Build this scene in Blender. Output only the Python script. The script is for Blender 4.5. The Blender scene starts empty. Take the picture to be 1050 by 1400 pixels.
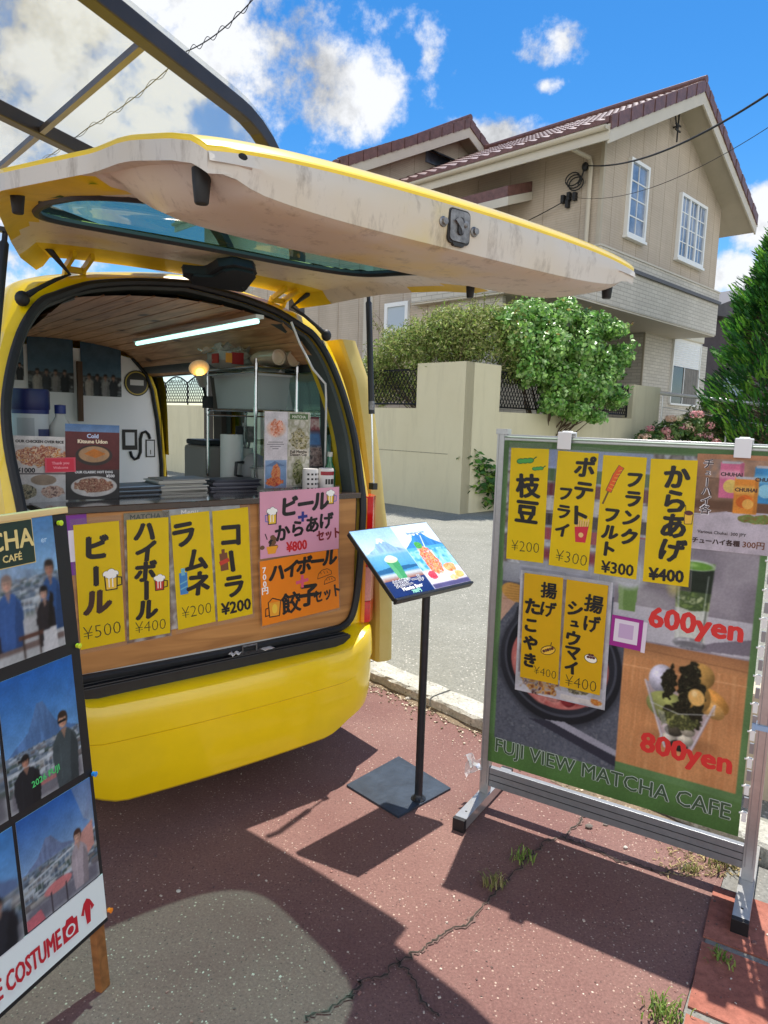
import bpy, math, random
import numpy as np
from mathutils import Vector, Matrix
random.seed(7); rng = np.random.default_rng(7)
C = bpy.context.scene.collection
SC = bpy.context.scene
R = math.radians

# ------------------------------------------------------------------ camera
FPX = 950.0
PITCH, ROLL = R(7.5), R(1.77)
CAMP = np.array([0.0, 0.0, 1.5])
FW = np.array([0, math.cos(PITCH), -math.sin(PITCH)])
_u0 = np.array([0, math.sin(PITCH), math.cos(PITCH)]); _r0 = np.array([1.0, 0, 0])
RT = math.cos(ROLL) * _r0 + math.sin(ROLL) * _u0
UP = -math.sin(ROLL) * _r0 + math.cos(ROLL) * _u0
cd = bpy.data.cameras.new('camera'); cam = bpy.data.objects.new('camera', cd); C.objects.link(cam)
cd.sensor_fit = 'HORIZONTAL'; cd.sensor_width = 36; cd.lens = FPX / 1050 * 36
cd.clip_end = 2000; cd.clip_start = 0.05
cam.matrix_world = Matrix(((RT[0], UP[0], -FW[0], 0), (RT[1], UP[1], -FW[1], 0), (RT[2], UP[2], -FW[2], 1.5), (0, 0, 0, 1)))
SC.camera = cam

# ------------------------------------------------------------------ light
SUN_EL, SUN_AZ = R(70), R(20)          # azimuth from +Y towards +X
SUN_DIR = Vector((math.sin(SUN_AZ) * math.cos(SUN_EL), math.cos(SUN_AZ) * math.cos(SUN_EL), math.sin(SUN_EL)))
sl = bpy.data.lights.new('sun', 'SUN'); sl.energy = 3.0; sl.angle = R(0.5); sl.color = (1.0, 0.955, 0.88)
so = bpy.data.objects.new('sun', sl); C.objects.link(so); so.location = (0, 0, 30)
so.rotation_euler = SUN_DIR.to_track_quat('Z', 'Y').to_euler()
SC.view_settings.view_transform = 'Standard'; SC.view_settings.look = 'None'
SC.view_settings.gamma = 1.0; SC.view_settings.exposure = 1.14
SC.cycles.max_bounces = 10; SC.cycles.transparent_max_bounces = 16; SC.cycles.diffuse_bounces = 5
SC.cycles.use_denoising = True
SC.cycles.sample_clamp_indirect = 6.0
SC.cycles.caustics_reflective = False; SC.cycles.caustics_refractive = False

def ray(x, y):
    return FW + RT * (x - 525.0) / FPX - UP * (y - 700.0) / FPX
def onplane(x, y, p0, n):
    d = ray(x, y); p0 = np.array(p0, float); n = np.array(n, float)
    return CAMP + d * ((p0 - CAMP) @ n / (d @ n))
def atY(x, y, Y):
    d = ray(x, y); return CAMP + d * (Y / d[1])
def gz(x, y, z=0.0):
    d = ray(x, y); return CAMP + d * ((z - CAMP[2]) / d[2])

# ------------------------------------------------------------------ world: physical sky with clouds
def lin(c):
    c = np.asarray(c, float) / 255.0
    return np.where(c <= 0.04045, c / 12.92, ((c + 0.055) / 1.055) ** 2.4)
def lc(r, g, b):
    return tuple(float(v) for v in lin((r, g, b))) + (1.0,)

w = bpy.data.worlds.new('World'); SC.world = w; w.use_nodes = True
nt = w.node_tree; N = nt.nodes; L = nt.links
bg = N['Background']; bg.inputs[1].default_value = 0.15
sky = N.new('ShaderNodeTexSky'); sky.sky_type = 'NISHITA'; sky.sun_disc = False
sky.sun_elevation = SUN_EL; sky.sun_rotation = SUN_AZ
sky.altitude = 800; sky.air_density = 1.0; sky.dust_density = 0.4; sky.ozone_density = 2.2
hs = N.new('ShaderNodeHueSaturation'); hs.inputs['Saturation'].default_value = 1.4; hs.inputs['Value'].default_value = 0.53
L.new(sky.outputs[0], hs.inputs['Color'])
tc = N.new('ShaderNodeTexCoord')
def vdot(vec):
    n = N.new('ShaderNodeVectorMath'); n.operation = 'DOT_PRODUCT'; n.inputs[1].default_value = vec
    L.new(tc.outputs['Generated'], n.inputs[0]); return n.outputs['Value']
def mth(op, a, b=None, c=None):
    n = N.new('ShaderNodeMath'); n.operation = op
    for i, v in enumerate((a, b, c)):
        if v is None: continue
        if isinstance(v, (int, float)): n.inputs[i].default_value = v
        else: L.new(v, n.inputs[i])
    return n.outputs[0]
def nrm(v): v = np.array(v, float); return v / np.linalg.norm(v)
mask = None
# (pixel of the cloud in the photograph -> a direction in the world sky, half sizes in radians)
for (px, py, sx, sy, k) in ((290, 50, .20, .15, 1.0), (90, 30, .26, .22, .9), (425, 125, .085, .10, 1.0), (240, 170, .20, .12, .75), (730, 72, .055, .028, .8), (770, 58, .04, .03, .8),
                            (590, 75, .028, .045, .62), (622, 95, .02, .02, .6), (750, 116, .03, .015, .7), (680, 190, .07, .035, .95), (1045, 290, .06, .045, 1.0), (940, 500, .1, .06, .8), (985, 380, .05, .04, .8),
                            (-300, 200, .4, .3, .9), (1700, 250, .4, .2, .8)):
    c = nrm(ray(px, py)); rr = nrm(np.cross(c, (0, 0, 1))); uu = np.cross(rr, c)
    a = mth('DIVIDE', vdot(tuple(rr)), sx); b = mth('DIVIDE', vdot(tuple(uu)), sy)
    d2 = mth('ADD', mth('MULTIPLY', a, a), mth('MULTIPLY', b, b))
    front = mth('GREATER_THAN', vdot(tuple(c)), 0.0)
    m = mth('MULTIPLY', mth('MULTIPLY', mth('POWER', 2.718, mth('MULTIPLY', d2, -0.9)), k), front)
    mask = m if mask is None else mth('MAXIMUM', mask, m)
for c, sx, sy, k in (((-.3, -1, .38), 1.1, .42, 1.25), ((.9, -.7, .42), .8, .40, 1.25), ((-1, -.3, .5), .4, .3, .9), ((1, .1, .35), .3, .15, .8)):  # unseen clouds added, mostly behind the camera, as fill light
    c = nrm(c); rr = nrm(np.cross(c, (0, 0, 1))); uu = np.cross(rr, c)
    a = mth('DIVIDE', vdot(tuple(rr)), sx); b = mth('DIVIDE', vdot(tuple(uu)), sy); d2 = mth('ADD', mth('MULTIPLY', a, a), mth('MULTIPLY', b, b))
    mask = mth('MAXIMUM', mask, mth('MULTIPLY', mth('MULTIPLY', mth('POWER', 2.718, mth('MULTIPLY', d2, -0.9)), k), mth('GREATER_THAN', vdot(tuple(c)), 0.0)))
def wnoise(scale, det, rough, off=(0, 0, 0)):
    mp = N.new('ShaderNodeMapping'); mp.inputs['Location'].default_value = off
    L.new(tc.outputs['Generated'], mp.inputs[0])
    n = N.new('ShaderNodeTexNoise'); n.inputs['Scale'].default_value = scale; n.inputs['Detail'].default_value = det; n.inputs['Roughness'].default_value = rough
    L.new(mp.outputs[0], n.inputs['Vector']); return n.outputs['Fac']
n1 = wnoise(7.0, 12, .62); n2 = wnoise(7.0, 12, .62, (-.018, -.045, -.05))
dens = mth('ADD', mask, mth('MULTIPLY', mth('SUBTRACT', n1, 0.5), 3.0))
mr = N.new('ShaderNodeMapRange'); mr.interpolation_type = 'SMOOTHSTEP'; mr.inputs['From Min'].default_value = 0.46; mr.inputs['From Max'].default_value = 0.86
L.new(dens, mr.inputs['Value'])
shade = mth('ADD', 0.92, mth('MULTIPLY', mth('SUBTRACT', n1, n2), 2.3))
shade = mth('MINIMUM', mth('MAXIMUM', shade, 0.46), 1.0)
back = mth('MULTIPLY_ADD', mth('MINIMUM', mth('MAXIMUM', mth('MULTIPLY', vdot((0, -1, 0)), 1.6), 0.0), 1.0), 1.0, 1.0)  # clouds behind the camera boosted to lift fill on the shaded fronts
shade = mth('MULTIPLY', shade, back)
cc = N.new('ShaderNodeCombineColor')
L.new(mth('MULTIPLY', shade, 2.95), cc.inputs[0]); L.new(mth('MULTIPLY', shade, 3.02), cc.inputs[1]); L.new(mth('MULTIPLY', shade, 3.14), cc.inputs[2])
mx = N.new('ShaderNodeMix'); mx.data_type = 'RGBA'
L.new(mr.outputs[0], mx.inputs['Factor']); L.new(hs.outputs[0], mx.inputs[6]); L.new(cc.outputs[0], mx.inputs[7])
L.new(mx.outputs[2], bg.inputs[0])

# ------------------------------------------------------------------ materials
MATS = {}
def M(name, col, rough=0.5, metal=0.0, nscale=0, namt=0.0, bscale=0, bstr=0.0, spec=0.5, emit=None, trans=0.0, alpha=None, coat=0.0, col2=None, distort=0):
    """Principled material; optional object-space noise that varies the colour, and a noise bump."""
    if name in MATS: return MATS[name]
    m = bpy.data.materials.new(name); m.use_nodes = True; MATS[name] = m
    n = m.node_tree.nodes; l = m.node_tree.links; p = n['Principled BSDF']
    p.inputs['Base Color'].default_value = col; p.inputs['Roughness'].default_value = rough; p.inputs['Metallic'].default_value = metal
    p.inputs['Specular IOR Level'].default_value = spec
    if coat: p.inputs['Coat Weight'].default_value = coat; p.inputs['Coat Roughness'].default_value = 0.08
    if emit: p.inputs['Emission Color'].default_value = emit[0]; p.inputs['Emission Strength'].default_value = emit[1]
    if nscale or bscale:
        t = n.new('ShaderNodeTexCoord')
    if nscale:
        x = n.new('ShaderNodeTexNoise'); x.inputs['Scale'].default_value = nscale; x.inputs['Detail'].default_value = 6; x.inputs['Roughness'].default_value = .65; x.inputs['Distortion'].default_value = distort
        l.new(t.outputs['Object'], x.inputs['Vector'])
        rp = n.new('ShaderNodeValToRGB'); rp.color_ramp.elements[0].position = .3; rp.color_ramp.elements[1].position = .7
        a = tuple(c * (1 - namt) for c in col[:3]) + (1,); b = col2 if col2 else tuple(min(1, c * (1 + namt)) for c in col[:3]) + (1,)
        rp.color_ramp.elements[0].color = a if not col2 else col; rp.color_ramp.elements[1].color = b
        l.new(x.outputs['Fac'], rp.inputs[0]); l.new(rp.outputs[0], p.inputs['Base Color'])
    if bscale:
        y = n.new('ShaderNodeTexNoise'); y.inputs['Scale'].default_value = bscale; y.inputs['Detail'].default_value = 4
        l.new(t.outputs['Object'], y.inputs['Vector'])
        bp = n.new('ShaderNodeBump'); bp.inputs['Strength'].default_value = bstr; bp.inputs['Distance'].default_value = .01
        l.new(y.outputs['Fac'], bp.inputs['Height']); l.new(bp.outputs[0], p.inputs['Normal'])
    if trans:
        tr = n.new('ShaderNodeBsdfTranslucent'); tr.inputs['Color'].default_value = col
        ms = n.new('ShaderNodeMixShader'); ms.inputs[0].default_value = trans
        src = p.inputs['Base Color'].links
        if src: l.new(src[0].from_socket, tr.inputs['Color'])
        l.new(p.outputs[0], ms.inputs[1]); l.new(tr.outputs[0], ms.inputs[2]); l.new(ms.outputs[0], n['Material Output'].inputs[0])
    if alpha is not None: p.inputs['Alpha'].default_value = alpha
    return m

def glassy(name, tint, refl=0.12, rough=0.02, film=0.0, filmcol=(.8, .8, .8, 1), fres=.6):
    """Thin clear sheet: tinted straight-through transparency, a fresnel gloss and an optional whitish diffuse film."""
    m = bpy.data.materials.new(name); m.use_nodes = True; MATS[name] = m
    n = m.node_tree.nodes; l = m.node_tree.links
    for q in list(n):
        if q.type == 'BSDF_PRINCIPLED': n.remove(q)
    t = n.new('ShaderNodeBsdfTransparent'); t.inputs[0].default_value = tint
    g = n.new('ShaderNodeBsdfGlossy'); g.inputs['Roughness'].default_value = rough; g.inputs['Color'].default_value = (1, 1, 1, 1)
    f = n.new('ShaderNodeLayerWeight'); f.inputs[0].default_value = .25
    k = n.new('ShaderNodeMath'); k.operation = 'MULTIPLY_ADD'; k.inputs[1].default_value = fres; k.inputs[2].default_value = refl
    l.new(f.outputs['Fresnel'], k.inputs[0]); k.use_clamp = True
    a = n.new('ShaderNodeMixShader'); l.new(k.outputs[0], a.inputs[0]); l.new(t.outputs[0], a.inputs[1]); l.new(g.outputs[0], a.inputs[2])
    out = a.outputs[0]
    if film:
        d = n.new('ShaderNodeBsdfDiffuse'); d.inputs[0].default_value = filmcol
        b = n.new('ShaderNodeMixShader'); b.inputs[0].default_value = film; l.new(out, b.inputs[1]); l.new(d.outputs[0], b.inputs[2]); out = b.outputs[0]
    l.new(out, n['Material Output'].inputs[0])
    return m

def vcol_mat(name, rough=.4, trans=0.0, attr='Col', spec=.4, coat=0.0):
    if name in MATS: return MATS[name]
    m = bpy.data.materials.new(name); m.use_nodes = True; MATS[name] = m
    n = m.node_tree.nodes; l = m.node_tree.links; p = n['Principled BSDF']
    a = n.new('ShaderNodeAttribute'); a.attribute_name = attr
    l.new(a.outputs['Color'], p.inputs['Base Color']); p.inputs['Roughness'].default_value = rough; p.inputs['Specular IOR Level'].default_value = spec
    if coat: p.inputs['Coat Weight'].default_value = coat; p.inputs['Coat Roughness'].default_value = .12
    if trans:
        t = n.new('ShaderNodeBsdfTranslucent'); l.new(a.outputs['Color'], t.inputs[0])
        ms = n.new('ShaderNodeMixShader'); ms.inputs[0].default_value = trans
        l.new(p.outputs[0], ms.inputs[1]); l.new(t.outputs[0], ms.inputs[2]); l.new(ms.outputs[0], n['Material Output'].inputs[0])
    return m

# ------------------------------------------------------------------ mesh helper
class MB:
    def __init__(s): s.v = []; s.f = []; s.m = []; s.sm = []
    def add(s, vs, fs, m=0, smooth=False):
        o = len(s.v); s.v += [tuple(map(float, p)) for p in vs]
        for f in fs: s.f.append(tuple(i + o for i in f)); s.m.append(m); s.sm.append(smooth)
        return s
    def box(s, c, d, m=0, rot=None):
        x, y, z = (q / 2 for q in d); vs = [Vector((i * x, j * y, k * z)) for k in (-1, 1) for j in (-1, 1) for i in (-1, 1)]
        if rot is not None: vs = [rot @ q for q in vs]
        vs = [q + Vector(c) for q in vs]
        return s.add(vs, [(0, 2, 3, 1), (4, 5, 7, 6), (0, 1, 5, 4), (2, 6, 7, 3), (0, 4, 6, 2), (1, 3, 7, 5)], m)
    def bb(s, x0, x1, y0, y1, z0, z1, m=0): return s.box(((x0 + x1) / 2, (y0 + y1) / 2, (z0 + z1) / 2), (abs(x1 - x0), abs(y1 - y0), abs(z1 - z0)), m)
    def bar(s, p, q, wd, ht, m=0, up=(0, 0, 1)):
        p = Vector(p); q = Vector(q); d = q - p; ln = d.length; d.normalize(); u = Vector(up); x = d.cross(u)
        if x.length < 1e-5: x = d.cross(Vector((1, 0, 0)))
        x.normalize(); u = x.cross(d)
        return s.box((p + q) / 2, (ln, wd, ht), m, Matrix((d, -x, u)).transposed())
    def tube(s, pts, r, n=8, m=0, cap=True, smooth=True):
        pts = [Vector(p) for p in pts]; k = len(pts); rs = r if isinstance(r, (list, tuple)) else [r] * k
        vs = []; u = None
        for i, p in enumerate(pts):
            d = (pts[min(i + 1, k - 1)] - pts[max(i - 1, 0)]); d.normalize()
            if u is None:
                u = d.cross(Vector((0, 0, 1)));
                if u.length < 1e-3: u = d.cross(Vector((1, 0, 0)))
            else: u = u - d * u.dot(d)
            u.normalize(); v = d.cross(u)
            for j in range(n):
                a = 2 * math.pi * j / n; vs.append(p + (u * math.cos(a) + v * math.sin(a)) * rs[i])
        fs = [(i * n + j, i * n + (j + 1) % n, (i + 1) * n + (j + 1) % n, (i + 1) * n + j) for i in range(k - 1) for j in range(n)]
        s.add(vs, fs, m, smooth)
        if cap: s.add(vs[:n], [tuple(range(n - 1, -1, -1))], m); s.add(vs[-n:], [tuple(range(n))], m)
        return s
    def loft(s, rings, m=0, closed=True, cap=False, smooth=True):
        n = len(rings[0]); vs = [p for r_ in rings for p in r_]
        e = n if closed else n - 1
        fs = [(i * n + j, i * n + (j + 1) % n, (i + 1) * n + (j + 1) % n, (i + 1) * n + j) for i in range(len(rings) - 1) for j in range(e)]
        s.add(vs, fs, m, smooth)
        if cap: s.add(rings[0], [tuple(range(n - 1, -1, -1))], m); s.add(rings[-1], [tuple(range(n))], m)
        return s
    def lathe(s, prof, c=(0, 0, 0), n=20, m=0, mat3=None, smooth=True, cap=True):
        rings = []
        for (r, z) in prof:
            ring = [Vector((r * math.cos(2 * math.pi * j / n), r * math.sin(2 * math.pi * j / n), z)) for j in range(n)]
            if mat3 is not None: ring = [mat3 @ q for q in ring]
            rings.append([q + Vector(c) for q in ring])
        return s.loft(rings, m, True, cap, smooth)
    def prism(s, poly, h0, h1, m=0, f=None, m2=None):
        """poly in 2D, extruded along the third axis; f maps (x,y,h) to a point."""
        f = f or (lambda x, y, h: (x, y, h)); n = len(poly)
        a = [f(x, y, h0) for x, y in poly]; b = [f(x, y, h1) for x, y in poly]
        s.add(a + b, [(i, (i + 1) % n, n + (i + 1) % n, n + i) for i in range(n)], m if m2 is None else m2)
        s.add(a, [tuple(range(n - 1, -1, -1))], m); s.add(b, [tuple(range(n))], m); return s
    def grid(s, fn, us, vs_, m=0, smooth=True, skip=None):
        nu, nv = len(us), len(vs_); pts = [fn(u, v) for v in vs_ for u in us]
        fs = []
        for j in range(nv - 1):
            for i in range(nu - 1):
                if skip and skip((us[i] + us[i + 1]) / 2, (vs_[j] + vs_[j + 1]) / 2): continue
                fs.append((j * nu + i, j * nu + i + 1, (j + 1) * nu + i + 1, (j + 1) * nu + i))
        return s.add(pts, fs, m, smooth)
    def ell(s, c, r, m=0, n=12, k=7):
        prof = [(math.sin(math.pi * i / k), -math.cos(math.pi * i / k)) for i in range(k + 1)]
        prof[0] = (1e-3, -1); prof[-1] = (1e-3, 1)
        rings = [[(c[0] + a * r[0] * math.cos(2 * math.pi * j / n), c[1] + a * r[1] * math.sin(2 * math.pi * j / n), c[2] + z * r[2]) for j in range(n)] for a, z in prof]
        return s.loft(rings, m, True, True)
    def build(s, name, mats, parent=None, bevel=0.0, angle=35, solid=0.0):
        me = bpy.data.meshes.new(name); me.from_pydata(s.v, [], s.f); me.update()
        for q in (mats if isinstance(mats, (list, tuple)) else [mats]): me.materials.append(q)
        me.polygons.foreach_set('material_index', s.m); me.polygons.foreach_set('use_smooth', s.sm)
        if any(s.sm): me.set_sharp_from_angle(angle=R(angle))
        o = bpy.data.objects.new(name, me); C.objects.link(o)
        if parent is not None: o.parent = parent
        if solid:
            q = o.modifiers.new('solidify', 'SOLIDIFY'); q.thickness = abs(solid); q.offset = -1 if solid > 0 else 1
        if bevel:
            b = o.modifiers.new('bevel', 'BEVEL'); b.width = bevel; b.segments = 2; b.limit_method = 'ANGLE'; b.angle_limit = R(40)
        return o

def tag(o, label=None, cat=None, group=None, kind=None):
    if label: o['label'] = label
    if cat: o['category'] = cat
    if group: o['group'] = group
    if kind: o['kind'] = kind
    return o
def empty(name, loc, rz=0.0, label=None, cat=None, group=None):
    o = bpy.data.objects.new(name, None); C.objects.link(o); o.location = loc; o.rotation_euler = (0, 0, rz); o.empty_display_size = .1
    return tag(o, label, cat, group)
def frame_matrix(origin, xd, yd):
    xd = Vector(xd).normalized(); zd = xd.cross(Vector(yd)).normalized(); yd = zd.cross(xd)
    m = Matrix((xd, yd, zd)).transposed().to_4x4(); m.translation = Vector(origin); return m

# ------------------------------------------------------------------ text (font outlines turned into flat mesh)
_tc = bpy.data.curves.new('glyph', 'FONT'); _to = bpy.data.objects.new('glyph', _tc); C.objects.link(_to); _tc.resolution_u = 2
_cache = {}
def glyph(t, off=0.0):
    k = (t, off)
    if k not in _cache:
        _tc.body = t; _tc.offset = off; _tc.size = 1; bpy.context.view_layer.update()
        e = _to.evaluated_get(bpy.context.evaluated_depsgraph_get()); me = e.to_mesh()
        _cache[k] = (np.array([v.co[:2] for v in me.vertices] or [(0, 0)]), [tuple(p.vertices) for p in me.polygons]); e.to_mesh_clear()
    return _cache[k]
def T(mb, t, x, y, size, m=0, bold=0.0, rot=0.0, z=.0009, sx=1.0, al='c', off=0.0, shear=0.0, W=None):
    """Text centred on (x, y) (or starting there with al='l') in a sheet's own plane; bold lays shifted copies of the strokes."""
    vs, fs = glyph(t, off)
    lo, hi = vs.min(0), vs.max(0); c = (lo + hi) / 2
    if al == 'l': c = np.array([lo[0], 0.0])
    if W: sx = W / ((hi[0] - lo[0]) * size)
    p = (vs - c) * size; p[:, 0] = p[:, 0] * sx + p[:, 1] * shear
    ca, sa = math.cos(R(rot)), math.sin(R(rot)); p = np.stack([p[:, 0] * ca - p[:, 1] * sa, p[:, 0] * sa + p[:, 1] * ca], 1)
    offs = [(0, 0)]
    if bold: offs += [(bold * math.cos(a), bold * .8 * math.sin(a)) for a in np.arange(6) * math.pi / 3 + .3]
    for i, (dx, dy) in enumerate(offs):
        mb.add([(q[0] + x + dx, q[1] + y + dy, z + i * 3e-5) for q in p], fs, m)
    return mb
def VT(mb, t, x, y, step, size, m=0, bold=.004, jit=5, z=.0009, sx=1.0):
    for i, ch in enumerate(t):
        vert = ch in 'ー'
        s_ = size * (.62 if ch in 'ュッ' else 1) * random.uniform(.94, 1.05)
        T(mb, ch, x + random.uniform(-.03, .03) * size, y - i * step, s_, m, bold, (-90 if vert else 0) + random.uniform(-jit, jit), z, sx, shear=random.uniform(-.05, .12))
    return mb
class Sheet(MB):
    """marks on one sheet: writing, drawings and price are kept as three meshes"""
    def __init__(s): super().__init__(); s.draw = MB(); s.pr = MB()
def poly(mb, pts, m, z=.0008): return getattr(mb, 'draw', mb).add([(x, y, z) for x, y in pts], [tuple(range(len(pts)))], m)
def ellp(mb, cx, cy, rx, ry, m, z=.0008, rot=0, n=16):
    ca, sa = math.cos(R(rot)), math.sin(R(rot)); P = []
    for i in range(n):
        a = 2 * math.pi * i / n; x, y = rx * math.cos(a), ry * math.sin(a); P.append((cx + x * ca - y * sa, cy + x * sa + y * ca))
    return poly(mb, P, m, z)
def strokes(mb, pts, wd, m, z=.0009):
    for i in range(len(pts) - 1):
        (x0, y0), (x1, y1) = pts[i], pts[i + 1]; dx, dy = x1 - x0, y1 - y0; l = math.hypot(dx, dy) or 1e-6
        nx, ny = -dy / l * wd / 2, dx / l * wd / 2; ex, ey = dx / l * wd * .35, dy / l * wd * .35
        poly(mb, [(x0 - ex + nx, y0 - ey + ny), (x0 - ex - nx, y0 - ey - ny), (x1 + ex - nx, y1 + ey - ny), (x1 + ex + nx, y1 + ey + ny)], m, z + (i % 5) * 2e-5)
    return mb

# ------------------------------------------------------------------ printed pictures: a fine grid of coloured points
class Pic:
    def __init__(s, wd, ht, nx):
        s.w, s.h = wd, ht; s.nx = nx; s.ny = max(2, int(round(nx * ht / wd)))
        s.X, s.Y = np.meshgrid(np.linspace(0, wd, s.nx), np.linspace(0, ht, s.ny)); s.c = np.zeros((s.ny, s.nx, 3)) + 200.0; s.e = wd / (nx - 1)
    def mix(s, a, col): a = np.clip(a, 0, 1)[..., None]; s.c = s.c * (1 - a) + np.asarray(col, float) * a; return s
    def rect(s, x0, y0, x1, y1, col, soft=None):
        e = soft or s.e * .6; f = lambda t: np.clip(t / e + .5, 0, 1)
        return s.mix(f(s.X - x0) * f(x1 - s.X) * f(s.Y - y0) * f(y1 - s.Y), col)
    def grad(s, y0, c0, y1, c1, x0=None, x1=None):
        t = np.clip((s.Y - y0) / (y1 - y0), 0, 1)[..., None]; g = np.asarray(c0, float) * (1 - t) + np.asarray(c1, float) * t
        a = (s.Y >= min(y0, y1)) & (s.Y <= max(y0, y1))
        if x0 is not None: a &= (s.X >= x0) & (s.X <= x1)
        s.c = np.where(a[..., None], g, s.c); return s
    def ell(s, cx, cy, rx, ry, col, rot=0, soft=None, op=1.0):
        ca, sa = math.cos(R(rot)), math.sin(R(rot)); x, y = s.X - cx, s.Y - cy; u, v = (x * ca + y * sa) / rx, (-x * sa + y * ca) / ry
        e = (soft or s.e) / min(rx, ry); return s.mix(np.clip((1 - np.hypot(u, v)) / e + .5, 0, 1) * op, col)
    def poly(s, P, col, op=1.0):
        ins = np.zeros(s.X.shape, bool); n = len(P)
        for i in range(n):
            x0, y0 = P[i]; x1, y1 = P[(i + 1) % n]
            if y0 == y1: continue
            ins ^= ((s.Y >= min(y0, y1)) & (s.Y < max(y0, y1)) & (s.X < x0 + (s.Y - y0) * (x1 - x0) / (y1 - y0)))
        return s.mix(ins * op, col)
    def line(s, x0, y0, x1, y1, wd, col, op=1.0):
        dx, dy = x1 - x0, y1 - y0; l2 = dx * dx + dy * dy + 1e-12; t = np.clip(((s.X - x0) * dx + (s.Y - y0) * dy) / l2, 0, 1)
        d = np.hypot(s.X - x0 - t * dx, s.Y - y0 - t * dy); return s.mix(np.clip((wd / 2 - d) / s.e + .5, 0, 1) * op, col)
    def noise(s, cell, seed):
        cx, cy = cell if isinstance(cell, tuple) else (cell, cell)
        g = np.random.default_rng(seed).random((int(s.h / cy) + 3, int(s.w / cx) + 3)); x, y = s.X / cx, s.Y / cy; i, j = x.astype(int), y.astype(int); fx, fy = x - i, y - j
        fx = fx * fx * (3 - 2 * fx); fy = fy * fy * (3 - 2 * fy)
        return (g[j, i] * (1 - fx) + g[j, i + 1] * fx) * (1 - fy) + (g[j + 1, i] * (1 - fx) + g[j + 1, i + 1] * fx) * fy
    def speck(s, x0, y0, x1, y1, cols, cell, seed, thr=.0):
        a = (s.X >= x0) & (s.X <= x1) & (s.Y >= y0) & (s.Y <= y1); fc = tuple(q * .45 for q in cell) if isinstance(cell, tuple) else cell * .45; n = s.noise(cell, seed) * .6 + s.noise(fc, seed + 1) * .4
        cols = np.asarray(cols, float); k = np.clip((n - .2) / .6 * (len(cols) - 1), 0, len(cols) - 1.001); i = k.astype(int); f = (k - i)[..., None]
        g = cols[i] * (1 - f) + cols[i + 1] * f; a = a & (n > thr); s.c = np.where(a[..., None], g, s.c); return s
    def blob(s, cx, cy, rx, ry, cols, cell, seed, rough=.35):
        """an irregular heap (food): ellipse with a ragged edge filled with speckle"""
        n = s.noise(cell, seed); d = np.hypot((s.X - cx) / rx, (s.Y - cy) / ry) + (n - .5) * rough
        cols = np.asarray(cols, float); q = s.noise(cell * .7, seed + 3) * .6 + s.noise(cell * .3, seed + 4) * .4
        k = np.clip((q - .2) / .6 * (len(cols) - 1), 0, len(cols) - 1.001); i = k.astype(int); f = (k - i)[..., None]
        return s.mixarr(np.clip((1 - d) / .08, 0, 1), cols[i] * (1 - f) + cols[i + 1] * f)
    def mixarr(s, a, arr): a = a[..., None]; s.c = s.c * (1 - a) + arr * a; return s
    def ball(s, cx, cy, rx, ry, col, rot=0, seed=1, tex=.10):
        ca, sa = math.cos(R(rot)), math.sin(R(rot)); x, y = s.X - cx, s.Y - cy; u, v = (x * ca + y * sa) / rx, (-x * sa + y * ca) / ry; d = np.hypot(u, v)
        sh = .62 + .52 * np.clip(1 - np.hypot(u + .35, v - .42) / 1.5, 0, 1) + tex * (s.noise(min(rx, ry) * .35, seed) - .5)
        return s.mixarr(np.clip((1 - d) / (s.e / min(rx, ry)) + .5, 0, 1), np.clip(np.asarray(col, float) * sh[..., None], 0, 255))
    def tint(s, pts, f, seed=2, cell=.05):
        pass
    def blur(s, n=1):
        for _ in range(n):
            q = np.pad(s.c, ((1, 1), (1, 1), (0, 0)), 'edge'); s.c = (q[:-2, 1:-1] + q[2:, 1:-1] + q[1:-1, :-2] + q[1:-1, 2:] + 2 * q[1:-1, 1:-1]) / 6
        return s
    def build(s, name, mat, parent=None, z=0.0, thick=.0012, bowl=None):
        s.c = s.c * (1 + .13 * (s.noise(s.w / 9, 901) - .5) + .09 * (s.noise(s.e * 1.6, 902) - .5))[..., None]
        nx, ny = s.nx, s.ny; zz = np.zeros(s.X.shape) + z
        if bowl is not None: zz = zz + bowl(s.X, s.Y)
        v = np.stack([s.X, s.Y, zz], -1).reshape(-1, 3); n0 = len(v)
        i, j = np.meshgrid(np.arange(nx - 1), np.arange(ny - 1)); a = (j * nx + i).reshape(-1)
        q = np.stack([a, a + 1, a + nx + 1, a + nx], 1)
        col = np.concatenate([lin(np.clip(s.c, 0, 255)).reshape(-1, 3), np.ones((n0, 1))], 1)
        # back and rim so that the print has a thickness of its own
        rim = list(range(nx)) + [nx * k + nx - 1 for k in range(1, ny)] + [nx * (ny - 1) + k for k in range(nx - 2, -1, -1)] + [nx * k for k in range(ny - 2, 0, -1)]
        bv = v[rim].copy(); bv[:, 2] -= thick; nb = len(rim)
        faces = [tuple(f) for f in q.tolist()] + [(rim[k], n0 + k, n0 + (k + 1) % nb, rim[(k + 1) % nb]) for k in range(nb)] + [tuple(n0 + k for k in range(nb - 1, -1, -1))]
        me = bpy.data.meshes.new(name); me.from_pydata(np.concatenate([v, bv]).tolist(), [], faces); me.update()
        at = me.color_attributes.new('Col', 'FLOAT_COLOR', 'POINT'); at.data.foreach_set('color', np.concatenate([col, np.tile((.7, .7, .7, 1), (nb, 1))]).astype(np.float32).reshape(-1))
        me.materials.append(mat); o = bpy.data.objects.new(name, me); C.objects.link(o)
        if parent is not None: o.parent = parent
        return o
PRINT = vcol_mat('printed_paper', .38, 0.25, spec=.45)
PRINT_BANNER = vcol_mat('printed_banner', .45, 0.5)
INK = M('black_marker_ink', lc(22, 20, 18), .45)
RED_INK = M('red_ink', lc(200, 32, 36), .45)

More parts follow.
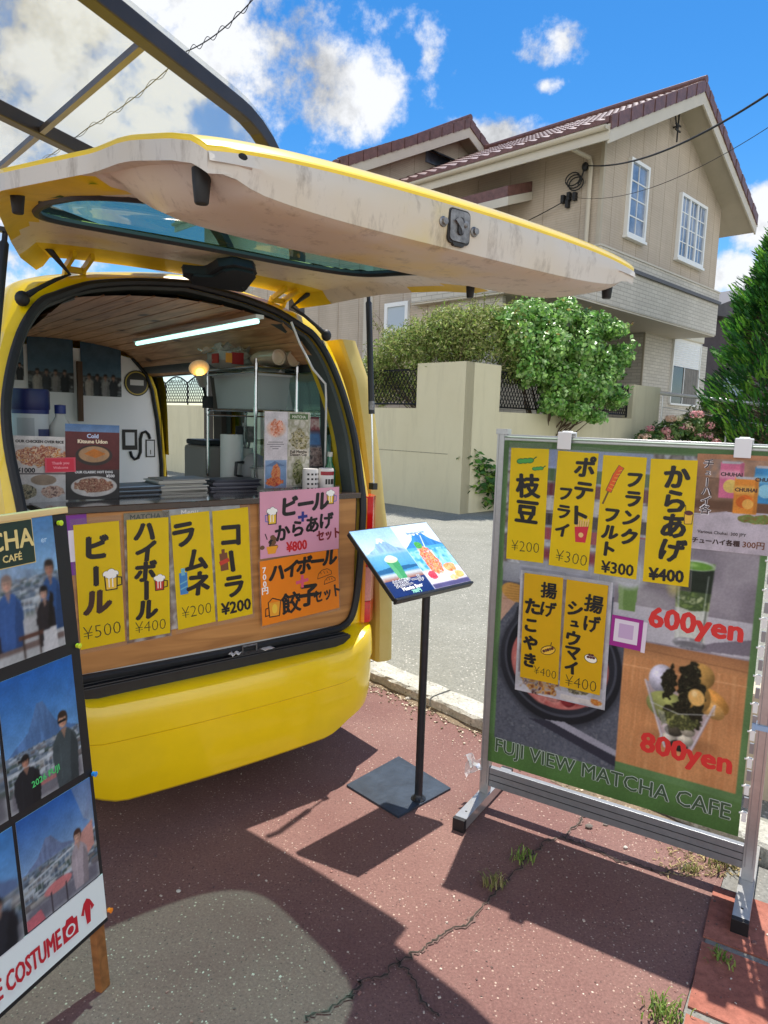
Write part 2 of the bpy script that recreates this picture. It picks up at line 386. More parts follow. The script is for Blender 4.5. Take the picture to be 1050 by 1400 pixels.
# ================================================================== GROUND
def aggregate(name, base, base2, speck, scale, thr=.32, rough=.85, big=1.2, bump=.35, stain=None):
    m = bpy.data.materials.new(name); m.use_nodes = True; MATS[name] = m
    n = m.node_tree.nodes; l = m.node_tree.links; p = n['Principled BSDF']; p.inputs['Roughness'].default_value = rough; p.inputs['Specular IOR Level'].default_value = .3
    t = n.new('ShaderNodeTexCoord')
    def noise(sc, det=5, r=.6):
        x = n.new('ShaderNodeTexNoise'); x.inputs['Scale'].default_value = sc; x.inputs['Detail'].default_value = det; x.inputs['Roughness'].default_value = r; l.new(t.outputs['Object'], x.inputs['Vector']); return x.outputs['Fac']
    def mixc(f, a, b):
        x = n.new('ShaderNodeMix'); x.data_type = 'RGBA'; l.new(f, x.inputs['Factor'])
        for i, q in ((6, a), (7, b)):
            if isinstance(q, tuple): x.inputs[i].default_value = q
            else: l.new(q, x.inputs[i])
        return x.outputs[2]
    def ramp(f, a, b):
        x = n.new('ShaderNodeMapRange'); x.inputs['From Min'].default_value = a; x.inputs['From Max'].default_value = b; l.new(f, x.inputs['Value']); return x.outputs[0]
    c = mixc(ramp(noise(big, 6), .35, .68), base, base2)
    fine = noise(scale * 1.4, 3, .8)
    d = n.new('ShaderNodeMix'); d.data_type = 'RGBA'; d.blend_type = 'MULTIPLY'; d.inputs['Factor'].default_value = 1.0; l.new(c, d.inputs[6])
    g = n.new('ShaderNodeMapRange'); g.inputs['From Min'].default_value = .25; g.inputs['From Max'].default_value = .75; g.inputs['To Min'].default_value = .62; g.inputs['To Max'].default_value = 1.3; l.new(fine, g.inputs['Value']); l.new(g.outputs[0], d.inputs[7]); c = d.outputs[2]
    for k, (sc, th, col) in enumerate(speck):
        v = n.new('ShaderNodeTexVoronoi'); v.inputs['Scale'].default_value = sc; v.inputs['Randomness'].default_value = 1.0
        mp = n.new('ShaderNodeMapping'); mp.inputs['Location'].default_value = (k * 3.7, k * 1.3, .37); l.new(t.outputs['Object'], mp.inputs[0]); l.new(mp.outputs[0], v.inputs['Vector'])
        sep = n.new('ShaderNodeSeparateColor'); l.new(v.outputs['Color'], sep.inputs[0])
        ok = n.new('ShaderNodeMath'); ok.operation = 'GREATER_THAN'; ok.inputs[1].default_value = .74; l.new(sep.outputs[0], ok.inputs[0])
        f = ramp(v.outputs['Distance'], th, th * .55); mm = n.new('ShaderNodeMath'); mm.operation = 'MULTIPLY'; l.new(f, mm.inputs[0]); l.new(ok.outputs[0], mm.inputs[1])
        mm2 = n.new('ShaderNodeMath'); mm2.operation = 'MULTIPLY'; l.new(mm.outputs[0], mm2.inputs[0]); l.new(ramp(noise(2.3 + k, 3), .3, .6), mm2.inputs[1])
        c = mixc(mm2.outputs[0], c, col)
    if stain:
        c = mixc(ramp(noise(.55, 7, .7), .56, .75), c, stain)
    l.new(c, p.inputs['Base Color'])
    bp = n.new('ShaderNodeBump'); bp.inputs['Strength'].default_value = bump; bp.inputs['Distance'].default_value = .006; l.new(fine, bp.inputs['Height']); l.new(bp.outputs[0], p.inputs['Normal'])
    return m
RED_PAVE = aggregate('red_asphalt', lc(120, 86, 80), lc(138, 106, 97), [(120, .30, lc(172, 142, 126)), (70, .26, lc(192, 170, 152)), (44, .13, lc(212, 198, 182)), (30, .07, lc(222, 212, 200)), (90, .3, lc(84, 66, 62)), (150, .3, lc(90, 70, 66))], 85, stain=lc(110, 82, 75))
ASPHALT = aggregate('grey_asphalt', lc(130, 129, 118), lc(144, 143, 132), [(48, .34, lc(215, 208, 195)), (80, .34, lc(96, 92, 88)), (110, .34, lc(205, 200, 190))], 55, bump=.5)
KERBM = aggregate('kerb_concrete', lc(168, 165, 152), lc(205, 202, 190), [(60, .4, lc(95, 92, 86)), (34, .35, lc(235, 232, 222))], 45, big=6, bump=.8, stain=lc(120, 116, 104))
DIRT = aggregate('dry_dirt', lc(118, 102, 84), lc(148, 130, 106), [(70, .35, lc(205, 190, 160)), (50, .3, lc(70, 64, 52))], 60, big=9, bump=.9)
TILE = aggregate('red_tile', lc(150, 90, 74), lc(164, 106, 90), [(90, .2, lc(120, 66, 52))], 30, big=4, bump=.15)
GROUT = aggregate('grey_grout', lc(120, 118, 112), lc(140, 138, 130), [(80, .3, lc(170, 168, 160))], 50)
CRACK = M('crack_dirt', lc(62, 56, 48), .95, nscale=60, namt=.5)
CRACK_EDGE = M('crack_edge', lc(118, 94, 86), .95, nscale=80, namt=.4)
K0 = np.array([0.01, 3.80]); KD = np.array([.665, -.747]); KN = np.array([.747, .665])     # kerb line and its direction away from the van
def kp(t, o, z): q = K0 + KD * t + KN * o; return (q[0], q[1], z)

b = MB(); b.add([(-400, -400, -.03), (400, -400, -.03), (400, 900, -.03), (-400, 900, -.03)], [(0, 1, 2, 3)])
tag(b.build('ground', ASPHALT), kind='structure')
b = MB(); b.add([kp(-30, .165, .058), kp(8, .165, .058), kp(8, 40, .058), kp(-30, 40, .058)], [(0, 1, 2, 3)])
tag(b.build('road', ASPHALT), kind='structure')
# red pavement the van stands on, with its cracks
TB0, TB1 = np.array([1.30, 2.36]), np.array([.62, 1.30])      # joint between asphalt and tiles
b = MB(); b.add([kp(-14, -.02, 0), kp(1.95, -.02, 0), (1.27, 2.30, 0), (.80, 1.60, 0), (.2, .55, 0), (-.6, -1.5, 0), (-12, -3, 0)], [tuple(range(6, -1, -1))])
def crack(pts, wd, z=.003, m=1, sub=16, seed=1, jag=.0045):
    rr = random.Random(seed); P = []; wx = wy = 0.0
    for i in range(len(pts) - 1):
        for k in range(sub):
            f = k / sub; wx = wx * .82 + rr.gauss(0, jag); wy = wy * .82 + rr.gauss(0, jag); P.append(Vector((pts[i][0] * (1 - f) + pts[i + 1][0] * f + wx, pts[i][1] * (1 - f) + pts[i + 1][1] * f + wy, z)))
    P.append(Vector((*pts[-1], z)))
    l_, r_ = [], []
    for i, p in enumerate(P):
        d = P[min(i + 1, len(P) - 1)] - P[max(i - 1, 0)]; d.normalize(); nn = Vector((-d.y, d.x, 0)); w_ = wd * (rr.uniform(.3, 1.3) if rr.random() > .12 else rr.uniform(1.4, 2.4))
        l_.append(p + nn * w_ / 2); r_.append(p - nn * w_ * rr.uniform(.3, .7))
    n = len(P); b.add([tuple(q) for q in l_ + r_], [(i, n + i, n + i + 1, i + 1) for i in range(n - 1)], m)
main = [gz(800, 1118)[:2], gz(770, 1143)[:2], gz(725, 1160)[:2], gz(690, 1212)[:2], gz(640, 1262)[:2], gz(590, 1290)[:2], gz(545, 1312)[:2], gz(500, 1345)[:2], gz(470, 1372)[:2], gz(420, 1398)[:2]]
crack(main, .013, .0035, 2, seed=3); crack(main, .0045, .0055, 1, seed=3)
for s_, pts in ((5, [(770, 1143), (790, 1155), (850, 1180), (905, 1195), (945, 1180)]), (9, [(560, 930), (600, 960), (640, 990)]), (12, [(545, 1312), (560, 1350), (600, 1392)])):
    q = [gz(*p)[:2] for p in pts]; crack(q, .009, .0035, 2, seed=s_); crack(q, .004, .0055, 1, seed=s_)
tag(b.build('pavement', [RED_PAVE, CRACK, CRACK_EDGE]), kind='structure')
# tiles: rows of square red tiles with grey joints
b = MB(); b.add([(1.272, 2.30, .0), (2.1, 1.64, .0), (6, -1.5, .0), (3, -3, .0), (-.55, -1.5, .0), (.22, .55, .0), (.802, 1.60, .0)], [tuple(range(6, -1, -1))], 1)
ta = np.array([.52, .854]); tn = np.array([.854, -.52]); T0 = np.array([.802, 1.60])
S_ = .30
for i in range(-8, 5):
    for j in range(0, 7):
        off = .02 if j == 0 else .0
        q0 = T0 + ta * (i * S_ + .05) + tn * (j * S_ - .012 + off)
        P = [q0, q0 + ta * (S_ - .028), q0 + ta * (S_ - .028) + tn * (S_ - .028 - off), q0 + tn * (S_ - .028 - off)]
        if i > 2 and j > 2 - (i - 2): continue
        if (P[1] - K0) @ KN > -.06 or (P[2] - K0) @ KN > -.06: continue
        b.prism([tuple(p) for p in P], .0005, .006, 0)
tag(b.build('tiled_pavement', [TILE, GROUT]), kind='structure')
# kerb stones
b = MB()
t = -14.0
while t < 4:
    ln = .6; e = .006
    pr = [(0, -.03), (0, .052), (.012, .066), (.15, .068), (.165, .06), (.165, -.03)]
    n_ = 13; rings = []
    for k in range(n_):
        tt = t + e + (ln - 2 * e) * k / (n_ - 1)
        rings.append([kp(tt, o + (random.uniform(-.006, .006) if i in (1, 2) else 0), z + (random.uniform(-.004, .003) if 0 < i < 5 else 0)) for i, (o, z) in enumerate(pr)])
    b.loft(rings, 0, False, False, False); b.add(rings[0], [tuple(range(6))]); b.add(rings[-1], [tuple(range(5, -1, -1))]); t += ln
tag(b.build('kerb', [KERBM]), kind='structure')
# dry dirt and crumbs gathered along the kerb foot
b = MB(); rr = random.Random(4)
L_ = []; R_ = []
for k in range(70):
    t = -1.2 + k * .047; wv = .014 + .03 * abs(math.sin(k * .45)) * rr.uniform(.5, 1.1) + (.09 if t > 1.2 else 0)
    L_.append(kp(t, .0, .012)); R_.append(kp(t, -wv, .002))
b.add(L_ + R_, [(i, 70 + i, 71 + i, i + 1) for i in range(69)])
for k in range(900):
    t = rr.uniform(-1.2, 2.0); o = -abs(rr.gauss(0, .06)); s_ = rr.uniform(.002, .006); p = kp(t, o - .01, .004)
    b.box(p, (s_ * 2, s_ * 1.3, s_), 1 if rr.random() < .4 else 0, Matrix.Rotation(rr.uniform(0, 3), 3, 'Z'))
tag(b.build('kerb_dirt', [DIRT, M('light_crumb', lc(214, 200, 176), .9)]), kind='stuff')
# raised garden soil behind the walls
W0 = np.array([1.2, 10.96]); HR = np.array([.70711, .70711]); HL_ = np.array([-.70711, .70711])
b = MB(); q = [W0 + HR * .12 + HL_ * .12, W0 + HR * 12 + HL_ * .12, W0 + HR * 40 + HL_ * 40, W0 + HR * .12 + HL_ * 40]
b.add([(p[0], p[1], .9) for p in q], [(0, 1, 2, 3)])
tag(b.build('garden_soil', [DIRT]), kind='structure')

# loose grit on the pavement
m_ = MB(); rr = random.Random(77)
for k in range(900):
    px, py = rr.uniform(150, 1050), rr.uniform(960, 1400); p = gz(px, py)
    if (np.array(p[:2]) - K0) @ KN > -.02: continue
    s_ = abs(rr.gauss(0, .0014)) + .0006; m_.box((p[0], p[1], .0005 + s_ * .3 + (.006 if (p[0] - .802) * .854 - (p[1] - 1.6) * .52 > 0 else 0)), (s_ * 2, s_ * rr.uniform(1, 1.8), s_ * .9), rr.randrange(3), Matrix.Rotation(rr.uniform(0, 3), 3, 'Z') @ Matrix.Rotation(rr.uniform(-.5, .5), 3, 'X'))
tag(m_.build('grit', [M('grit_pale', lc(196, 182, 166), .9), M('grit_dark', lc(104, 84, 78), .9), M('grit_red', lc(150, 110, 100), .9)]), kind='stuff')
# small litter
def pebble(px, py, s_, label, mat, seed):
    p = gz(px, py); r2 = random.Random(seed); m_ = MB(); m_.ell((0, 0, s_ * .5), (s_, s_ * .75, s_ * .55), 0, 9, 6)
    m_.v = [(x * r2.uniform(.85, 1.15), y * r2.uniform(.85, 1.15), z * r2.uniform(.9, 1.1)) for x, y, z in m_.v]
    o = m_.build('pebble', [mat]); o.location = p; o.location.z += .001; tag(o, label, 'pebble', 'loose stones on the red pavement'); return o
WHITE_ST = M('white_stone', lc(205, 200, 188), .8, nscale=30, namt=.15); GREY_ST = M('grey_stone', lc(120, 112, 104), .9, nscale=40, namt=.3)
pebble(558, 957, .016, 'white pebble lying against the kerb between van bumper and menu stand pole', WHITE_ST, 1)
pebble(244, 1220, .008, 'tiny white chip lying alone in the dark shade behind the van', WHITE_ST, 2)
pebble(805, 1132, .014, 'brown stone on the red asphalt under the lower rail of the big menu banner', GREY_ST, 3)
pebble(828, 1128, .011, 'small pale stone just right of the brown stone under the banner rail', WHITE_ST, 4)
pebble(855, 1160, .008, 'tiny stone chip near the shadow edge beneath the big banner', WHITE_ST, 5)

# ------------------------------------------------------------------ leaves
def leaf_mesh(name, mat, ctr, nrmv, size, cols, aspect=.5, parent=None, dirv=None, fold=.25):
    """many separate leaf blades as folded rhombs; arrays of centre, facing, size and colour"""
    ctr = np.asarray(ctr, float); n = len(ctr); nrmv = np.asarray(nrmv, float); nrmv /= np.linalg.norm(nrmv, axis=1)[:, None] + 1e-9
    d = np.asarray(dirv, float) if dirv is not None else rng.normal(size=(n, 3)); d = d - nrmv * (d * nrmv).sum(1)[:, None]; d /= np.linalg.norm(d, axis=1)[:, None] + 1e-9
    s_ = np.cross(nrmv, d); size = np.broadcast_to(size, n)[:, None]
    v = np.stack([ctr - d * size * .5, ctr + s_ * size * aspect * .5 + nrmv * size * fold * .3, ctr + d * size * .5, ctr - s_ * size * aspect * .5 + nrmv * size * fold * .3], 1).reshape(-1, 3)
    f = np.arange(n * 4).reshape(n, 4); f = np.concatenate([f[:, [0, 1, 2]], f[:, [0, 2, 3]]])
    me = bpy.data.meshes.new(name); me.from_pydata(v.tolist(), [], f.tolist()); me.update()
    at = me.color_attributes.new('Col', 'FLOAT_COLOR', 'POINT'); c4 = np.concatenate([np.repeat(np.asarray(cols, float), 4, 0), np.ones((n * 4, 1))], 1).astype(np.float32); at.data.foreach_set('color', c4.reshape(-1))
    me.materials.append(mat); o = bpy.data.objects.new(name, me); C.objects.link(o)
    if parent is not None: o.parent = parent
    return o
LEAF = vcol_mat('leaf', .5, .35, spec=.35); LEAF_GLOSS = vcol_mat('glossy_leaf', .32, .3, spec=.5)
BARK = M('bark', lc(92, 76, 60), .9, nscale=12, namt=.4, bscale=30, bstr=.6)
def palette(n, cols, sd=.12):
    cols = lin(np.asarray(cols, float)); c = cols[rng.integers(0, len(cols), n)]; return np.clip(c * (1 + rng.normal(0, sd, (n, 1))), .003, 1)
def cloud_pts(blobs, n, shell=.55):
    """points in a set of ellipsoids, thicker towards their outer shells, with outward directions"""
    wts = np.array([b_[1][0] * b_[1][1] * b_[1][2] for b_ in blobs]) ** .75; k = rng.choice(len(blobs), n, p=wts / wts.sum())
    d = rng.normal(size=(n, 3)); d /= np.linalg.norm(d, axis=1)[:, None]; r = shell + (1 - shell) * rng.random(n) ** .6
    r = r * (1 + .10 * np.sin(d[:, 0] * 7 + k) + .10 * np.sin(d[:, 2] * 9 + 2 * k) + .08 * np.sin(d[:, 1] * 11 + k))
    c = np.array([b_[0] for b_ in blobs])[k]; rad = np.array([b_[1] for b_ in blobs])[k]
    return c + d * rad * r[:, None], d
def twigs(mb, base, blobs, n, r0, seed):
    r2 = random.Random(seed)
    for i in range(n):
        c, rad = blobs[r2.randrange(len(blobs))]; e = Vector([c[k] + r2.uniform(-.75, .75) * rad[k] for k in range(3)]); s_ = Vector(base) + Vector((r2.uniform(-.1, .1), r2.uniform(-.1, .1), 0))
        mid = s_.lerp(e, .5) + Vector((r2.uniform(-.12, .12), r2.uniform(-.12, .12), r2.uniform(0, .15)))
        mb.tube([s_, s_.lerp(mid, .5) + Vector((0, 0, .04)), mid, mid.lerp(e, .6), e], [r0, r0 * .8, r0 * .6, r0 * .4, r0 * .15], 5)
    return mb

# ================================================================== GARDEN WALL, FENCE, PLANTS
WALLM = M('cream_render', lc(206, 197, 164), .85, 0, .8, .06, 60, .10, .2, col2=lc(214, 206, 174))
def streaky(m, col, amt):
    n = m.node_tree.nodes; l = m.node_tree.links; p = n['Principled BSDF']; src = p.inputs['Base Color'].links[0].from_socket
    t = n.new('ShaderNodeTexCoord'); mp = n.new('ShaderNodeMapping'); mp.inputs['Scale'].default_value = (1.1, 1.1, .16); l.new(t.outputs['Object'], mp.inputs[0])
    x = n.new('ShaderNodeTexNoise'); x.inputs['Scale'].default_value = 3.0; x.inputs['Detail'].default_value = 8; x.inputs['Roughness'].default_value = .7; l.new(mp.outputs[0], x.inputs['Vector'])
    g = n.new('ShaderNodeMapRange'); g.inputs['From Min'].default_value = .50; g.inputs['From Max'].default_value = .80; g.inputs['To Max'].default_value = amt; l.new(x.outputs['Fac'], g.inputs['Value'])
    k = n.new('ShaderNodeMix'); k.data_type = 'RGBA'; l.new(g.outputs[0], k.inputs['Factor']); l.new(src, k.inputs[6]); k.inputs[7].default_value = col; l.new(k.outputs[2], p.inputs['Base Color'])
streaky(WALLM, lc(172, 164, 136), .6)
WSTAIN = M('wall_stain', lc(150, 144, 122), .9, nscale=20, namt=.3)
def wpt(t, o, z, side):    # side 'R' runs along HR from the corner, 'L' along HL_; o is depth inwards
    q = W0 + (HR * t + HL_ * o if side == 'R' else HL_ * t + HR * o); return (q[0], q[1], z)
gw = empty('garden_wall', (W0[0], W0[1], 0), 0, 'cream rendered garden wall with a tall corner pier and lower sides carrying the black fence', 'wall')
def wall_piece(side, prof, th):
    m_ = MB(); m_.prism(prof, 0, th, 0, lambda x, y, h: (wpt(x, h, y, side)[0] - W0[0], wpt(x, h, y, side)[1] - W0[1], y))
    return m_
m_ = wall_piece('R', [(0, -.05), (7.0, -.05), (7.0, 2.42), (5.68, 2.42), (5.68, 1.70), (.92, 1.70), (.92, 2.45), (0, 2.45)], .22)
f = lambda x, y, h: (wpt(x, h, y, 'R')[0] - W0[0], wpt(x, h, y, 'R')[1] - W0[1], y)
m_.prism([(.915, .98), (5.67, .98), (5.67, .992), (.915, .992)], -.002, .004, 1, f)
m_.build('wall_panel', [WALLM, WSTAIN], gw)
m_ = MB(); fl = lambda x, y, h: (wpt(x, h, y, 'L')[0] - W0[0], wpt(x, h, y, 'L')[1] - W0[1], y)
m_.prism([(.0, -.05), (.0, 2.449), (1.02, 2.449), (1.02, 1.72), (16, 1.72), (16, -.05)], .004, .22, 0, fl)
m_.prism([(.3, .99), (6, .99), (6, 1.002), (.3, 1.002)], .001, .02, 1, fl)
m_.build('wall_panel', [WALLM, WSTAIN], gw)
IRON = M('black_iron', lc(28, 28, 30), .45, .3, nscale=20, namt=.3)
def lattice(side, t0, t1, z0, z1, label, wave=False, bays=None):
    o0 = wpt(t0, .1, 0, side); e = empty('lattice_fence', (o0[0], o0[1], 0), 0, label, 'fence')
    P = lambda t, z, o=.1: Vector(wpt(t, o, z, side)) - Vector((o0[0], o0[1], 0))
    top = lambda t: z1 + (.16 * abs(math.sin((t - t0) * math.pi / 1.1)) if wave else 0)
    fr = MB()
    n = max(2, int((t1 - t0) / .1)); ts = [t0 + (t1 - t0) * i / n for i in range(n + 1)]
    fr.tube([P(t, top(t)) for t in ts], .018, 6); fr.tube([P(t0, z0 + .06), P(t1, z0 + .06)], .016, 6)
    k = t0
    while k <= t1 + 1e-6: fr.tube([P(k, z0 - .0), P(k, top(k) + .03)], .02, 6); k += (1.1 if wave else (t1 - t0) / max(1, round((t1 - t0) / 1.6)))
    fr.build('frame', [IRON], e)
    la = MB(); st = .085; h = z1 - z0 - .06 + (.16 if wave else 0); k = t0 - h * .62
    while k < t1:
        for s_ in (1, -1):
            A_, B_ = (k, z0 + .06), (k + h * .62, z0 + .06 + h)
            pts = []
            for q in np.linspace(0, 1, 9):
                tt = A_[0] + (B_[0] - A_[0]) * q; zz = A_[1] + (B_[1] - A_[1]) * q
                if s_ < 0: zz = z0 + .06 + h - (zz - z0 - .06)
                if t0 <= tt <= t1 and zz <= top(tt): pts.append(P(tt, zz, .1 + .004 * s_))
            if len(pts) > 1: la.bar(pts[0], pts[-1], .014, .006)
        k += st
    la.build('lattice', [IRON], e)
    if wave:
        cu = MB(); k = t0
        while k < t1:
            for q in range(6):
                tt = k + .12 + q * .17; zz = top(tt) - .05
                cu.tube([P(tt + .04 * math.cos(a), zz + .04 * math.sin(a)) for a in np.linspace(0, 5.5, 9)], .007, 5)
            k += 1.1
        cu.build('scroll', [IRON], e)
    return e
lattice('L', 1.04, 6.4, 1.73, 2.36, 'black diamond lattice fence on the wall left of the tall cream pier')
lattice('L', 6.5, 15.8, 1.73, 2.26, 'black lattice fence with a scalloped top, seen through the open van side', True)
lattice('R', .96, 5.62, 1.72, 2.36, 'black lattice fence right of the tall cream pier, half hidden by the leafy bush')

def px_at(x, y, Y): return atY(x, y, Y)
# olive, twiggy bush over the pier
e = empty('olive_bush', (1.2, 11.6, .9), 0, 'dry olive green twiggy bush sprawling over the tall cream pier', 'bush')
off = np.array([1.2, 11.6, .9])
bl = []
for (px, py, Y, rx, rz) in ((535, 500, 12.6, .5, .42), (520, 520, 12.9, .35, .5), (575, 470, 12.0, .6, .36), (620, 455, 11.7, .6, .4), (655, 450, 11.7, .55, .42), (600, 495, 12.0, .7, .3), (560, 530, 12.6, .55, .35), (690, 455, 11.9, .4, .45), (640, 480, 11.8, .55, .25), (700, 500, 12.2, .35, .35), (545, 470, 12.3, .42, .3), (610, 440, 11.9, .38, .26), (665, 435, 11.9, .4, .24), (585, 455, 12.2, .45, .3), (515, 500, 12.8, .25, .3)):
    c = px_at(px, py, Y) - off; bl.append((c, (rx, .45, rz)))
p, d = cloud_pts(bl, 30000, .2)
g = rng.normal(size=p.shape) + d * .7 + np.array((0, 0, .5))
leaf_mesh('foliage', LEAF, p, g, rng.uniform(.035, .09, len(p)), palette(len(p), [(140, 162, 78), (160, 176, 96), (116, 144, 66), (178, 178, 118), (150, 154, 92), (126, 138, 78)], .25), .36, e)
sp = []; sc_ = []
m_ = twigs(MB(), (0, .3, 0.05), bl, 60, .014, 3)
for i in range(46):   # thin shoots that stick out above the outline
    c, r_ = bl[random.randrange(len(bl))]; s_ = Vector(c) + Vector((random.uniform(-r_[0], r_[0]) * .8, random.uniform(-.3, .3), r_[2] * .6)); tip = s_ + Vector((random.uniform(-.22, .22), random.uniform(-.15, .15), random.uniform(.12, .42)))
    m_.tube([s_, s_.lerp(tip, .5) + Vector((random.uniform(-.03, .03), 0, .03)), tip], [.005, .004, .002], 4)
    for k in range(16): sp.append(tuple(s_.lerp(tip, random.uniform(.1, 1)) + Vector((random.gauss(0, .03), random.gauss(0, .03), random.gauss(0, .02)))))
m_.build('trunk', [BARK], e)
leaf_mesh('foliage', LEAF, sp, rng.normal(size=(len(sp), 3)), rng.uniform(.03, .07, len(sp)), palette(len(sp), [(138, 142, 74), (112, 128, 58)]), .35, e)

# bright green ivy-leaved bush hanging over the right fence
e = empty('leafy_bush', (2.9, 12.7, .9), 0, 'lush bright green broad-leaved bush spilling over the lattice right of the pier', 'bush'); off = np.array([2.9, 12.7, .9])
bl = []
for (px, py, Y, rx, rz) in ((725, 432, 12.4, .42, .26), (762, 436, 12.7, .45, .30), (800, 446, 13.0, .42, .30), (835, 452, 13.3, .26, .18), (845, 488, 13.4, .22, .24), (705, 462, 12.1, .34, .34), (745, 470, 12.3, .48, .40), (790, 480, 12.7, .5, .42), (825, 505, 13.2, .34, .34), (720, 505, 12.2, .32, .30), (765, 520, 12.5, .46, .36), (805, 530, 12.9, .42, .34), (840, 545, 13.3, .2, .2), (755, 552, 12.4, .22, .2), (785, 562, 12.6, .28, .18), (812, 570, 12.8, .16, .12), (690, 440, 12.0, .22, .2), (770, 418, 12.8, .16, .12)):
    bl.append((px_at(px, py, Y) - off, (rx, .55, rz)))
p, d = cloud_pts(bl, 26000, .45); g = d + rng.normal(size=p.shape) * .55 + np.array((0, -.25, .45))
leaf_mesh('foliage', LEAF_GLOSS, p, g, rng.uniform(.045, .115, len(p)), palette(len(p), [(112, 160, 68), (134, 178, 82), (88, 138, 60), (158, 194, 108), (122, 166, 74), (176, 206, 136)], .28), .7, e)
sp = []
for i in range(60):
    c, r_ = bl[random.randrange(len(bl))]; s_ = Vector(c) + Vector((random.uniform(-r_[0], r_[0]), random.uniform(-.5, .0), random.uniform(-.6, 1) * r_[2])); tip = s_ + Vector((random.uniform(-.3, .3), random.uniform(-.3, .05), random.uniform(-.25, .3)))
    for k in range(12): sp.append(tuple(s_.lerp(tip, random.random()) + Vector((random.gauss(0, .035), random.gauss(0, .035), random.gauss(0, .03)))))
leaf_mesh('foliage', LEAF_GLOSS, sp, rng.normal(size=(len(sp), 3)) * .6 + np.array((0, -.3, .5)), rng.uniform(.06, .12, len(sp)), palette(len(sp), [(120, 166, 76), (146, 184, 104), (92, 142, 60)], .15), .65, e)
twigs(MB(), (0, .3, .02), bl, 30, .02, 6).build('trunk', [BARK], e)

n_ = 420; k_ = rng.integers(0, len(p), n_); leaf_mesh('dry_leaves', LEAF, p[k_] * 1.01, rng.normal(size=(n_, 3)), rng.uniform(.05, .10, n_), palette(n_, [(176, 160, 84), (150, 120, 70), (190, 186, 110)], .2), .6, e)
# conifer at the right edge
TY = 14.6; c0 = atY(1062, 560, TY); e = empty('conifer', (c0[0], c0[1], .9), 0, 'dark green conifer with feathery upswept sprays at the right edge', 'tree')
H_ = 4.75; m_ = MB(); m_.tube([(0, 0, 0), (.03, 0, 1.5), (0, .02, 3.2), (0, 0, H_ - .3)], [.13, .1, .06, .015], 9); 
ctr = []; dr = []; nn = []; cols = []; sz = []
pc = lin(np.array([(46, 96, 44), (62, 120, 48), (36, 78, 40), (92, 150, 52), (124, 174, 60)], float))
for i in range(2600):
    h = .25 + (H_ - .35) * random.random() ** .85; f_ = (h - .2) / (H_ - .2); Rm = 1.42 * (1 - f_) ** .62 * (.55 + .45 * min(1, f_ * 5)) + .08
    a = random.uniform(0, 2 * math.pi); rad = Rm * (.35 + .65 * random.random() ** .5) * (1 + .16 * math.sin(5 * a + h * 4) + .1 * math.sin(h * 9 + a * 3))
    base = Vector((rad * math.cos(a), rad * math.sin(a), h)); out = Vector((math.cos(a) * .75, math.sin(a) * .75, random.uniform(.4, .95))).normalized(); ln = random.uniform(.16, .34)
    if i % 6 == 0: m_.tube([(0, 0, max(.2, h - .35)), base * .6 + Vector((0, 0, h * .4 - .1)), base], [.015, .01, .004], 4)
    side = out.cross(Vector((random.gauss(0, 1), random.gauss(0, 1), random.gauss(0, 1)))).normalized(); tone = pc[random.choice((0, 0, 1, 1, 2, 3, 3, 4))]
    for k in range(13):
        q = k / 13; sd = (1 if k % 2 else -1); p_ = base + out * ln * q + side * sd * .06 * (1 - q * .6)
        ctr.append(tuple(p_)); dv = out + side * sd * .55 * (1 - q); dr.append(tuple(dv)); nn.append(tuple(side.cross(out) + Vector((random.gauss(0, .3), random.gauss(0, .3), random.gauss(0, .3))))); sz.append(random.uniform(.09, .16)); cols.append(tone * random.uniform(.8, 1.25))
m_.build('trunk', [BARK], e)
leaf_mesh('crown', LEAF, ctr, nn, np.array(sz), cols, .26, e, dr, .1)

# hydrangea with pink heads, and two shrubs beside it
e0 = atY(905, 600, 14.6); e = empty('hydrangea', (e0[0], e0[1], .9), 0, 'hydrangea bush with fading pink and peach flower heads below the steel handrail', 'bush'); off = np.array([e0[0], e0[1], .9])
bl = [(px_at(px, py, 14.6) - off, (rx, .4, rz)) for px, py, rx, rz in ((890, 598, .28, .2), (915, 590, .36, .28), (945, 585, .3, .28), (905, 612, .5, .2), (950, 608, .32, .22), (875, 606, .2, .14))]
p, d = cloud_pts(bl, 3200, .4); leaf_mesh('foliage', LEAF, p, d + rng.normal(size=p.shape) * .5 + np.array((0, -.2, .5)), rng.uniform(.07, .13, len(p)), palette(len(p), [(70, 104, 50), (92, 124, 58), (116, 140, 76)]), .6, e)
for i in range(26):
    c, r_ = bl[i % len(bl)]; a = random.uniform(0, 6.28); k = np.array((r_[0] * .95 * math.cos(a), -.34 * random.uniform(.5, 1.05), r_[2] * abs(math.sin(a)) * 1.0)); cc = np.array(c) + k
    n = 60; dd = rng.normal(size=(n, 3)); dd /= np.linalg.norm(dd, axis=1)[:, None]; pal = [[(222, 156, 158), (232, 186, 178)], [(226, 190, 164), (236, 208, 184)], [(214, 138, 150), (232, 184, 184)], [(206, 200, 156), (224, 212, 176)]][i % 4]
    leaf_mesh('flower_head', LEAF, cc + dd * np.array((.095, .095, .07)), dd, .045, palette(n, pal, .08), .85, e)
m_ = twigs(MB(), (0, 0, 0), bl, 14, .012, 8); m_.build('trunk', [BARK], e)
e0 = atY(985, 600, 15.2); e = empty('shrub', (e0[0], e0[1], .9), 0, 'yellow-green small-leaved shrub behind the handrail, right of the hydrangea', 'shrub'); off = np.array([e0[0], e0[1], .9])
bl = [(px_at(px, py, 15.3) - off, (rx, .45, rz)) for px, py, rx, rz in ((975, 585, .45, .42), (1005, 590, .4, .4), (1035, 590, .4, .42), (950, 575, .3, .3), (990, 565, .35, .25))]
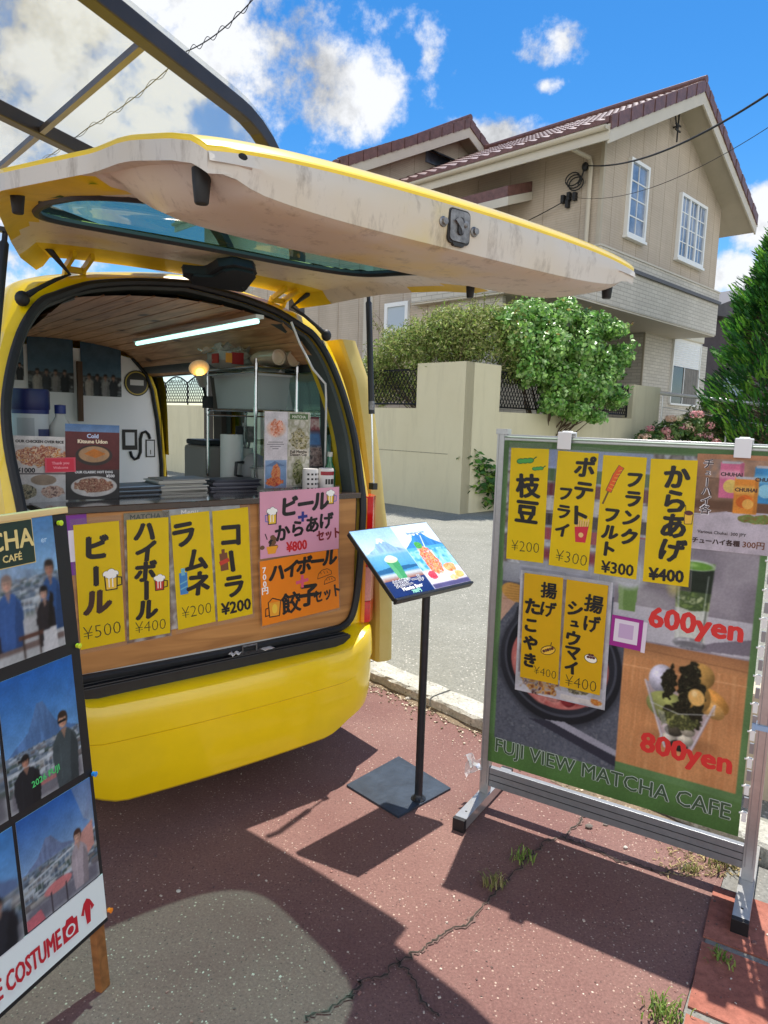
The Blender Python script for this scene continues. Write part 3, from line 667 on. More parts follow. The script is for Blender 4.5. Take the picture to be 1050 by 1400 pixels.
p, d = cloud_pts(bl, 5200, .4); leaf_mesh('foliage', LEAF, p, d + rng.normal(size=p.shape) * .6 + np.array((0, -.1, .4)), rng.uniform(.045, .09, len(p)), palette(len(p), [(84, 100, 52), (110, 120, 64), (66, 84, 44), (136, 142, 84), (150, 150, 104)]), .5, e)
twigs(MB(), (0, 0, 0), bl, 16, .014, 9).build('trunk', [BARK], e)
e0 = atY(982, 540, 17.5); e = empty('shrub', (e0[0], e0[1], .9), 0, 'fresh light green rounded shrub under the conifer beside the house corner', 'shrub'); off = np.array([e0[0], e0[1], .9])
bl = [(px_at(px, py, 17.5) - off, (rx, .35, rz)) for px, py, rx, rz in ((985, 543, .35, .22), (970, 552, .25, .2), (1000, 552, .28, .2))]
p, d = cloud_pts(bl, 1800, .4); leaf_mesh('foliage', LEAF, p, d + rng.normal(size=p.shape) * .5 + np.array((0, 0, .4)), rng.uniform(.05, .1, len(p)), palette(len(p), [(92, 148, 52), (120, 172, 66), (78, 128, 48)]), .55, e)
twigs(MB(), (0, 0, .0), bl, 8, .012, 10).build('trunk', [BARK], e)
# weed growing at the foot of the wall
bp_ = wpt(1.35, -.16, 0, 'R'); e = empty('wall_weed', (bp_[0], bp_[1], .058), 0, 'leafy green weed growing at the foot of the cream wall beside the pier', 'weed')
off = np.array((bp_[0], bp_[1], .058)); m_ = MB(); ctr = []; nn = []; dr = []
for (px, py) in ((652, 625), (668, 640), (650, 668), (660, 660), (675, 655), (684, 640), (640, 632), (665, 690), (680, 690), (655, 645), (672, 672), (690, 665)):
    Y = 11.1 + (px - 640) * .006; tip = Vector(atY(px, py, Y) - off); m_.tube([(random.uniform(-.05, .05), 0, 0), tip * .5 + Vector((0, 0, .12)), tip], [.009, .007, .003], 5)
    for k in range(34):
        q = random.uniform(.3, 1.1); pp = (tip * q) + Vector((random.gauss(0, .07), random.gauss(0, .06), random.gauss(0, .05) + .1 * math.sin(q * 3))); ctr.append(tuple(pp)); nn.append((random.gauss(0, .4), -.5 + random.gauss(0, .3), .8)); dr.append((random.gauss(0, 1), random.gauss(0, .6), random.gauss(-.3, .5)))
m_.build('stem', [M('weed_stem', lc(86, 98, 52), .8, nscale=20, namt=.2)], e)
leaf_mesh('foliage', LEAF, ctr, nn, rng.uniform(.08, .17, len(ctr)), palette(len(ctr), [(62, 104, 44), (80, 126, 50), (128, 158, 66), (54, 92, 42)]), .55, e, dr)
# grass tufts in the pavement
def tuft(px, py, n, h, label, cols, spread=.03):
    p = gz(px, py); m_ = MB(); 
    for i in range(n):
        a = random.uniform(0, 6.28); ln = h * random.uniform(.5, 1.1); b0 = Vector((random.gauss(0, spread * .5), random.gauss(0, spread * .5), 0)); dv = Vector((math.cos(a), math.sin(a), 0)); wd = random.uniform(.0015, .003); sd = Vector((-dv.y, dv.x, 0)) * wd; k = random.uniform(.25, .9)
        pts = [b0, b0 + dv * ln * k * .25 + Vector((0, 0, ln * .5)), b0 + dv * ln * k * .6 + Vector((0, 0, ln * .8)), b0 + dv * ln * k + Vector((0, 0, ln * (.95 - k * .45)))]
        ws = (1, .9, .6, .05); vs = [q - sd * w_ for q, w_ in zip(pts, ws)] + [q + sd * w_ for q, w_ in zip(pts, ws)]
        m_.add(vs, [(j, j + 1, 5 + j, 4 + j) for j in range(3)], random.randrange(len(cols)))
    o = m_.build('grass_tuft', [M('grass_%d_%d_%d' % c, lc(*c), .6, trans=.3) for c in cols]); o.location = p; o.location.z = .004; tag(o, label, 'grass tuft', 'grass tufts in the pavement joints'); return o
GR = [(118, 148, 60), (92, 124, 48), (150, 168, 84)]; DRY = [(168, 158, 104), (140, 138, 78), (120, 130, 66)]
tuft(905, 1392, 80, .052, 'bright green grass tuft in the joint of red asphalt and tiles at the bottom edge', GR, .05)
tuft(985, 1315, 36, .034, 'shaded grass tuft between asphalt and tiles below the banner foot', GR, .035)
tuft(676, 1214, 40, .055, 'dry grass tuft in the pavement crack at the sunlit end of the banner shadow', DRY, .03)
tuft(715, 1178, 40, .04, 'low green tuft in the pavement crack inside the banner shadow', GR, .04)
tuft(945, 1192, 30, .035, 'small yellowish tuft by the dirt beside the right banner post', DRY, .03)
tuft(985, 1180, 60, .05, 'straw coloured tuft right beside the bottom rail of the banner at its post', DRY, .05)
tuft(880, 1100, 30, .05, 'dry tuft at the kerb seen under the green banner edge', DRY, .03)
m_ = MB(); rr = random.Random(21)
for i in range(900):
    px, py = rr.uniform(905, 1012), rr.uniform(1150, 1200); p = gz(px + rr.gauss(0, 8), py)
    if rr.random() < .75 - abs(px - 970) / 130:
        m_.box((p[0], p[1], .004), (rr.uniform(.004, .022), rr.uniform(.001, .003), .002), rr.randrange(2), Matrix.Rotation(rr.uniform(0, 3), 3, 'Z') @ Matrix.Rotation(rr.uniform(-.3, .3), 3, 'Y'))
tag(m_.build('straw_litter', [M('straw', lc(176, 158, 110), .9), M('straw_dark', lc(120, 104, 70), .9)]), kind='stuff')

# steel handrail right of the wall
a_, b_ = atY(897, 537, 16.0), atY(1080, 557, 13.8)
e = empty('handrail', tuple(a_), 0, 'stainless steel handrail on thin posts running right from the wall end pier', 'handrail')
STEEL = M('stainless_steel', lc(225, 225, 225), .35, .6, nscale=8, namt=.08)
m_ = MB(); m_.tube([(0, 0, 0), tuple(b_ - a_)], .042, 10); m_.build('rail', [STEEL], e)
for f_ in (.06, .58): q = (b_ - a_) * f_; m_ = MB(); m_.tube([tuple(q), (q[0], q[1], .9 - a_[2])], .018, 8); m_.build('post', [STEEL], e)
m_ = MB(); m_.tube([tuple((b_ - a_) * .06 + (0, 0, -.3)), tuple((b_ - a_) * .98 + (0, 0, -.42))], .009, 6); m_.build('lower_rail', [STEEL], e)

# ================================================================== HOUSE
HA = np.array([4.231, 14.911, 0.0]); HX = np.array([.70711, .70711, 0]); HY = np.array([-.70711, .70711, 0])
def HP(px, py, ax, val):
    n = HX if ax == 'X' else HY; p = onplane(px, py, HA + n * val, n) - HA
    return Vector((p @ HX, p @ HY, p[2]))
def siding(name, c1, c2, line, tilew, tileh, mortar, rough=.75):
    m = bpy.data.materials.new(name); m.use_nodes = True; n = m.node_tree.nodes; l = m.node_tree.links; p = n['Principled BSDF']; p.inputs['Roughness'].default_value = rough; p.inputs['Specular IOR Level'].default_value = .25
    t = n.new('ShaderNodeTexCoord'); sp = n.new('ShaderNodeSeparateXYZ'); l.new(t.outputs['Object'], sp.inputs[0])
    ad = n.new('ShaderNodeMath'); ad.operation = 'ADD'; l.new(sp.outputs[0], ad.inputs[0]); l.new(sp.outputs[1], ad.inputs[1])
    cb = n.new('ShaderNodeCombineXYZ'); l.new(ad.outputs[0], cb.inputs[0]); l.new(sp.outputs[2], cb.inputs[1])
    br = n.new('ShaderNodeTexBrick'); br.inputs['Scale'].default_value = 1; br.inputs['Brick Width'].default_value = tilew; br.inputs['Row Height'].default_value = tileh; br.inputs['Mortar Size'].default_value = mortar
    br.inputs['Color1'].default_value = c1; br.inputs['Color2'].default_value = c2; br.inputs['Mortar'].default_value = line; l.new(cb.outputs[0], br.inputs['Vector'])
    no = n.new('ShaderNodeTexNoise'); no.inputs['Scale'].default_value = .9; no.inputs['Detail'].default_value = 6; l.new(t.outputs['Object'], no.inputs['Vector'])
    mrg = n.new('ShaderNodeMapRange'); mrg.inputs['From Min'].default_value = .3; mrg.inputs['From Max'].default_value = .7; mrg.inputs['To Min'].default_value = .88; mrg.inputs['To Max'].default_value = 1.08; l.new(no.outputs['Fac'], mrg.inputs['Value'])
    mu = n.new('ShaderNodeMix'); mu.data_type = 'RGBA'; mu.blend_type = 'MULTIPLY'; mu.inputs['Factor'].default_value = 1; l.new(br.outputs['Color'], mu.inputs[6]); l.new(mrg.outputs[0], mu.inputs[7]); l.new(mu.outputs[2], p.inputs['Base Color'])
    bp = n.new('ShaderNodeBump'); bp.inputs['Strength'].default_value = .5; bp.inputs['Distance'].default_value = .01; bp.invert = True; l.new(br.outputs['Fac'], bp.inputs['Height']); l.new(bp.outputs[0], p.inputs['Normal'])
    return m
SIDE = siding('beige_siding', lc(188, 174, 156), lc(192, 178, 160), lc(180, 166, 148), .9, .05, .006)
BTILE = siding('pale_wall_tile', lc(196, 190, 178), lc(206, 200, 188), lc(168, 162, 150), .30, .085, .007)
streaky(SIDE, lc(158, 142, 122), .5)
JOINT = M('joint_sealant', lc(158, 143, 125), .8); TRIM = M('roof_trim', lc(196, 188, 172), .6, nscale=2, namt=.05); SOFF = M('soffit', lc(176, 166, 148), .8, nscale=3, namt=.05)
RT_ = M('roof_tile', lc(104, 70, 64), .45, nscale=9, namt=.35, bscale=30, bstr=.2); WHT = M('white_frame', lc(232, 232, 228), .4)
WGL = M('window_glass', lc(60, 82, 110), .05, spec=.9, nscale=1.6, namt=.5, col2=lc(150, 166, 190)); CURT = M('curtain', lc(120, 116, 110), .8, nscale=5, namt=.2)
DARK = M('dark_void', lc(24, 24, 26), .8); SLATE = M('band_groove', lc(96, 96, 100), .7); GUT = M('gutter', lc(190, 180, 160), .45)
house = empty('house', tuple(HA), R(45), 'two-storey beige house with red-brown tiled gable roof behind the cream wall', 'house')
SL = .490; zr = lambda x: (7.19 + SL * (x + .91)) if x < 3.19 else (9.20 - SL * (x - 3.19))
RX0, RXP, RX1 = -.91, 3.19, 7.29
# upper storey
m_ = MB(); yw = 8.0; pr = [(0, 5.05), (6.35, 5.05), (6.35, zr(6.35) - .24), (RXP, zr(RXP) - .24), (0, zr(0) - .24)]
m_.prism(pr, 0, yw, 0, lambda x, y, h: (x, h, y))
for x in np.arange(.46, 6.3, .606): m_.bb(x - .004, x + .004, -.003, .002, 5.12, zr(x) - .3, 1)
for y in np.arange(.46, 7.9, .91): m_.bb(-.004, .002, y - .006, y + .006, 5.05, zr(0) - .5, 1)
m_.bb(-.03, .05, -.03, .05, 5.1, zr(0) - .3, 2)
m_.build('wall', [SIDE, JOINT, SOFF], house)
def roof(X0, XP, X1, Z0, ZP, Y0, Y1, nm='roof', tiles=True):
    sl = (ZP - Z0) / (XP - X0); z = lambda x: Z0 + sl * (x - X0) if x <= XP else ZP - sl * (x - XP)
    rf = MB(); th = .1
    for a_, c_ in ((X0, XP), (X1, XP)):
        rf.prism([(a_, z(a_)), (c_, z(c_)), (c_, z(c_) - th * 1.1), (a_, z(a_) - th * 1.1)], Y0 + .02, Y1, 1, lambda x, y, h: (x, h, y))
    # courses of tiles: rounded rows running up the slope
    for a_, c_, s_ in ((X0, XP, 1), (X1, XP, -1)):
        nrow = int(abs(XP - a_) / .29)
        for r_ in range(nrow):
            xa = a_ + s_ * (r_ * .29 - .03); xb = xa + s_ * .33
            if (xb - XP) * s_ > 0: xb = XP
            us = np.arange(Y0 - .0, Y1, .10); 
            fn = lambda u, v: (xa + (xb - xa) * v, u, z(xa + (xb - xa) * v) + .035 + .03 * (1 - v) + .03 * math.cos(u * 2 * math.pi / .30))
            rf.grid(fn, list(us), [0, 1], 0, True)
            rf.grid(lambda u, v: (xa, u, z(xa) - .02 + v * (.085 + .03 * math.cos(u * 2 * math.pi / .30))), list(us), [0, 1], 0, False)
    ro = rf.build(nm, [RT_, SOFF], house, angle=50)
    # gable-end rake tiles, cap and boards
    tr = MB(); k = 0
    for a_, s_ in ((X0, 1), (X1, -1)):
        n = int(abs(XP - a_) / .235)
        for i in range(n):
            xa = a_ + s_ * i * (abs(XP - a_) / n); xb = xa + s_ * (abs(XP - a_) / n - .012)
            j = .012 * (i % 2)
            tr.prism([(xa, z(xa) + .1), (xb, z(xb) + .085), (xb, z(xb) - .15), (xa, z(xa) - .165)], Y0 - .045 - j, Y0 + .1, 0, lambda x, y, h: (x, h, y))
    tr.tube([(XP, Y0 - .05, ZP + .1), (XP, Y1, ZP + .1)], .09, 8, 0)
    tr.build('rake_tiles', [RT_], ro, bevel=.012)
    fb = MB()
    for a_, s_ in ((X0, 1), (X1, -1)):
        fb.prism([(a_, z(a_) - .14), (XP, z(XP) - .14), (XP, z(XP) - .42), (a_, z(a_) - .40)], Y0 - .02, Y0 + .02, 0, lambda x, y, h: (x, h, y))
    fb.bb(X0 - .02, X0 + .01, Y0 - .02, Y1, Z0 - .34, Z0 - .06); fb.bb(X1 - .01, X1 + .02, Y0 - .02, Y1, Z0 - .34, Z0 - .06)
    fb.build('bargeboard', [TRIM], ro)
    sf = MB()
    for a_ in (X0, X1):
        sf.prism([(a_, z(a_) - .30), (XP, z(XP) - .30), (XP, z(XP) - .33), (a_, z(a_) - .33)], Y0 + .02, Y0 + .6, 0, lambda x, y, h: (x, h, y))
    for a_, s_ in ((X0, 1), (X1, -1)): sf.prism([(a_, Z0 - .30), (a_ + s_ * 1.1, Z0 - .30 + 1.1 * sl), (a_ + s_ * 1.1, Z0 - .32 + 1.1 * sl), (a_, Z0 - .32)], Y0 + .6, Y1, 0, lambda x, y, h: (x, h, y))
    sf.build('soffit', [SOFF], ro)
    gt = MB()
    for a_, s_ in ((X0, -1), (X1, 1)):
        rings = []
        for y in (Y0, Y1):
            rings.append([(a_ + s_ * (.075 + .065 * math.cos(t_)), y, Z0 - .1 + .075 * math.sin(t_)) for t_ in np.linspace(math.pi, 2 * math.pi, 9)])
        gt.loft(rings, 0, False); gt.bb(a_ + s_ * .005, a_ + s_ * .145, Y0 - .004, Y0 + .004, Z0 - .175, Z0 - .1)
    gt.build('gutter', [GUT], ro, solid=.004)
    return ro
roof(RX0, RXP, RX1, 7.19, 9.20, -.58, 8.3)
# second wing behind, with its own gable
p2 = HP(640, 160, 'Y', 6.0 - .4); xp2 = p2.x; 
m_ = MB(); z2 = lambda x: 9.80 - SL * abs(x - xp2)
X20, X21 = xp2 - 4.7, xp2 + 4.7
Y2 = 6.0
m_.prism([(X20 + .8, 0.5), (X21 - .8, .5), (X21 - .8, z2(X21 - .8) - .24), (xp2, z2(xp2) - .24), (X20 + .8, z2(X20 + .8) - .24)], Y2, Y2 + 7, 0, lambda x, y, h: (x, h, y))
for x in np.arange(X20 + 1.2, X21 - 1, .91): m_.bb(x - .006, x + .006, Y2 - .004, Y2 + .002, 1, z2(x) - .3, 1)
m_.build('wall', [SIDE, JOINT], house)
roof(X20, xp2, X21, 9.80 - SL * 4.7, 9.80, Y2 - .45, Y2 + 7.4)
# small awning window of the second gable
q = HP(598, 222, 'Y', Y2); m_ = MB(); m_.bb(q.x - .5, q.x + .5, Y2 - .05, Y2 + .02, q.z - .12, q.z + .16, 1); m_.prism([(Y2 - .5, q.z - .03), (Y2 - .03, q.z + .2), (Y2 - .03, q.z + .24), (Y2 - .5, q.z + .01)], q.x - .55, q.x + .55, 0, lambda x, y, h: (h, x, y))
aw = m_.build('awning_window', [DARK, WGL], house)
# windows of the gable
def window(x0, x1, z0, z1, nv, nh, y=0.0, leafs=1):
    fr = MB(); t_ = .07; d_ = .09
    fr.bb(x0, x0 + t_, y - d_, y + .01, z0, z1); fr.bb(x1 - t_, x1, y - d_, y + .01, z0, z1); fr.bb(x0 + t_, x1 - t_, y - d_, y + .01, z1 - t_, z1); fr.bb(x0 + t_, x1 - t_, y - d_, y + .01, z0, z0 + t_)
    fr.bb(x0 - .03, x1 + .03, y - d_ - .03, y - .002, z0 - .06, z0 - .002)
    lw = (x1 - x0 - 2 * t_) / leafs
    for i in range(leafs):
        a_ = x0 + t_ + i * lw
        if i: fr.bb(a_ - .035, a_ + .035, y - d_ + .01, y, z0 + t_, z1 - t_)
        for k in range(1, nv): xx = a_ + lw * k / nv; fr.bb(xx - .009, xx + .009, y - .055, y - .03, z0 + t_, z1 - t_)
        for k in range(1, nh): zz = z0 + t_ + (z1 - z0 - 2 * t_) * k / nh; fr.bb(a_, a_ + lw, y - .054, y - .031, zz - .012, zz + .012)
    wo = fr.build('window', [WHT], house)
    g = MB(); g.bb(x0 + t_, x1 - t_, y - .04, y - .034, z0 + t_, z1 - t_, 0); g.build('pane', [WGL], wo)
    c = MB(); us = list(np.linspace(x0 + t_, x1 - t_, 40)); c.grid(lambda u, v: (u, y - .028 + .012 * math.sin(u * 55), v), us, [z0 + t_, z1 - t_], 0); 
    return wo
window(1.03, 1.92, 5.62, 7.2, 2, 4); window(3.66, 5.24, 5.62, 7.12, 2, 4, leafs=3)
# open casement leaf of the narrow window
m_ = MB(); m_.bb(0, .03, -.42, 0, 5.66, 7.16, 0)
# storey band that juts out over the lower floor
m_ = MB(); m_.bb(-.12, 6.4, -.12, 3.2, 4.06, 4.86, 0); m_.bb(-.16, 6.44, -.18, 3.2, 4.862, 4.94, 1); m_.bb(-.12, 6.4, -.13, 3.2, 4.942, 5.16, 0); m_.bb(-.14, 6.42, -.15, 3.2, 5.162, 5.2, 2); m_.bb(-2.15, -.122, -.11, 3.2, 4.06, 4.34, 0); m_.bb(-2.18, -.124, -.14, 3.2, 4.342, 4.38, 2)
m_.bb(-2.13, 6.38, -.10, 3.2, 4.02, 4.058, 2)
m_.build('storey_band', [BTILE, SLATE, TRIM], house)
# lower floor: recessed front with a shuttered window
c = HP(880, 480, 'Y', 1.0); e_ = HP(968, 470, 'Y', 1.0)
m_ = MB(); m_.bb(c.x, max(e_.x, c.x + 2.2), 1.0, 6.0, .5, 4.03, 0); m_.bb(c.x - .02, c.x + .02, .975, 1.03, .5, 4.0, 1); m_.build('lower_wall', [BTILE, SOFF], house)
m_ = MB(); m_.bb(-1.75, c.x - .03, 3.0, 6.0, .5, 4.6, 0); m_.bb(-1.95, -1.85, .9, HP(613, 430, 'X', -1.93).y - .04, .5, 4.9, 0); m_.build('lower_wall', [BTILE], house)
s0 = HP(920, 460, 'Y', 1.0); s1 = HP(950, 545, 'Y', 1.0)
m_ = MB(); m_.bb(s0.x, s1.x + .05, .88, 1.0, s0.z - .02, s0.z + .26); sh = m_.build('shutter_box', [M('cream_shutter', lc(206, 198, 176), .5)], house, bevel=.02)
zb, zt, zm = s1.z - .2, s0.z - .03, s0.z - .03 - (s0.z - s1.z) * .47
m_ = MB(); X_, Y_ = s0.x + .05, s1.x - .02; m_.bb(X_ - .05, X_, .93, 1.0, zb, zt); m_.bb(Y_, Y_ + .05, .93, 1.0, zb, zt); m_.bb(X_, Y_, .93, .998, zb - .05, zb); m_.bb((X_ + Y_) / 2 - .1, (X_ + Y_) / 2 - .06, .955, .985, zb, zm)
wd_ = m_.build('window', [WHT], house); m_ = MB(); m_.bb(X_, Y_, .975, .99, zb, zm, 0); m_.build('pane', [M('dark_window', lc(46, 50, 54), .08, spec=.8, nscale=1.5, namt=.4)], wd_)
m_ = MB(); us = list(np.linspace((X_ + Y_) / 2, Y_, 24)); m_.grid(lambda u, v: (u, .968 + .008 * math.sin(u * 60), v), us, [zb, zm], 0); m_.build('curtain', [CURT], wd_)
m_ = MB(); m_.grid(lambda u, v: (u, .95 + .006 * math.sin(v * 2 * math.pi / .06), v), [X_, Y_], list(np.linspace(zm, zt, 90)), 0); m_.build('shutter', [WHT], wd_)
q = HP(912, 452, 'Y', 1.0); m_ = MB(); m_.bb(q.x - .08, q.x + .08, .86, 1.0, q.z - .1, q.z + .1); m_.build('wall_lamp', [M('bronze', lc(92, 78, 66), .5)], house, bevel=.02)
# left lower walls of the back wing seen below the raised tailgate
qa = HP(613, 430, 'X', -1.93); qb = HP(508, 430, 'X', -1.93)
m_ = MB(); m_.bb(-1.93, -.2, qa.y - .05, qa.y, .5, 5.4, 0); m_.bb(-1.93, -.2, qa.y + .001, qb.y, .5, 5.4, 1); m_.bb(-1.96, -1.9, qb.y - .05, qb.y + .25, .5, 5.4, 2); m_.bb(-1.9, -.2, qb.y + .25, qb.y + 7, .5, 5.6, 1)
m_.bb(-1.945, -1.92, qa.y - .03, qa.y + .03, .5, 5.4, 3)
for y in np.arange(qa.y + .6, qb.y + 6, .75): m_.bb(-1.936 if y < qb.y else -1.906, -1.89, y - .007, y + .007, .5, 5.4, 3)
m_.build('side_wall', [BTILE, SIDE, TRIM, JOINT], house)
q0 = HP(529, 416, 'X', -1.93); q1 = HP(559, 470, 'X', -1.93)
m_ = MB(); ya, yb = min(q0.y, q1.y), max(q0.y, q1.y); za, zc = q1.z - .3, q0.z
for (y0, y1, z0, z1) in ((ya, ya + .09, za, zc), (yb - .09, yb, za, zc), (ya + .09, yb - .09, zc - .09, zc), (ya + .09, yb - .09, za, za + .09), (ya + .09, yb - .09, (za + zc) / 2 - .04, (za + zc) / 2 + .04)): m_.bb(-2.01, -1.925, y0, y1, z0, z1)
wo = m_.build('window', [WHT], house); m_ = MB(); m_.bb(-1.96, -1.95, ya + .09, yb - .09, za + .09, (za + zc) / 2, 0); m_.bb(-1.975, -1.965, ya + .09, yb - .09, (za + zc) / 2, zc - .09, 1); m_.build('pane', [WGL, M('blind', lc(178, 190, 200), .6)], wo)
# lean-to roof stub, downpipe, service bracket and cable gear on the long wall
q0 = HP(728, 254, 'X', 0); q1 = HP(668, 275, 'X', 0); m_ = MB(); m_.prism([(q0.y, q0.z + .1), (q1.y + .6, q0.z + .1), (q1.y + .6, q0.z - .12), (q0.y, q0.z - .12)], -.9, -.01, 0, lambda x, y, h: (h, x, y - (0 - h) * .35))
m_.prism([(q0.y - .02, q0.z - .122), (q1.y + .6, q0.z - .122), (q1.y + .6, q0.z - .3), (q0.y - .02, q0.z - .3)], -.9, -.01, 1, lambda x, y, h: (h, x, y - (0 - h) * .35)); m_.build('lean_to_roof', [RT_, TRIM], house, bevel=.01)
P_ = [HP(780, 193, 'X', -.85), HP(781, 203, 'X', -.75), HP(806, 216, 'X', -.08), HP(808, 226, 'X', -.07)]; m_ = MB(); m_.tube(P_ + [Vector((-.07, P_[-1].y, 5.0))], .045, 8); m_.build('downpipe', [GUT], house)
m_ = MB(); q = HP(800, 228, 'X', -.08); m_.ell(q, (.07, .07, .09)); 
for k in range(3):
    c_ = HP(783 + k * 2, 245 + k * 3, 'X', -.1); m_.tube([c_ + Vector((.01 * k, .17 * math.cos(a), .13 * math.sin(a))) for a in np.linspace(0, 6.2, 14)], .014, 5)
m_.tube([q, q + Vector((-.05, .05, -.25)), HP(790, 252, 'X', -.08)], .016, 5)
for k, (px, py) in enumerate(((770, 272), (778, 268), (786, 268), (776, 278))):
    c_ = HP(px, py, 'X', -.06); m_.bb(c_.x - .05, c_.x + .05, c_.y - .035, c_.y + .035, c_.z - .09, c_.z + .07)
m_.build('cable_bracket', [M('black_rubber', lc(26, 26, 28), .6)], house)
m_ = MB(); q = HP(927, 172, 'Y', -.12)
m_.tube([q + Vector((-.0, 0, -.35)), q + Vector((.02, 0, .45))], .02, 6); m_.tube([q + Vector((-.28, 0, .35)), q + Vector((-.02, 0, -.12))], .018, 6); m_.bar(q + Vector((-.12, 0, .02)), q + Vector((.14, 0, .02)), .03, .03); m_.bar(q + Vector((-.12, 0, -.1)), q + Vector((.14, 0, -.1)), .03, .03); m_.bar(q + Vector((.02, 0, 0)), q + Vector((.02, .14, 0)), .03, .03)
m_.build('wall_bracket', [MATS['black_rubber']], house)

# dark neighbouring building glimpsed behind the conifer
q = atY(985, 500, 24); nb = empty('neighbour_house', (q[0], q[1], 0), R(30), 'dark brown building glimpsed between the house corner and the conifer', 'house')
m_ = MB(); m_.bb(-1.5, 6, 0, 5, 0, 5.2); m_.build('wall', [M('dark_cladding', lc(66, 58, 62), .8, nscale=3, namt=.2)], nb); m_ = MB(); m_.prism([(-1.9, 5.2), (6.4, 5.2), (2.2, 6.6)], -.4, 5.4, 0, lambda x, y, h: (x, h, y)); m_.build('roof', [M('dark_roof', lc(70, 66, 68), .6, nscale=4, namt=.2)], nb)
m_ = MB(); m_.bb(.2, 1.3, -.05, .01, 2.2, 3.4); m_.build('window', [WGL], nb)

# ------------------------------------------------------------------ overhead cables
CAB = MATS['black_rubber']
def cable(pts, r, label, sag=.0, n=24, extra=None):
    P = []
    for i in range(len(pts) - 1):
        a_, c_ = Vector(pts[i]), Vector(pts[i + 1])
        for k in range(n): f_ = k / n; q = a_.lerp(c_, f_); q.z -= sag * 4 * f_ * (1 - f_); P.append(q)
    P.append(Vector(pts[-1])); m_ = MB(); m_.tube(P, r, 6)
    if extra: extra(m_, P)
    return tag(m_.build('power_cable', [CAB]), label, 'cable')
hw = lambda px, py, ax, v: HA + HX * HP(px, py, ax, v).x + HY * HP(px, py, ax, v).y + np.array((0, 0, HP(px, py, ax, v).z))
end = hw(800, 226, 'X', -.12)
cable([end, atY(1075, 112, 8.5)], .015, 'thick black service cable running from the house wall past the gable to the upper right', .28)
cable([hw(776, 268, 'X', -.12), atY(1075, 158, 8.5)], .0045, 'thin wire dropping across the gable to the small fittings on the house wall', .35)
cable([hw(770, 276, 'X', -.12), hw(655, 330, 'X', -.2), ], .010, 'thin wire strung along the house side wall below the cable coil', .05)
def tw(m_, P):
    m_.tube([p + Vector((0, 0, .07 * math.sin(i * .5))) for i, p in enumerate(P)], .007, 5)
cable([atY(352, -8, 13), atY(255, 70, 15), atY(120, 175, 19), atY(-20, 262, 24)], .011, 'twisted pair of overhead wires crossing the sky above the carport roof', .12, 60, tw)

# ================================================================== CARPORT
BRONZE = M('bronze_aluminium', lc(58, 50, 44), .4, .35, nscale=6, namt=.2); ALU = M('grey_aluminium', lc(120, 112, 104), .35, .6, nscale=5, namt=.15)
POLY = glassy('polycarbonate', (.84, .87, .87, 1), .03, .25, .14, (.82, .88, .9, 1))
POST_Y = M('beam_underside', lc(104, 84, 52), .4, .3)
cd_ = np.array([.36, .933]); cn_ = np.array([-.933, .36])     # rafters run along cd_, the roof extends along cn_
def rafter_line(o, s): q = np.array([-.73, 3.26]) + cn_ * o + cd_ * s; return q
cp = empty('carport', (-.5, 4.1, 0), 0, 'carport with curved dark bronze rafters and a clear corrugated roof over the van', 'carport'); CO = Vector((-.5, 4.1, 0))
ZR = 2.9
def rafter_pts(o, zoff=0.0):
    P = []; E_ = .05 + o * 1.05
    for s_ in np.linspace(-5.5, E_, 16): q = rafter_line(o, s_); P.append(Vector((q[0], q[1], ZR + zoff + (s_ - E_) * -.010)) - CO)
    for a in np.linspace(.12, 1.45, 9): q = rafter_line(o, E_ + .62 * math.sin(a)); P.append(Vector((q[0], q[1], ZR + zoff - .62 * (1 - math.cos(a)))) - CO)
    q = rafter_line(o, E_ + .62 * math.sin(1.45)); P.append(Vector((q[0], q[1], 1.2)) - CO); P.append(Vector((q[0], q[1], 0)) - CO)
    return P
OFFS = (0.0, 1.11, 2.22)
for o in OFFS:
    P = rafter_pts(o); m_ = MB(); wd = .032; rings = []
    for i, p in enumerate(P):
        d = (P[min(i + 1, len(P) - 1)] - P[max(i - 1, 0)]).normalized(); sd = Vector((cn_[0], cn_[1], 0)); u = d.cross(sd).normalized()
        if u.z < 0 and abs(u.z) > .3: u = -u
        if abs(u.z) <= .3 and u.dot(Vector((cd_[0], cd_[1], 0))) < 0: u = -u
        rings.append([p + sd * wd + u * .0, p - sd * wd + u * .0, p - sd * wd - u * .07, p + sd * wd - u * .07])
    m_.loft(rings, 0, True, True, False); m_.build('rafter', [BRONZE], cp, bevel=.006)
PL = MB(); os_ = list(np.arange(-.03, 3.0, .03)); lines = [rafter_pts(o_, .02 + (.006 if k % 2 else 0))[:-2] for k, o_ in enumerate(os_)]
n_ = len(lines[0]); PL.add([p for l_ in lines for p in l_], [(i * n_ + j, (i + 1) * n_ + j, (i + 1) * n_ + j + 1, i * n_ + j + 1) for i in range(len(lines) - 1) for j in range(n_ - 1)], 0, True)
PL.build('roof_sheet', [POLY], cp)
for s_ in (-4.2, -2.3, -.4):
    a_ = rafter_line(-.0, s_ + .0); c_ = rafter_line(2.3, s_ + 2.41)
    if s_ == -.4: a_ = gz(194, 49, ZR)[:2]; c_ = a_ + (gz(52, 172, ZR)[:2] - a_) * 2.2
    m_ = MB(); m_.bar(Vector((a_[0], a_[1], ZR - .03)) - CO, Vector((c_[0], c_[1], ZR - .05)) - CO, .028, .028); m_.build('purlin', [ALU], cp)

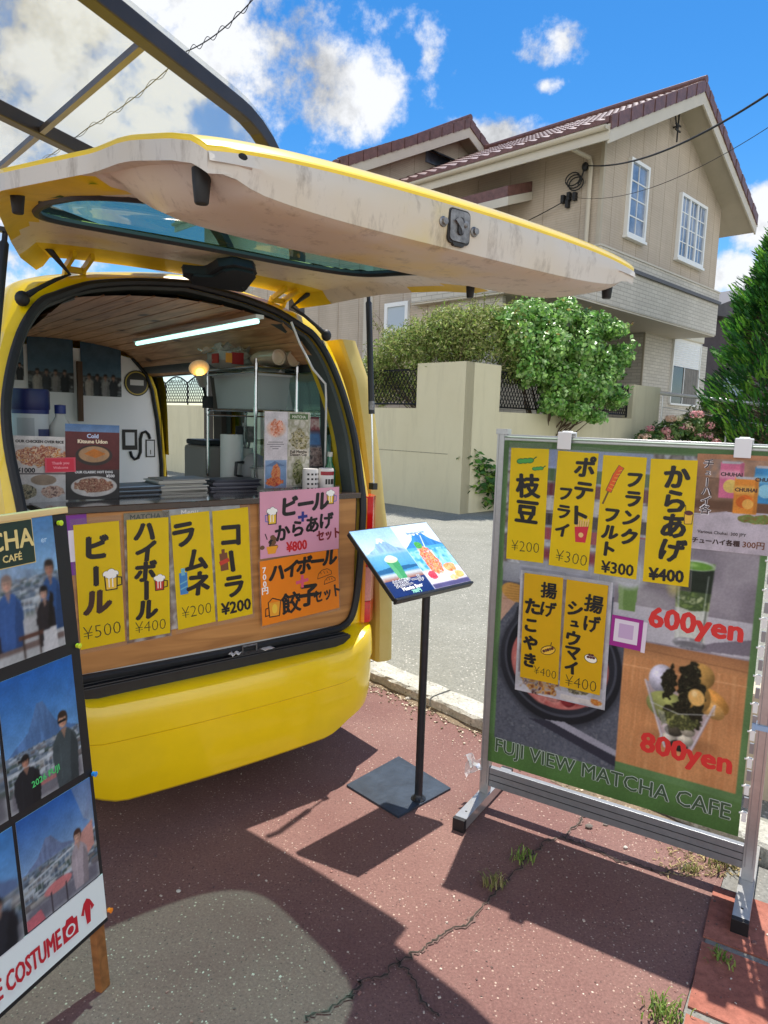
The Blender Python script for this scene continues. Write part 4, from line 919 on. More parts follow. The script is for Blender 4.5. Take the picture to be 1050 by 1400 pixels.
# ================================================================== YELLOW KITCHEN VAN
VO = Vector((-.6, 2.58, 0)); VROT = R(39)
VU = np.array([math.sin(R(51)), math.cos(R(51)), 0]); VV = np.array([-math.cos(R(51)), math.sin(R(51)), 0]); VOn = np.array(VO)
van = empty('kitchen_van', VO, VROT, 'yellow kitchen van with its tailgate raised and a serving counter in the back', 'van')
VMAT = Matrix.Translation(VO) @ Matrix.Rotation(VROT, 4, 'Z')
def vb(px, py, b):     # point of the van's own space on the cross plane b
    p = onplane(px, py, VOn + VV * b, VV) - VOn; return Vector((p @ VU, b, p[2]))
def va(px, py, a):
    p = onplane(px, py, VOn + VU * a, VU) - VOn; return Vector((a, p @ VV, p[2]))
def vz(px, py, z):
    p = gz(px, py, z) - VOn; return Vector((p @ VU, p @ VV, z))
YEL = M('yellow_paint', lc(244, 206, 8), .28, 0, nscale=5, namt=.08, coat=.6, spec=.5)
YELIN = M('yellow_jamb_paint', lc(214, 182, 30), .5, 0, nscale=9, namt=.14)
def primer():
    m = bpy.data.materials.new('primer_paint'); m.use_nodes = True; n = m.node_tree.nodes; l = m.node_tree.links; p = n['Principled BSDF']; p.inputs['Roughness'].default_value = .42
    t = n.new('ShaderNodeTexCoord'); a = n.new('ShaderNodeTexNoise'); a.inputs['Scale'].default_value = 2.3; a.inputs['Detail'].default_value = 5; l.new(t.outputs['Object'], a.inputs['Vector'])
    r_ = n.new('ShaderNodeValToRGB'); e = r_.color_ramp.elements; e[0].position = .42; e[0].color = lc(208, 201, 188); e[1].position = .76; e[1].color = lc(214, 190, 84); e.new(.59).color = lc(208, 196, 172)
    l.new(a.outputs['Fac'], r_.inputs[0])
    s = n.new('ShaderNodeTexNoise'); s.inputs['Scale'].default_value = 22; s.inputs['Detail'].default_value = 7; s.inputs['Roughness'].default_value = .75; mp = n.new('ShaderNodeMapping'); mp.inputs['Scale'].default_value = (1, 1, .25); l.new(t.outputs['Object'], mp.inputs[0]); l.new(mp.outputs[0], s.inputs['Vector'])
    g = n.new('ShaderNodeMapRange'); g.inputs['From Min'].default_value = .53; g.inputs['From Max'].default_value = .82; l.new(s.outputs['Fac'], g.inputs['Value'])
    mx_ = n.new('ShaderNodeMix'); mx_.data_type = 'RGBA'; l.new(g.outputs[0], mx_.inputs['Factor']); l.new(r_.outputs[0], mx_.inputs[6]); mx_.inputs[7].default_value = lc(120, 104, 86); l.new(mx_.outputs[2], p.inputs['Base Color']); return m
PRIM = primer()
RUB = M('black_rubber_seal', lc(24, 25, 26), .55, nscale=30, namt=.3); BLK = M('black_plastic', lc(32, 33, 35), .45, nscale=25, namt=.2); DGREY = M('dark_grey_trim', lc(70, 76, 74), .6, nscale=12, namt=.15)
TGLASS = glassy('tinted_tailgate_glass', (.23, .49, .47, 1), .03, .02, fres=.22); QGLASS = glassy('tinted_quarter_glass', (.42, .62, .60, 1), .05, .02, fres=.4)
METAL = M('worn_metal', lc(128, 126, 124), .42, .8, nscale=45, namt=.55); CHROME = M('chrome_wire', lc(200, 200, 200), .18, 1.0)
def wood(name, c1, c2, axis, plank, line=True, rough=.5, sc=1.0):
    m = bpy.data.materials.new(name); m.use_nodes = True; n = m.node_tree.nodes; l = m.node_tree.links; p = n['Principled BSDF']; p.inputs['Roughness'].default_value = rough
    t = n.new('ShaderNodeTexCoord'); mp = n.new('ShaderNodeMapping'); s = [9 * sc, 9 * sc, 9 * sc]; s['xyz'.index(axis)] = .9 * sc; mp.inputs['Scale'].default_value = s; l.new(t.outputs['Object'], mp.inputs[0])
    a = n.new('ShaderNodeTexNoise'); a.inputs['Scale'].default_value = 3; a.inputs['Detail'].default_value = 8; a.inputs['Distortion'].default_value = 1.2; l.new(mp.outputs[0], a.inputs['Vector'])
    r_ = n.new('ShaderNodeValToRGB'); e = r_.color_ramp.elements; e[0].position = .32; e[0].color = c1; e[1].position = .68; e[1].color = c2; l.new(a.outputs['Fac'], r_.inputs[0]); out = r_.outputs[0]
    v = n.new('ShaderNodeTexVoronoi'); v.inputs['Scale'].default_value = 1; mk = n.new('ShaderNodeMapping'); s2 = [5.0, 5.0, 5.0]; s2['xyz'.index(axis)] = 2.2; mk.inputs['Scale'].default_value = s2; l.new(t.outputs['Object'], mk.inputs[0]); l.new(mk.outputs[0], v.inputs['Vector'])
    g = n.new('ShaderNodeMapRange'); g.inputs['From Min'].default_value = .13; g.inputs['From Max'].default_value = .06; l.new(v.outputs['Distance'], g.inputs['Value'])
    k = n.new('ShaderNodeMix'); k.data_type = 'RGBA'; l.new(g.outputs[0], k.inputs['Factor']); l.new(out, k.inputs[6]); k.inputs[7].default_value = tuple(q * .3 for q in c1[:3]) + (1,); l.new(k.outputs[2], p.inputs['Base Color']); return m
PINE = wood('pine_planks', lc(168, 120, 80), lc(216, 170, 122), 'y', .1); PLY = wood('pine_panel', lc(158, 106, 54), lc(196, 140, 78), 'x', 0, sc=.7); LEGW = wood('brown_wood', lc(120, 74, 36), lc(158, 102, 54), 'z', 0)

bl_ = lambda z: 0.0 if z < 1.15 else (z - 1.15) / .75 * .28
OU = [(0, 2.07), (.16, 2.052), (.36, 2.018), (.45, 1.997), (.53, 1.975), (.61, 1.935), (.665, 1.84), (.705, 1.67), (.715, 1.51), (.717, 1.3), (.722, 1.13), (.738, .9), (.742, .62), (.735, .40), (.68, .33), (0, .32)]
SE = [(0, 2.02), (.2, 1.998), (.34, 1.97), (.41, 1.948), (.5, 1.905), (.56, 1.868), (.615, 1.78), (.652, 1.66), (.672, 1.53), (.678, 1.38), (.662, 1.17), (.65, .88), (.625, .68), (.57, .605), (.45, .59), (0, .585)]
def crom(P, k=4):
    P = [np.array(p, float) for p in P]; o = []
    for i in range(len(P) - 1):
        p0, p1, p2_, p3 = P[max(i - 1, 0)], P[i], P[i + 1], P[min(i + 2, len(P) - 1)]
        for j in range(k):
            t = j / k; o.append(.5 * ((2 * p1) + (-p0 + p2_) * t + (2 * p0 - 5 * p1 + 4 * p2_ - p3) * t * t + (-p0 + 3 * p1 - 3 * p2_ + p3) * t ** 3))
    return o + [P[-1]]
LW = lambda z: 1 + .05 * min(1, max(0, (1.86 - z) / .35))     # the near side shows a little wider
def loop(P): h = crom(P); return [(p[0], p[1]) for p in h] + [(-p[0] * LW(p[1]), p[1]) for p in h[-2:0:-1]]
LO, LS = loop(OU), loop(SE); NL = len(LO)
def shrink(L_, d):
    out = []
    for i in range(len(L_)):
        x0, z0 = L_[i - 1]; x1, z1 = L_[(i + 1) % len(L_)]; tx, tz = x1 - x0, z1 - z0; l = math.hypot(tx, tz) or 1; out.append((L_[i][0] - tz / l * -d * -1, L_[i][1] + tx / l * -d * 1) if False else (L_[i][0] + tz / l * d, L_[i][1] - tx / l * d))
    return out
# check which way is inwards
_t = shrink(LS, .03)
if abs(_t[20][0]) > abs(LS[20][0]): shrink_ = lambda L_, d: shrink(L_, -d)
else: shrink_ = shrink
ring = lambda L_, db, sc=1.0: [(a * sc, bl_(z) + db, z) for a, z in L_]
MIDL = [((a * .5 + c * .5), (z * .5 + w_ * .5)) for (a, z), (c, w_) in zip(LO, LS)]
body = MB()
body.loft([ring(LO, .17), ring(shrink_(LO, .006), .09), ring(shrink_(LO, .022), .035), ring(MIDL, .006), ring(LS, -.004)], 0)
body.loft([ring(LS, -.004), ring(LS, .03), ring(shrink_(LS, .03), .05), ring(shrink_(LS, .035), .14)], 1)
ss = list(np.linspace(0, 1, 43)); BF = 2.62
pts = [[(a, bl_(z) + .17 + (BF - bl_(z) - .17) * s_, z) for a, z in LO] for s_ in ss]
def inopen(a, b, z, liner=False):
    if a > .3:
        if 1.47 < b < 2.36 and .40 < z < 1.80: return True
        if .36 < b < 1.30 and 1.22 < z < 1.72: return True
    if a < -.3 and 1.22 < z < 1.72 and (.36 < b < 1.30 or 1.5 < b < 2.3): return True
    return False
def shell(P, m, flip=False):
    vs = [q for r_ in P for q in r_]; n = len(P[0]); fs = []
    for i in range(len(P) - 1):
        for j in range(n):
            q = [P[i][j], P[i][(j + 1) % n], P[i + 1][(j + 1) % n], P[i + 1][j]]; c = [sum(k[t] for k in q) / 4 for t in range(3)]
            if inopen(*c): continue
            fs.append((i * n + j, i * n + (j + 1) % n, (i + 1) * n + (j + 1) % n, (i + 1) * n + j))
    body.add(vs, fs, m, True)
shell(pts, 0)
fr = []
for b_, top, sc in ((BF, 2.07, 1.0), (2.72, 2.0, .995), (2.9, 1.66, .985), (3.08, 1.28, .975), (3.22, 1.0, .96), (3.30, .92, .94), (3.33, .7, .92), (3.32, .4, .9)):
    fr.append([(a * sc, b_, z if top >= 2.06 else min(z, top + (z - 1.0) * .02)) for a, z in LO])
body.loft(fr, 0); body.add(fr[-1], [tuple(range(NL))], 0)
body.build('body', [YEL, YELIN], van, angle=50)
lin_ = [[(a * .945, b, z - .045 * max(-1, min(1, (z - 1.1) * 2))) for a, z in LO] for b in np.linspace(.32, 2.58, 40)]
keep = body; body = MB(); shell(lin_, 0); body.build('inner_lining', [DGREY], van)
# rubber seal round the opening
m_ = MB(); m_.tube([Vector((a, bl_(z) - .010, z)) for a, z in shrink_(LS, .012) + shrink_(LS, .012)[:1]], .016, 8, cap=False); m_.build('door_seal', [RUB], van)
m_ = MB(); lp = shrink_(LS, .045); m_.loft([ring(shrink_(LS, .024), .02), ring(shrink_(LS, .036), .03), ring(shrink_(LS, .042), .10)], 0); m_.build('opening_trim', [DGREY], van)
def glass_strip(b0, b1, z0, z1, side, name='quarter_glass', ext=.004):
    prof = [p for p in crom(OU, 6) if z0 <= p[1] <= z1]; m_ = MB()
    vs = [[(side * (p[0] - ext), b, p[1]) for p in prof] for b in np.linspace(b0, b1, 5)]; m_.loft(vs, 0, False); return m_.build(name, [QGLASS], van)
glass_strip(.34, 1.32, 1.19, 1.75, 1); glass_strip(.34, 1.32, 1.19, 1.75, -1); glass_strip(1.48, 2.32, 1.19, 1.75, -1)
m_ = MB(); prof = [(-.60, 0), (.60, 0)]; m_.loft([[(-.56 * k, 2.73 + t * .42, 1.97 - t * .82) for k in (-1, -.5, 0, .5, 1)] for t in np.linspace(.05, .93, 8)], 0, False); 
m_.v = [(x * (1 + .12 * (1.9 - z)), y + .035 * (1 - (x / .7) ** 2), z + .012) for x, y, z in m_.v]; m_.build('windscreen', [M('dark_windscreen', lc(26, 34, 36), .05, spec=.9)], van)
for s_ in (-1, 1):
    m_ = MB(); m_.ell((s_ * .5, 3.315, .72), (.13, .035, .09)); m_.build('headlight', [M('headlight_lens', lc(210, 214, 216), .1, .2)], van)
# wheels
TYRE = M('tyre', lc(28, 28, 28), .85, nscale=30, namt=.3)
for s_ in (-1, 1):
    for b_ in (.62, 2.55):
        m_ = MB(); Rm = Matrix.Rotation(R(90), 3, 'Y'); m_.lathe([(.16, -.075), (.235, -.078), (.262, -.06), (.268, 0), (.262, .06), (.235, .078), (.16, .075)], (s_ * .635, b_, .268), 28, 0, Rm); wh = m_.build('wheel', [TYRE], van)
        m_ = MB(); m_.lathe([(.03, -.05), (.15, -.06), (.165, -.03), (.165, .03), (.15, .06), (.03, .05)], (s_ * .65, b_, .268), 24, 0, Rm); m_.build('rim', [METAL], wh)
m_ = MB(); m_.bb(-.66, .66, .1, 3.2, .24, .33); m_.bb(-.55, .55, .0, .1, .27, .34); m_.build('underbody', [BLK], van)
m_ = MB(); q = vb(462, 970, .25); m_.bb(.50, .56, .02, .05, .17, .30); m_.bb(.49, .57, .015, .055, .16, .18); m_.build('tow_hook', [BLK], van)
# sill plate with striker, bottom trim
m_ = MB(); m_.bb(-.6, .56, -.06, .05, .535, .585); m_.bb(-.59, .55, -.056, -.05, .5851, .592); m_.bb(-.59, .55, -.02, -.014, .5851, .59); m_.build('sill_plate', [BLK], van, bevel=.006)
q = vz(352, 897, .59); m_ = MB(); m_.tube([(q.x - .03, -.03, .585), (q.x - .03, -.03, .615), (q.x + .03, -.03, .615), (q.x + .03, -.03, .585)], .005, 6); m_.bb(q.x - .06, q.x + .06, -.045, -.015, .586, .592); m_.build('striker', [METAL], van)
# bumper
path = []
for a in np.linspace(-.52, .52, 27): path.append((a, -.035 * (1 - (a / .6) ** 2)))
def arc(s_): return [(s_ * (.52 + .12 * math.sin(t)), .0 + .12 * (1 - math.cos(t)) - .009) for t in np.linspace(.17, math.pi / 2, 9)] + [(s_ * .645, .2), (s_ * .645, .34)]
path = arc(-1)[::-1] + path + arc(1)
rings = []
for i, (a, b) in enumerate(path):
    p0, p1 = path[max(i - 1, 0)], path[min(i + 1, len(path) - 1)]; tx, ty = p1[0] - p0[0], p1[1] - p0[1]; l = math.hypot(tx, ty); nx, ny = ty / l, -tx / l
    k = min(1, max(0, (abs(a) - .50) / .10)); k = k * k * (3 - 2 * k); zt = .535 + .065 * k
    kb = min(1, max(0, (abs(a) - .40) / .24)); kb = kb * kb * (3 - 2 * kb); zb = .172 + .085 * kb
    prof = [(.0, zt + .010), (.04, zt + .011), (.085 - .02 * k, zt + .005), (.098, zt - .004), (.105, zt - .018), (.110, zt - .065), (.112, zt - .125), (.106, zt - .131), (.106, zt - .15), (.107, zb + .12), (.101, zb + .05), (.092, zb + .012), (.082, zb + .002), (.03, zb), (0, zb + .01)]
    rings.append([(a + nx * d, b + ny * d, z) for d, z in prof])
m_ = MB(); m_.loft(rings, 0, True, True); m_.build('bumper', [M('bumper_paint', lc(244, 206, 6), .30, 0, nscale=7, namt=.05, coat=.5, bscale=5, bstr=.04)], van, angle=28)
# tail lights at both rear corners
for s_ in (1, -1):
    secs = lambda z, g=0: [(s_ * (.668 + (.0 if z > .7 else -.004)), -.006 - g, z), (s_ * .70, -.012 - g, z), (s_ * .735, .015 - g, z), (s_ * (.764 + g), .08, z), (s_ * (.762 + g), .16, z), (s_ * .70, .16, z), (s_ * .668, .02, z)]
    def lens(name, z0, z1, mat, par=None):
        m_ = MB(); zs = np.linspace(z0, z1, 8); m_.loft([secs(z) for z in zs], 0, True, True); return m_.build(name, [mat], par or van)
    tl = lens('tail_light', .72 + .14, 1.17, M('red_lens', lc(206, 22, 24), .12, coat=.5, nscale=90, namt=.12))
    lens('reverse_lens', .705, .857, M('pink_clear_lens', lc(214, 140, 130), .12, coat=.5, nscale=90, namt=.12), tl); lens('lower_lens', .608, .702, MATS['red_lens'], tl)
    m_ = MB(); m_.loft([[(s_ * .655, -.008, z), (s_ * .667, -.014, z), (s_ * .667, .02, z), (s_ * .655, .02, z)] for z in np.linspace(.61, 1.165, 6)], 0, True, True); m_.build('amber_strip', [M('amber_lens', lc(236, 150, 30), .2, coat=.4)], tl)
# slid-back side door
dz = list(np.linspace(.39, 1.86, 34)); aof = lambda z: float(np.interp(-z, [-p[1] for p in OU[4:14]], [p[0] for p in OU[4:14]]))
br = lambda z: float(np.interp(z, [.36, .87, 1.28, 1.69, 1.83], [.03, .065, .13, .225, .27]))
m_ = MB(); dbs = list(np.linspace(0, 1, 26))
def dsk(s_, z): b = br(z) + (1.12 - br(z)) * s_; return .36 < b < .98 and 1.2 < z < 1.70
m_.grid(lambda s_, z: (aof(z) + .135, br(z) + (1.12 - br(z)) * s_, z), dbs, dz, 0, True, dsk); m_.grid(lambda s_, z: (aof(z) + .05, br(z) + .015 + (1.105 - br(z)) * s_, z), dbs, dz, 1, True, dsk)
m_.loft([[(aof(z) + .05, br(z) + .015, z), (aof(z) + .06, br(z) - .004, z), (aof(z) + .10, br(z) - .012, z), (aof(z) + .125, br(z) - .006, z), (aof(z) + .135, br(z), z)] for z in dz], 1, False)
for z, k in ((dz[0], 0), (dz[-1], 0)): m_.add([(aof(z) + .05, br(z), z), (aof(z) + .135, br(z), z), (aof(z) + .135, 1.12, z), (aof(z) + .05, 1.12, z)], [(0, 1, 2, 3)], 1)
m_.add([(aof(z) + o, 1.12, z) for z in dz for o in (.05, .135)], [(2 * i, 2 * i + 1, 2 * i + 3, 2 * i + 2) for i in range(len(dz) - 1)], 0)
sd = m_.build('sliding_door', [YEL, M('door_edge_paint', lc(196, 170, 84), .5, nscale=6, namt=.15, col2=lc(206, 184, 110))], van, angle=50)
m_ = MB(); m_.grid(lambda b, z: (aof(z) + .09, b, z), [.34, 1.0], list(np.linspace(1.18, 1.72, 8)), 0); m_.build('door_glass', [QGLASS], sd)
m_ = MB(); zz = [z for z in np.linspace(1.2, 1.72, 12)]; m_.tube([Vector((aof(z) + .052, br(z) + .10, z)) for z in zz], .008, 6); m_.build('glass_seal', [RUB], sd)

# ---------------- raised tailgate
TB = [.33, .20, .05, -.10, -.25, -.40, -.54, -.605, -.63, -.75, -.90, -1.05, -1.17, -1.225, -1.245]
TW = [.52, .575, .615, .65, .68, .705, .728, .735, .665, .675, .69, .685, .665, .648, .632]
TZ = [2.075, 2.09, 2.11, 2.125, 2.13, 2.13, 2.12, 2.115, 2.11, 2.095, 2.07, 2.04, 2.008, 1.99, 1.972]
ip = lambda x, xs, ys: float(np.interp(x, xs, ys))
sm = lambda t: (lambda q: q * q * (3 - 2 * q))(min(1.0, max(0.0, t)))
TL = [.545, .62, .675, .72, .76, .80, .825, .822, .818, .775, .712, .688, .667, .650, .634]
tw = lambda b, s_: ip(-b, [-t for t in TB], TL if s_ < 0 else TW)
tz = lambda b: ip(-b, [-t for t in TB], TZ)
crw = lambda b: ip(-b, [-.33, .05, .54, .75, 1.0, 1.245], [.05, .07, .105, .085, .045, .03])
crown = lambda k, b: -crw(b) * (.65 * abs(k) ** 2.2 + .35 * abs(k) ** 8)
ax_ = lambda k, b: k * tw(b, k)
HC, HW2, HB, HD = -.085, .60, -.44, .39      # the window: centre, half width, centre and half depth
inwin = lambda a, b: (abs((a - HC) / HW2) ** 4 + abs((b - HB) / HD) ** 4) < 1
ZI = lambda b: ip(-b, [-.33, -.20, -.05, .07, .40, .75, .85, 1.245], [2.045, 2.056, 2.064, 2.068, 2.045, 1.988, 1.972, 1.95])
def zin(k, b):
    a = ax_(k, b); edge = tw(b, k) - abs(a); z = ZI(b) + crown(k, b) * .45
    zl = ip(-b, [.84, .87, .91, 1.0, 1.12, 1.20, 1.232, 1.245], [1.965, 1.935, 1.905, 1.868, 1.862, 1.862, 1.866, 1.872]) + .03 * abs(k) ** 5
    lip = sm((-b - .84) / .05); z = z * (1 - lip) + zl * lip
    rim = tz(b) + crown(k, b) - .045
    return rim + (z - rim) * sm((edge - .012) / (.035 + .05 * lip))
m_ = MB(); ks = list(np.linspace(-1, 1, 49)); fb_ = sorted(set(list(np.linspace(.33, -1.2, 60)) + [-.605, -.63, -1.22, -1.235, -1.245]), reverse=True)
def surf(fz, m, ks, bs, flip):
    n = len(ks); pts_ = [(ax_(k, b), b, fz(k, b)) for b in bs for k in ks]; fs = []
    for i in range(len(bs) - 1):
        for j in range(n - 1):
            q = (i * n + j, i * n + j + 1, (i + 1) * n + j + 1, (i + 1) * n + j); ca = sum(pts_[t][0] for t in q) / 4; cb = sum(pts_[t][1] for t in q) / 4
            if not inwin(ca, cb): fs.append((q, (ca < -.655 - .04 * math.sin(cb * 9) and cb > -.86) or cb > .17 or (ca > .665 and cb > -.62)))
    o_ = len(m_.v); m_.v += pts_
    for q, y_ in fs: m_.f.append(tuple(t + o_ for t in q)); m_.m.append(2 if (m == 1 and y_) else m); m_.sm.append(True)
def zout(k, b):
    r_ = (abs(ax_(k, b) - HC) / (HW2 + .06)) ** 4 + (abs(b - HB) / (HD + .04)) ** 4; thin = zin(k, b) + .045 - .028 * (1 - sm((r_ - .8) / .8)); t = sm((-b - .80) / .12)
    return thin * (1 - t) + (tz(b) + crown(k, b)) * t
surf(zout, 0, ks, fb_, False)
ub_ = sorted(set(list(np.linspace(.33, -.80, 50)) + list(np.linspace(-.82, -.90, 9)) + list(np.linspace(-.95, -1.19, 6)) + [-.605, -.63, -1.20, -1.215, -1.228, -1.238, -1.245]), reverse=True)
surf(zin, 1, ks, ub_, True)
def rimline(f): return [(ax_(-1, b) * (1 + f[1]), b, tz(b) + crown(-1, b) - f[0]) for b in fb_] + [(ax_(k, -1.245), -1.245 - f[1], tz(-1.245) + crown(k, -1.245) - f[0]) for k in ks[1:-1]] + [(ax_(1, b) * (1 + f[1]), b, tz(b) + crown(1, b) - f[0]) for b in fb_[::-1]]
m_.loft([rimline((0, 0)), rimline((.004, .003)), rimline((.010, .002))], 0, False); m_.loft([rimline((.010, .002)), rimline((.045, 0))], 1, False)
# lower face towards the viewer
m_.loft([[(ax_(k, -1.245), -1.247, tz(-1.245) + crown(k, -1.245) - .010) for k in ks], [(ax_(k, -1.245), -1.252, 1.945 + .025 * (1 - abs(k)) - .02 + crown(k, -1.245) * .3) for k in ks], [(ax_(k, -1.245), -1.249, 1.91 + .02 * abs(k) ** 6) for k in ks], [(ax_(k, -1.245), -1.244, zin(k, -1.2445)) for k in ks]], 1, False)
tg = m_.build('tailgate', [YEL, PRIM, YELIN], van, angle=38)
m_ = MB(); m_.grid(lambda a, b: (a, b, ZI(b) + .009 - crw(b) * .45 * (.65 * abs(a / .75) ** 2.2 + .35 * abs(a / .75) ** 8)), list(np.linspace(HC - HW2 - .02, HC + HW2 + .02, 25)), list(np.linspace(HB + HD + .02, HB - HD - .02, 10)), 0, True); m_.build('rear_glass', [TGLASS], tg)
m_ = MB(); L_ = []
for t in np.linspace(0, 2 * math.pi, 73):
    c_, s_ = math.cos(t), math.sin(t); a = HC + (HW2 - .004) * math.copysign(abs(c_) ** .5, c_); b = HB + (HD - .004) * math.copysign(abs(s_) ** .5, s_); L_.append(Vector((a, b, zin(a / tw(b, a), b) + .002)))
m_.tube(L_, .012, 6, cap=False); m_.build('glass_seal', [RUB], tg)
# slots in the inner lip, wiper motor cover, latch, stops
m_ = MB()
for (a0, a1) in ((-.30, -.16), (-.08, .06), (.09, .115), (.16, .34), (.40, .48)):
    zz = zin(.5 * (a0 + a1) / .67, -.847); m_.add([(a0, -.858, zz - .006), (a0 + .01, -.838, zz - .003), (a1 - .015, -.838, zz - .003), (a1, -.858, zz - .006)], [(0, 1, 2, 3)])
m_.build('slot', [DARK], tg, solid=.004)
q0, q1 = vz(250, 345, 2.03), vz(340, 372, 2.02)
m_ = MB(); poly_ = [(-.255, -.055), (-.215, -.12), (-.06, -.14), (.04, -.10), (.05, .06), (-.02, .105), (-.14, .105), (-.22, .03), (-.25, .0)]
cx_, cy_ = .0, .10
pl_ = [(-.19, -.04), (-.15, -.06), (-.13, -.085), (.075, -.085), (.085, -.06), (.085, .06), (.06, .085), (-.03, .09), (-.08, .06), (-.105, .0), (-.15, -.01), (-.19, -.015)]
wf = lambda x, y, h: (x + .035, .0 - y * 1.05 - h * .37, 2.012 + y * .50 - h * .93)
m_.prism([(x * .92, y * .74 - .012) for x, y in pl_], -.02, .012, 0, wf); m_.prism([(x * .80 + .008, y * .60 - .012) for x, y in pl_], .012, .022, 0, wf); wc = m_.build('wiper_cover', [BLK], tg, bevel=.012)
m_ = MB()
for (x, y) in ((-.05, .03), (.055, -.04)): m_.ell(wf(x, y, .0235), (.007, .005, .006), 0, 8, 5)
m_.build('screw', [DARK], wc)
lc_ = vb(628, 310, -1.252); m_ = MB(); rr_ = lambda w_, h_, r_: [(sx * (w_ - r_) + r_ * math.cos(t), sz * (h_ - r_) + r_ * math.sin(t)) for sx, sz, t0 in ((1, 1, 0), (-1, 1, math.pi / 2), (-1, -1, math.pi), (1, -1, 1.5 * math.pi)) for t in np.linspace(t0, t0 + math.pi / 2, 5)]
fy = lambda x, y, h: (x + lc_.x, -1.248 - h, y + lc_.z)
m_.prism(rr_(.033, .036, .012), -.008, .004, 1, fy); m_.prism(rr_(.029, .032, .010), .004, .007, 0, fy); m_.prism(rr_(.008, .018, .006), .007, .011, 1, fy); m_.prism([(-.018, .010), (-.006, .018), (.004, .012), (.008, -.004), (.004, -.018), (.0, -.006), (-.010, .004)], .007, .012, 0, fy); m_.lathe([(.007, 0), (.007, .004), (.004, .006), (.001, .006)], (lc_.x + .014, -1.255, lc_.z + .006), 10, 0, Matrix.Rotation(R(90), 3, 'X'))
m_.prism([(-.020, -.034), (.018, -.034), (.014, -.041), (-.014, -.041)], -.004, .005, 1, fy)
for s_ in (-1, 1): m_.lathe([(.011, 0), (.011, .004), (.007, .006), (.007, .012), (.002, .012)], (lc_.x + s_ * .047, -1.248, lc_.z - .002 * s_), 12, 0, Matrix.Rotation(R(90), 3, 'X'))
m_.build('latch', [METAL, M('grease', lc(38, 36, 34), .5, nscale=40, namt=.4)], tg)
for (a, b, z) in ((.60, -1.185, 1.900), (-.618, -1.185, 1.902), (.69, -.555, 1.985), (-.775, -.535, 1.985)):
    m_ = MB(); m_.lathe([(.017, .02), (.016, .0), (.0125, -.036), (.011, -.038), (.002, -.038)], (a, b, z), 14); m_.build('rubber_stop', [RUB], tg)
q = vb(334, 215, -1.252); m_ = MB(); m_.ell((q.x, -1.247, q.z), (.010, .003, .008)); m_.build('drain_hole', [DARK], tg)
for s_ in (-1, 1):
    m_ = MB()
    for o in (-.03, .03): m_.bar((s_ * .417 + o, .37, 1.955), (s_ * .417 + o, .33, 2.01), .012, .03); m_.bar((s_ * .417 + o, .335, 2.005), (s_ * .417 + o, .22, 2.035), .012, .022)
    m_.bar((s_ * .417 - .03, .335, 2.0), (s_ * .417 + .03, .335, 2.0), .02, .02); m_.bb(s_ * .417 - .045, s_ * .417 + .045, .34, .36, 1.93, 1.96); m_.build('hinge', [YELIN], van)
    m_ = MB(); m_.tube([(s_ * .53, .24, 2.045), (s_ * .49, .26, 2.01), (s_ * .45, .275, 1.972), (s_ * .50, .265, 1.945), (s_ * .56, .255, 1.905), (s_ * .60, .25, 1.875)], [.012, .009, .006, .007, .008, .012], 7); m_.ell((s_ * .61, .245, 1.866), (.024, .02, .026)); m_.build('wiring_grommet', [RUB], van)
    # gas strut: fat black cylinder above, bright rod below
    A_, B_ = Vector((s_ * .69, .05, 2.035)), Vector((.70, -.012, 1.215) if s_ > 0 else (-.80, -.012, 1.215)); mid = A_.lerp(B_, .62)
    m_ = MB(); m_.tube([A_, A_.lerp(B_, .04), A_.lerp(B_, .05), A_.lerp(B_, .56), mid], [.008, .008, .0135, .0135, .0135], 12, 0); m_.tube([A_.lerp(B_, .555), A_.lerp(B_, .60)], .0142, 12, 2); m_.tube([mid, B_], .0045, 8, 1); m_.bb(B_.x - .012, B_.x + .012, B_.y - .012, B_.y + .02, B_.z - .014, B_.z + .014, 0)
    m_.bb(A_.x - .05, A_.x + .012, A_.y - .012, A_.y + .012, A_.z - .008, A_.z + .006, 0); m_.build('gas_strut', [BLK, CHROME, METAL], van)

# ================================================================== SIGNS: helpers
def PM(r, g, b, rough=.45): return M('print_%d_%d_%d' % (r, g, b), lc(r, g, b), rough)
YPAPER = M('yellow_paper', lc(250, 222, 8), .42, trans=.35, nscale=14, namt=.03); OPAPER = M('amber_paper', lc(246, 204, 24), .42, trans=.4, nscale=14, namt=.03)
PINKP = M('pink_paper', lc(232, 168, 190), .45, trans=.15, nscale=14, namt=.03); ORANP = M('orange_paper', lc(250, 142, 14), .45, trans=.15, nscale=14, namt=.03)
LAMI = glassy('laminate_film', (.97, .98, .97, 1), .015, .06, .05, (.85, .85, .82, 1))
class Frame:
    sc = 1.0
    def __init__(s, o, xd, n, out=.0):
        s.o = np.array(o, float); s.x = np.array(xd, float); s.n = np.array(n, float); s.y = np.cross(s.n, s.x)
    def px(s, x, y, out=0.0):
        p = onplane(x, y, s.o + s.n * out, s.n) - s.o; return np.array((p @ s.x, p @ s.y))
    def mat(s, x, y, out, ang=0.0):
        c, q = math.cos(ang), math.sin(ang); xd = s.x * c + s.y * q; yd = s.y * c - s.x * q; return frame_matrix(s.o + s.x * x + s.y * y + s.n * out, xd, yd)
def put(o, fr_, tl, bl, h, out):
    """hang a sheet (its origin is its lower left corner) by the photographed upper and lower left corners"""
    a, b = fr_.px(*tl, out), fr_.px(*bl, out); d = a - b; ang = math.atan2(d[1], d[0]) - math.pi / 2
    # sheet hangs from its upper left corner
    y = np.array((-math.sin(ang), math.cos(ang))); p = a - y * h * fr_.sc; o.matrix_world = fr_.mat(p[0], p[1], out, ang) @ Matrix.Scale(fr_.sc, 4); return o
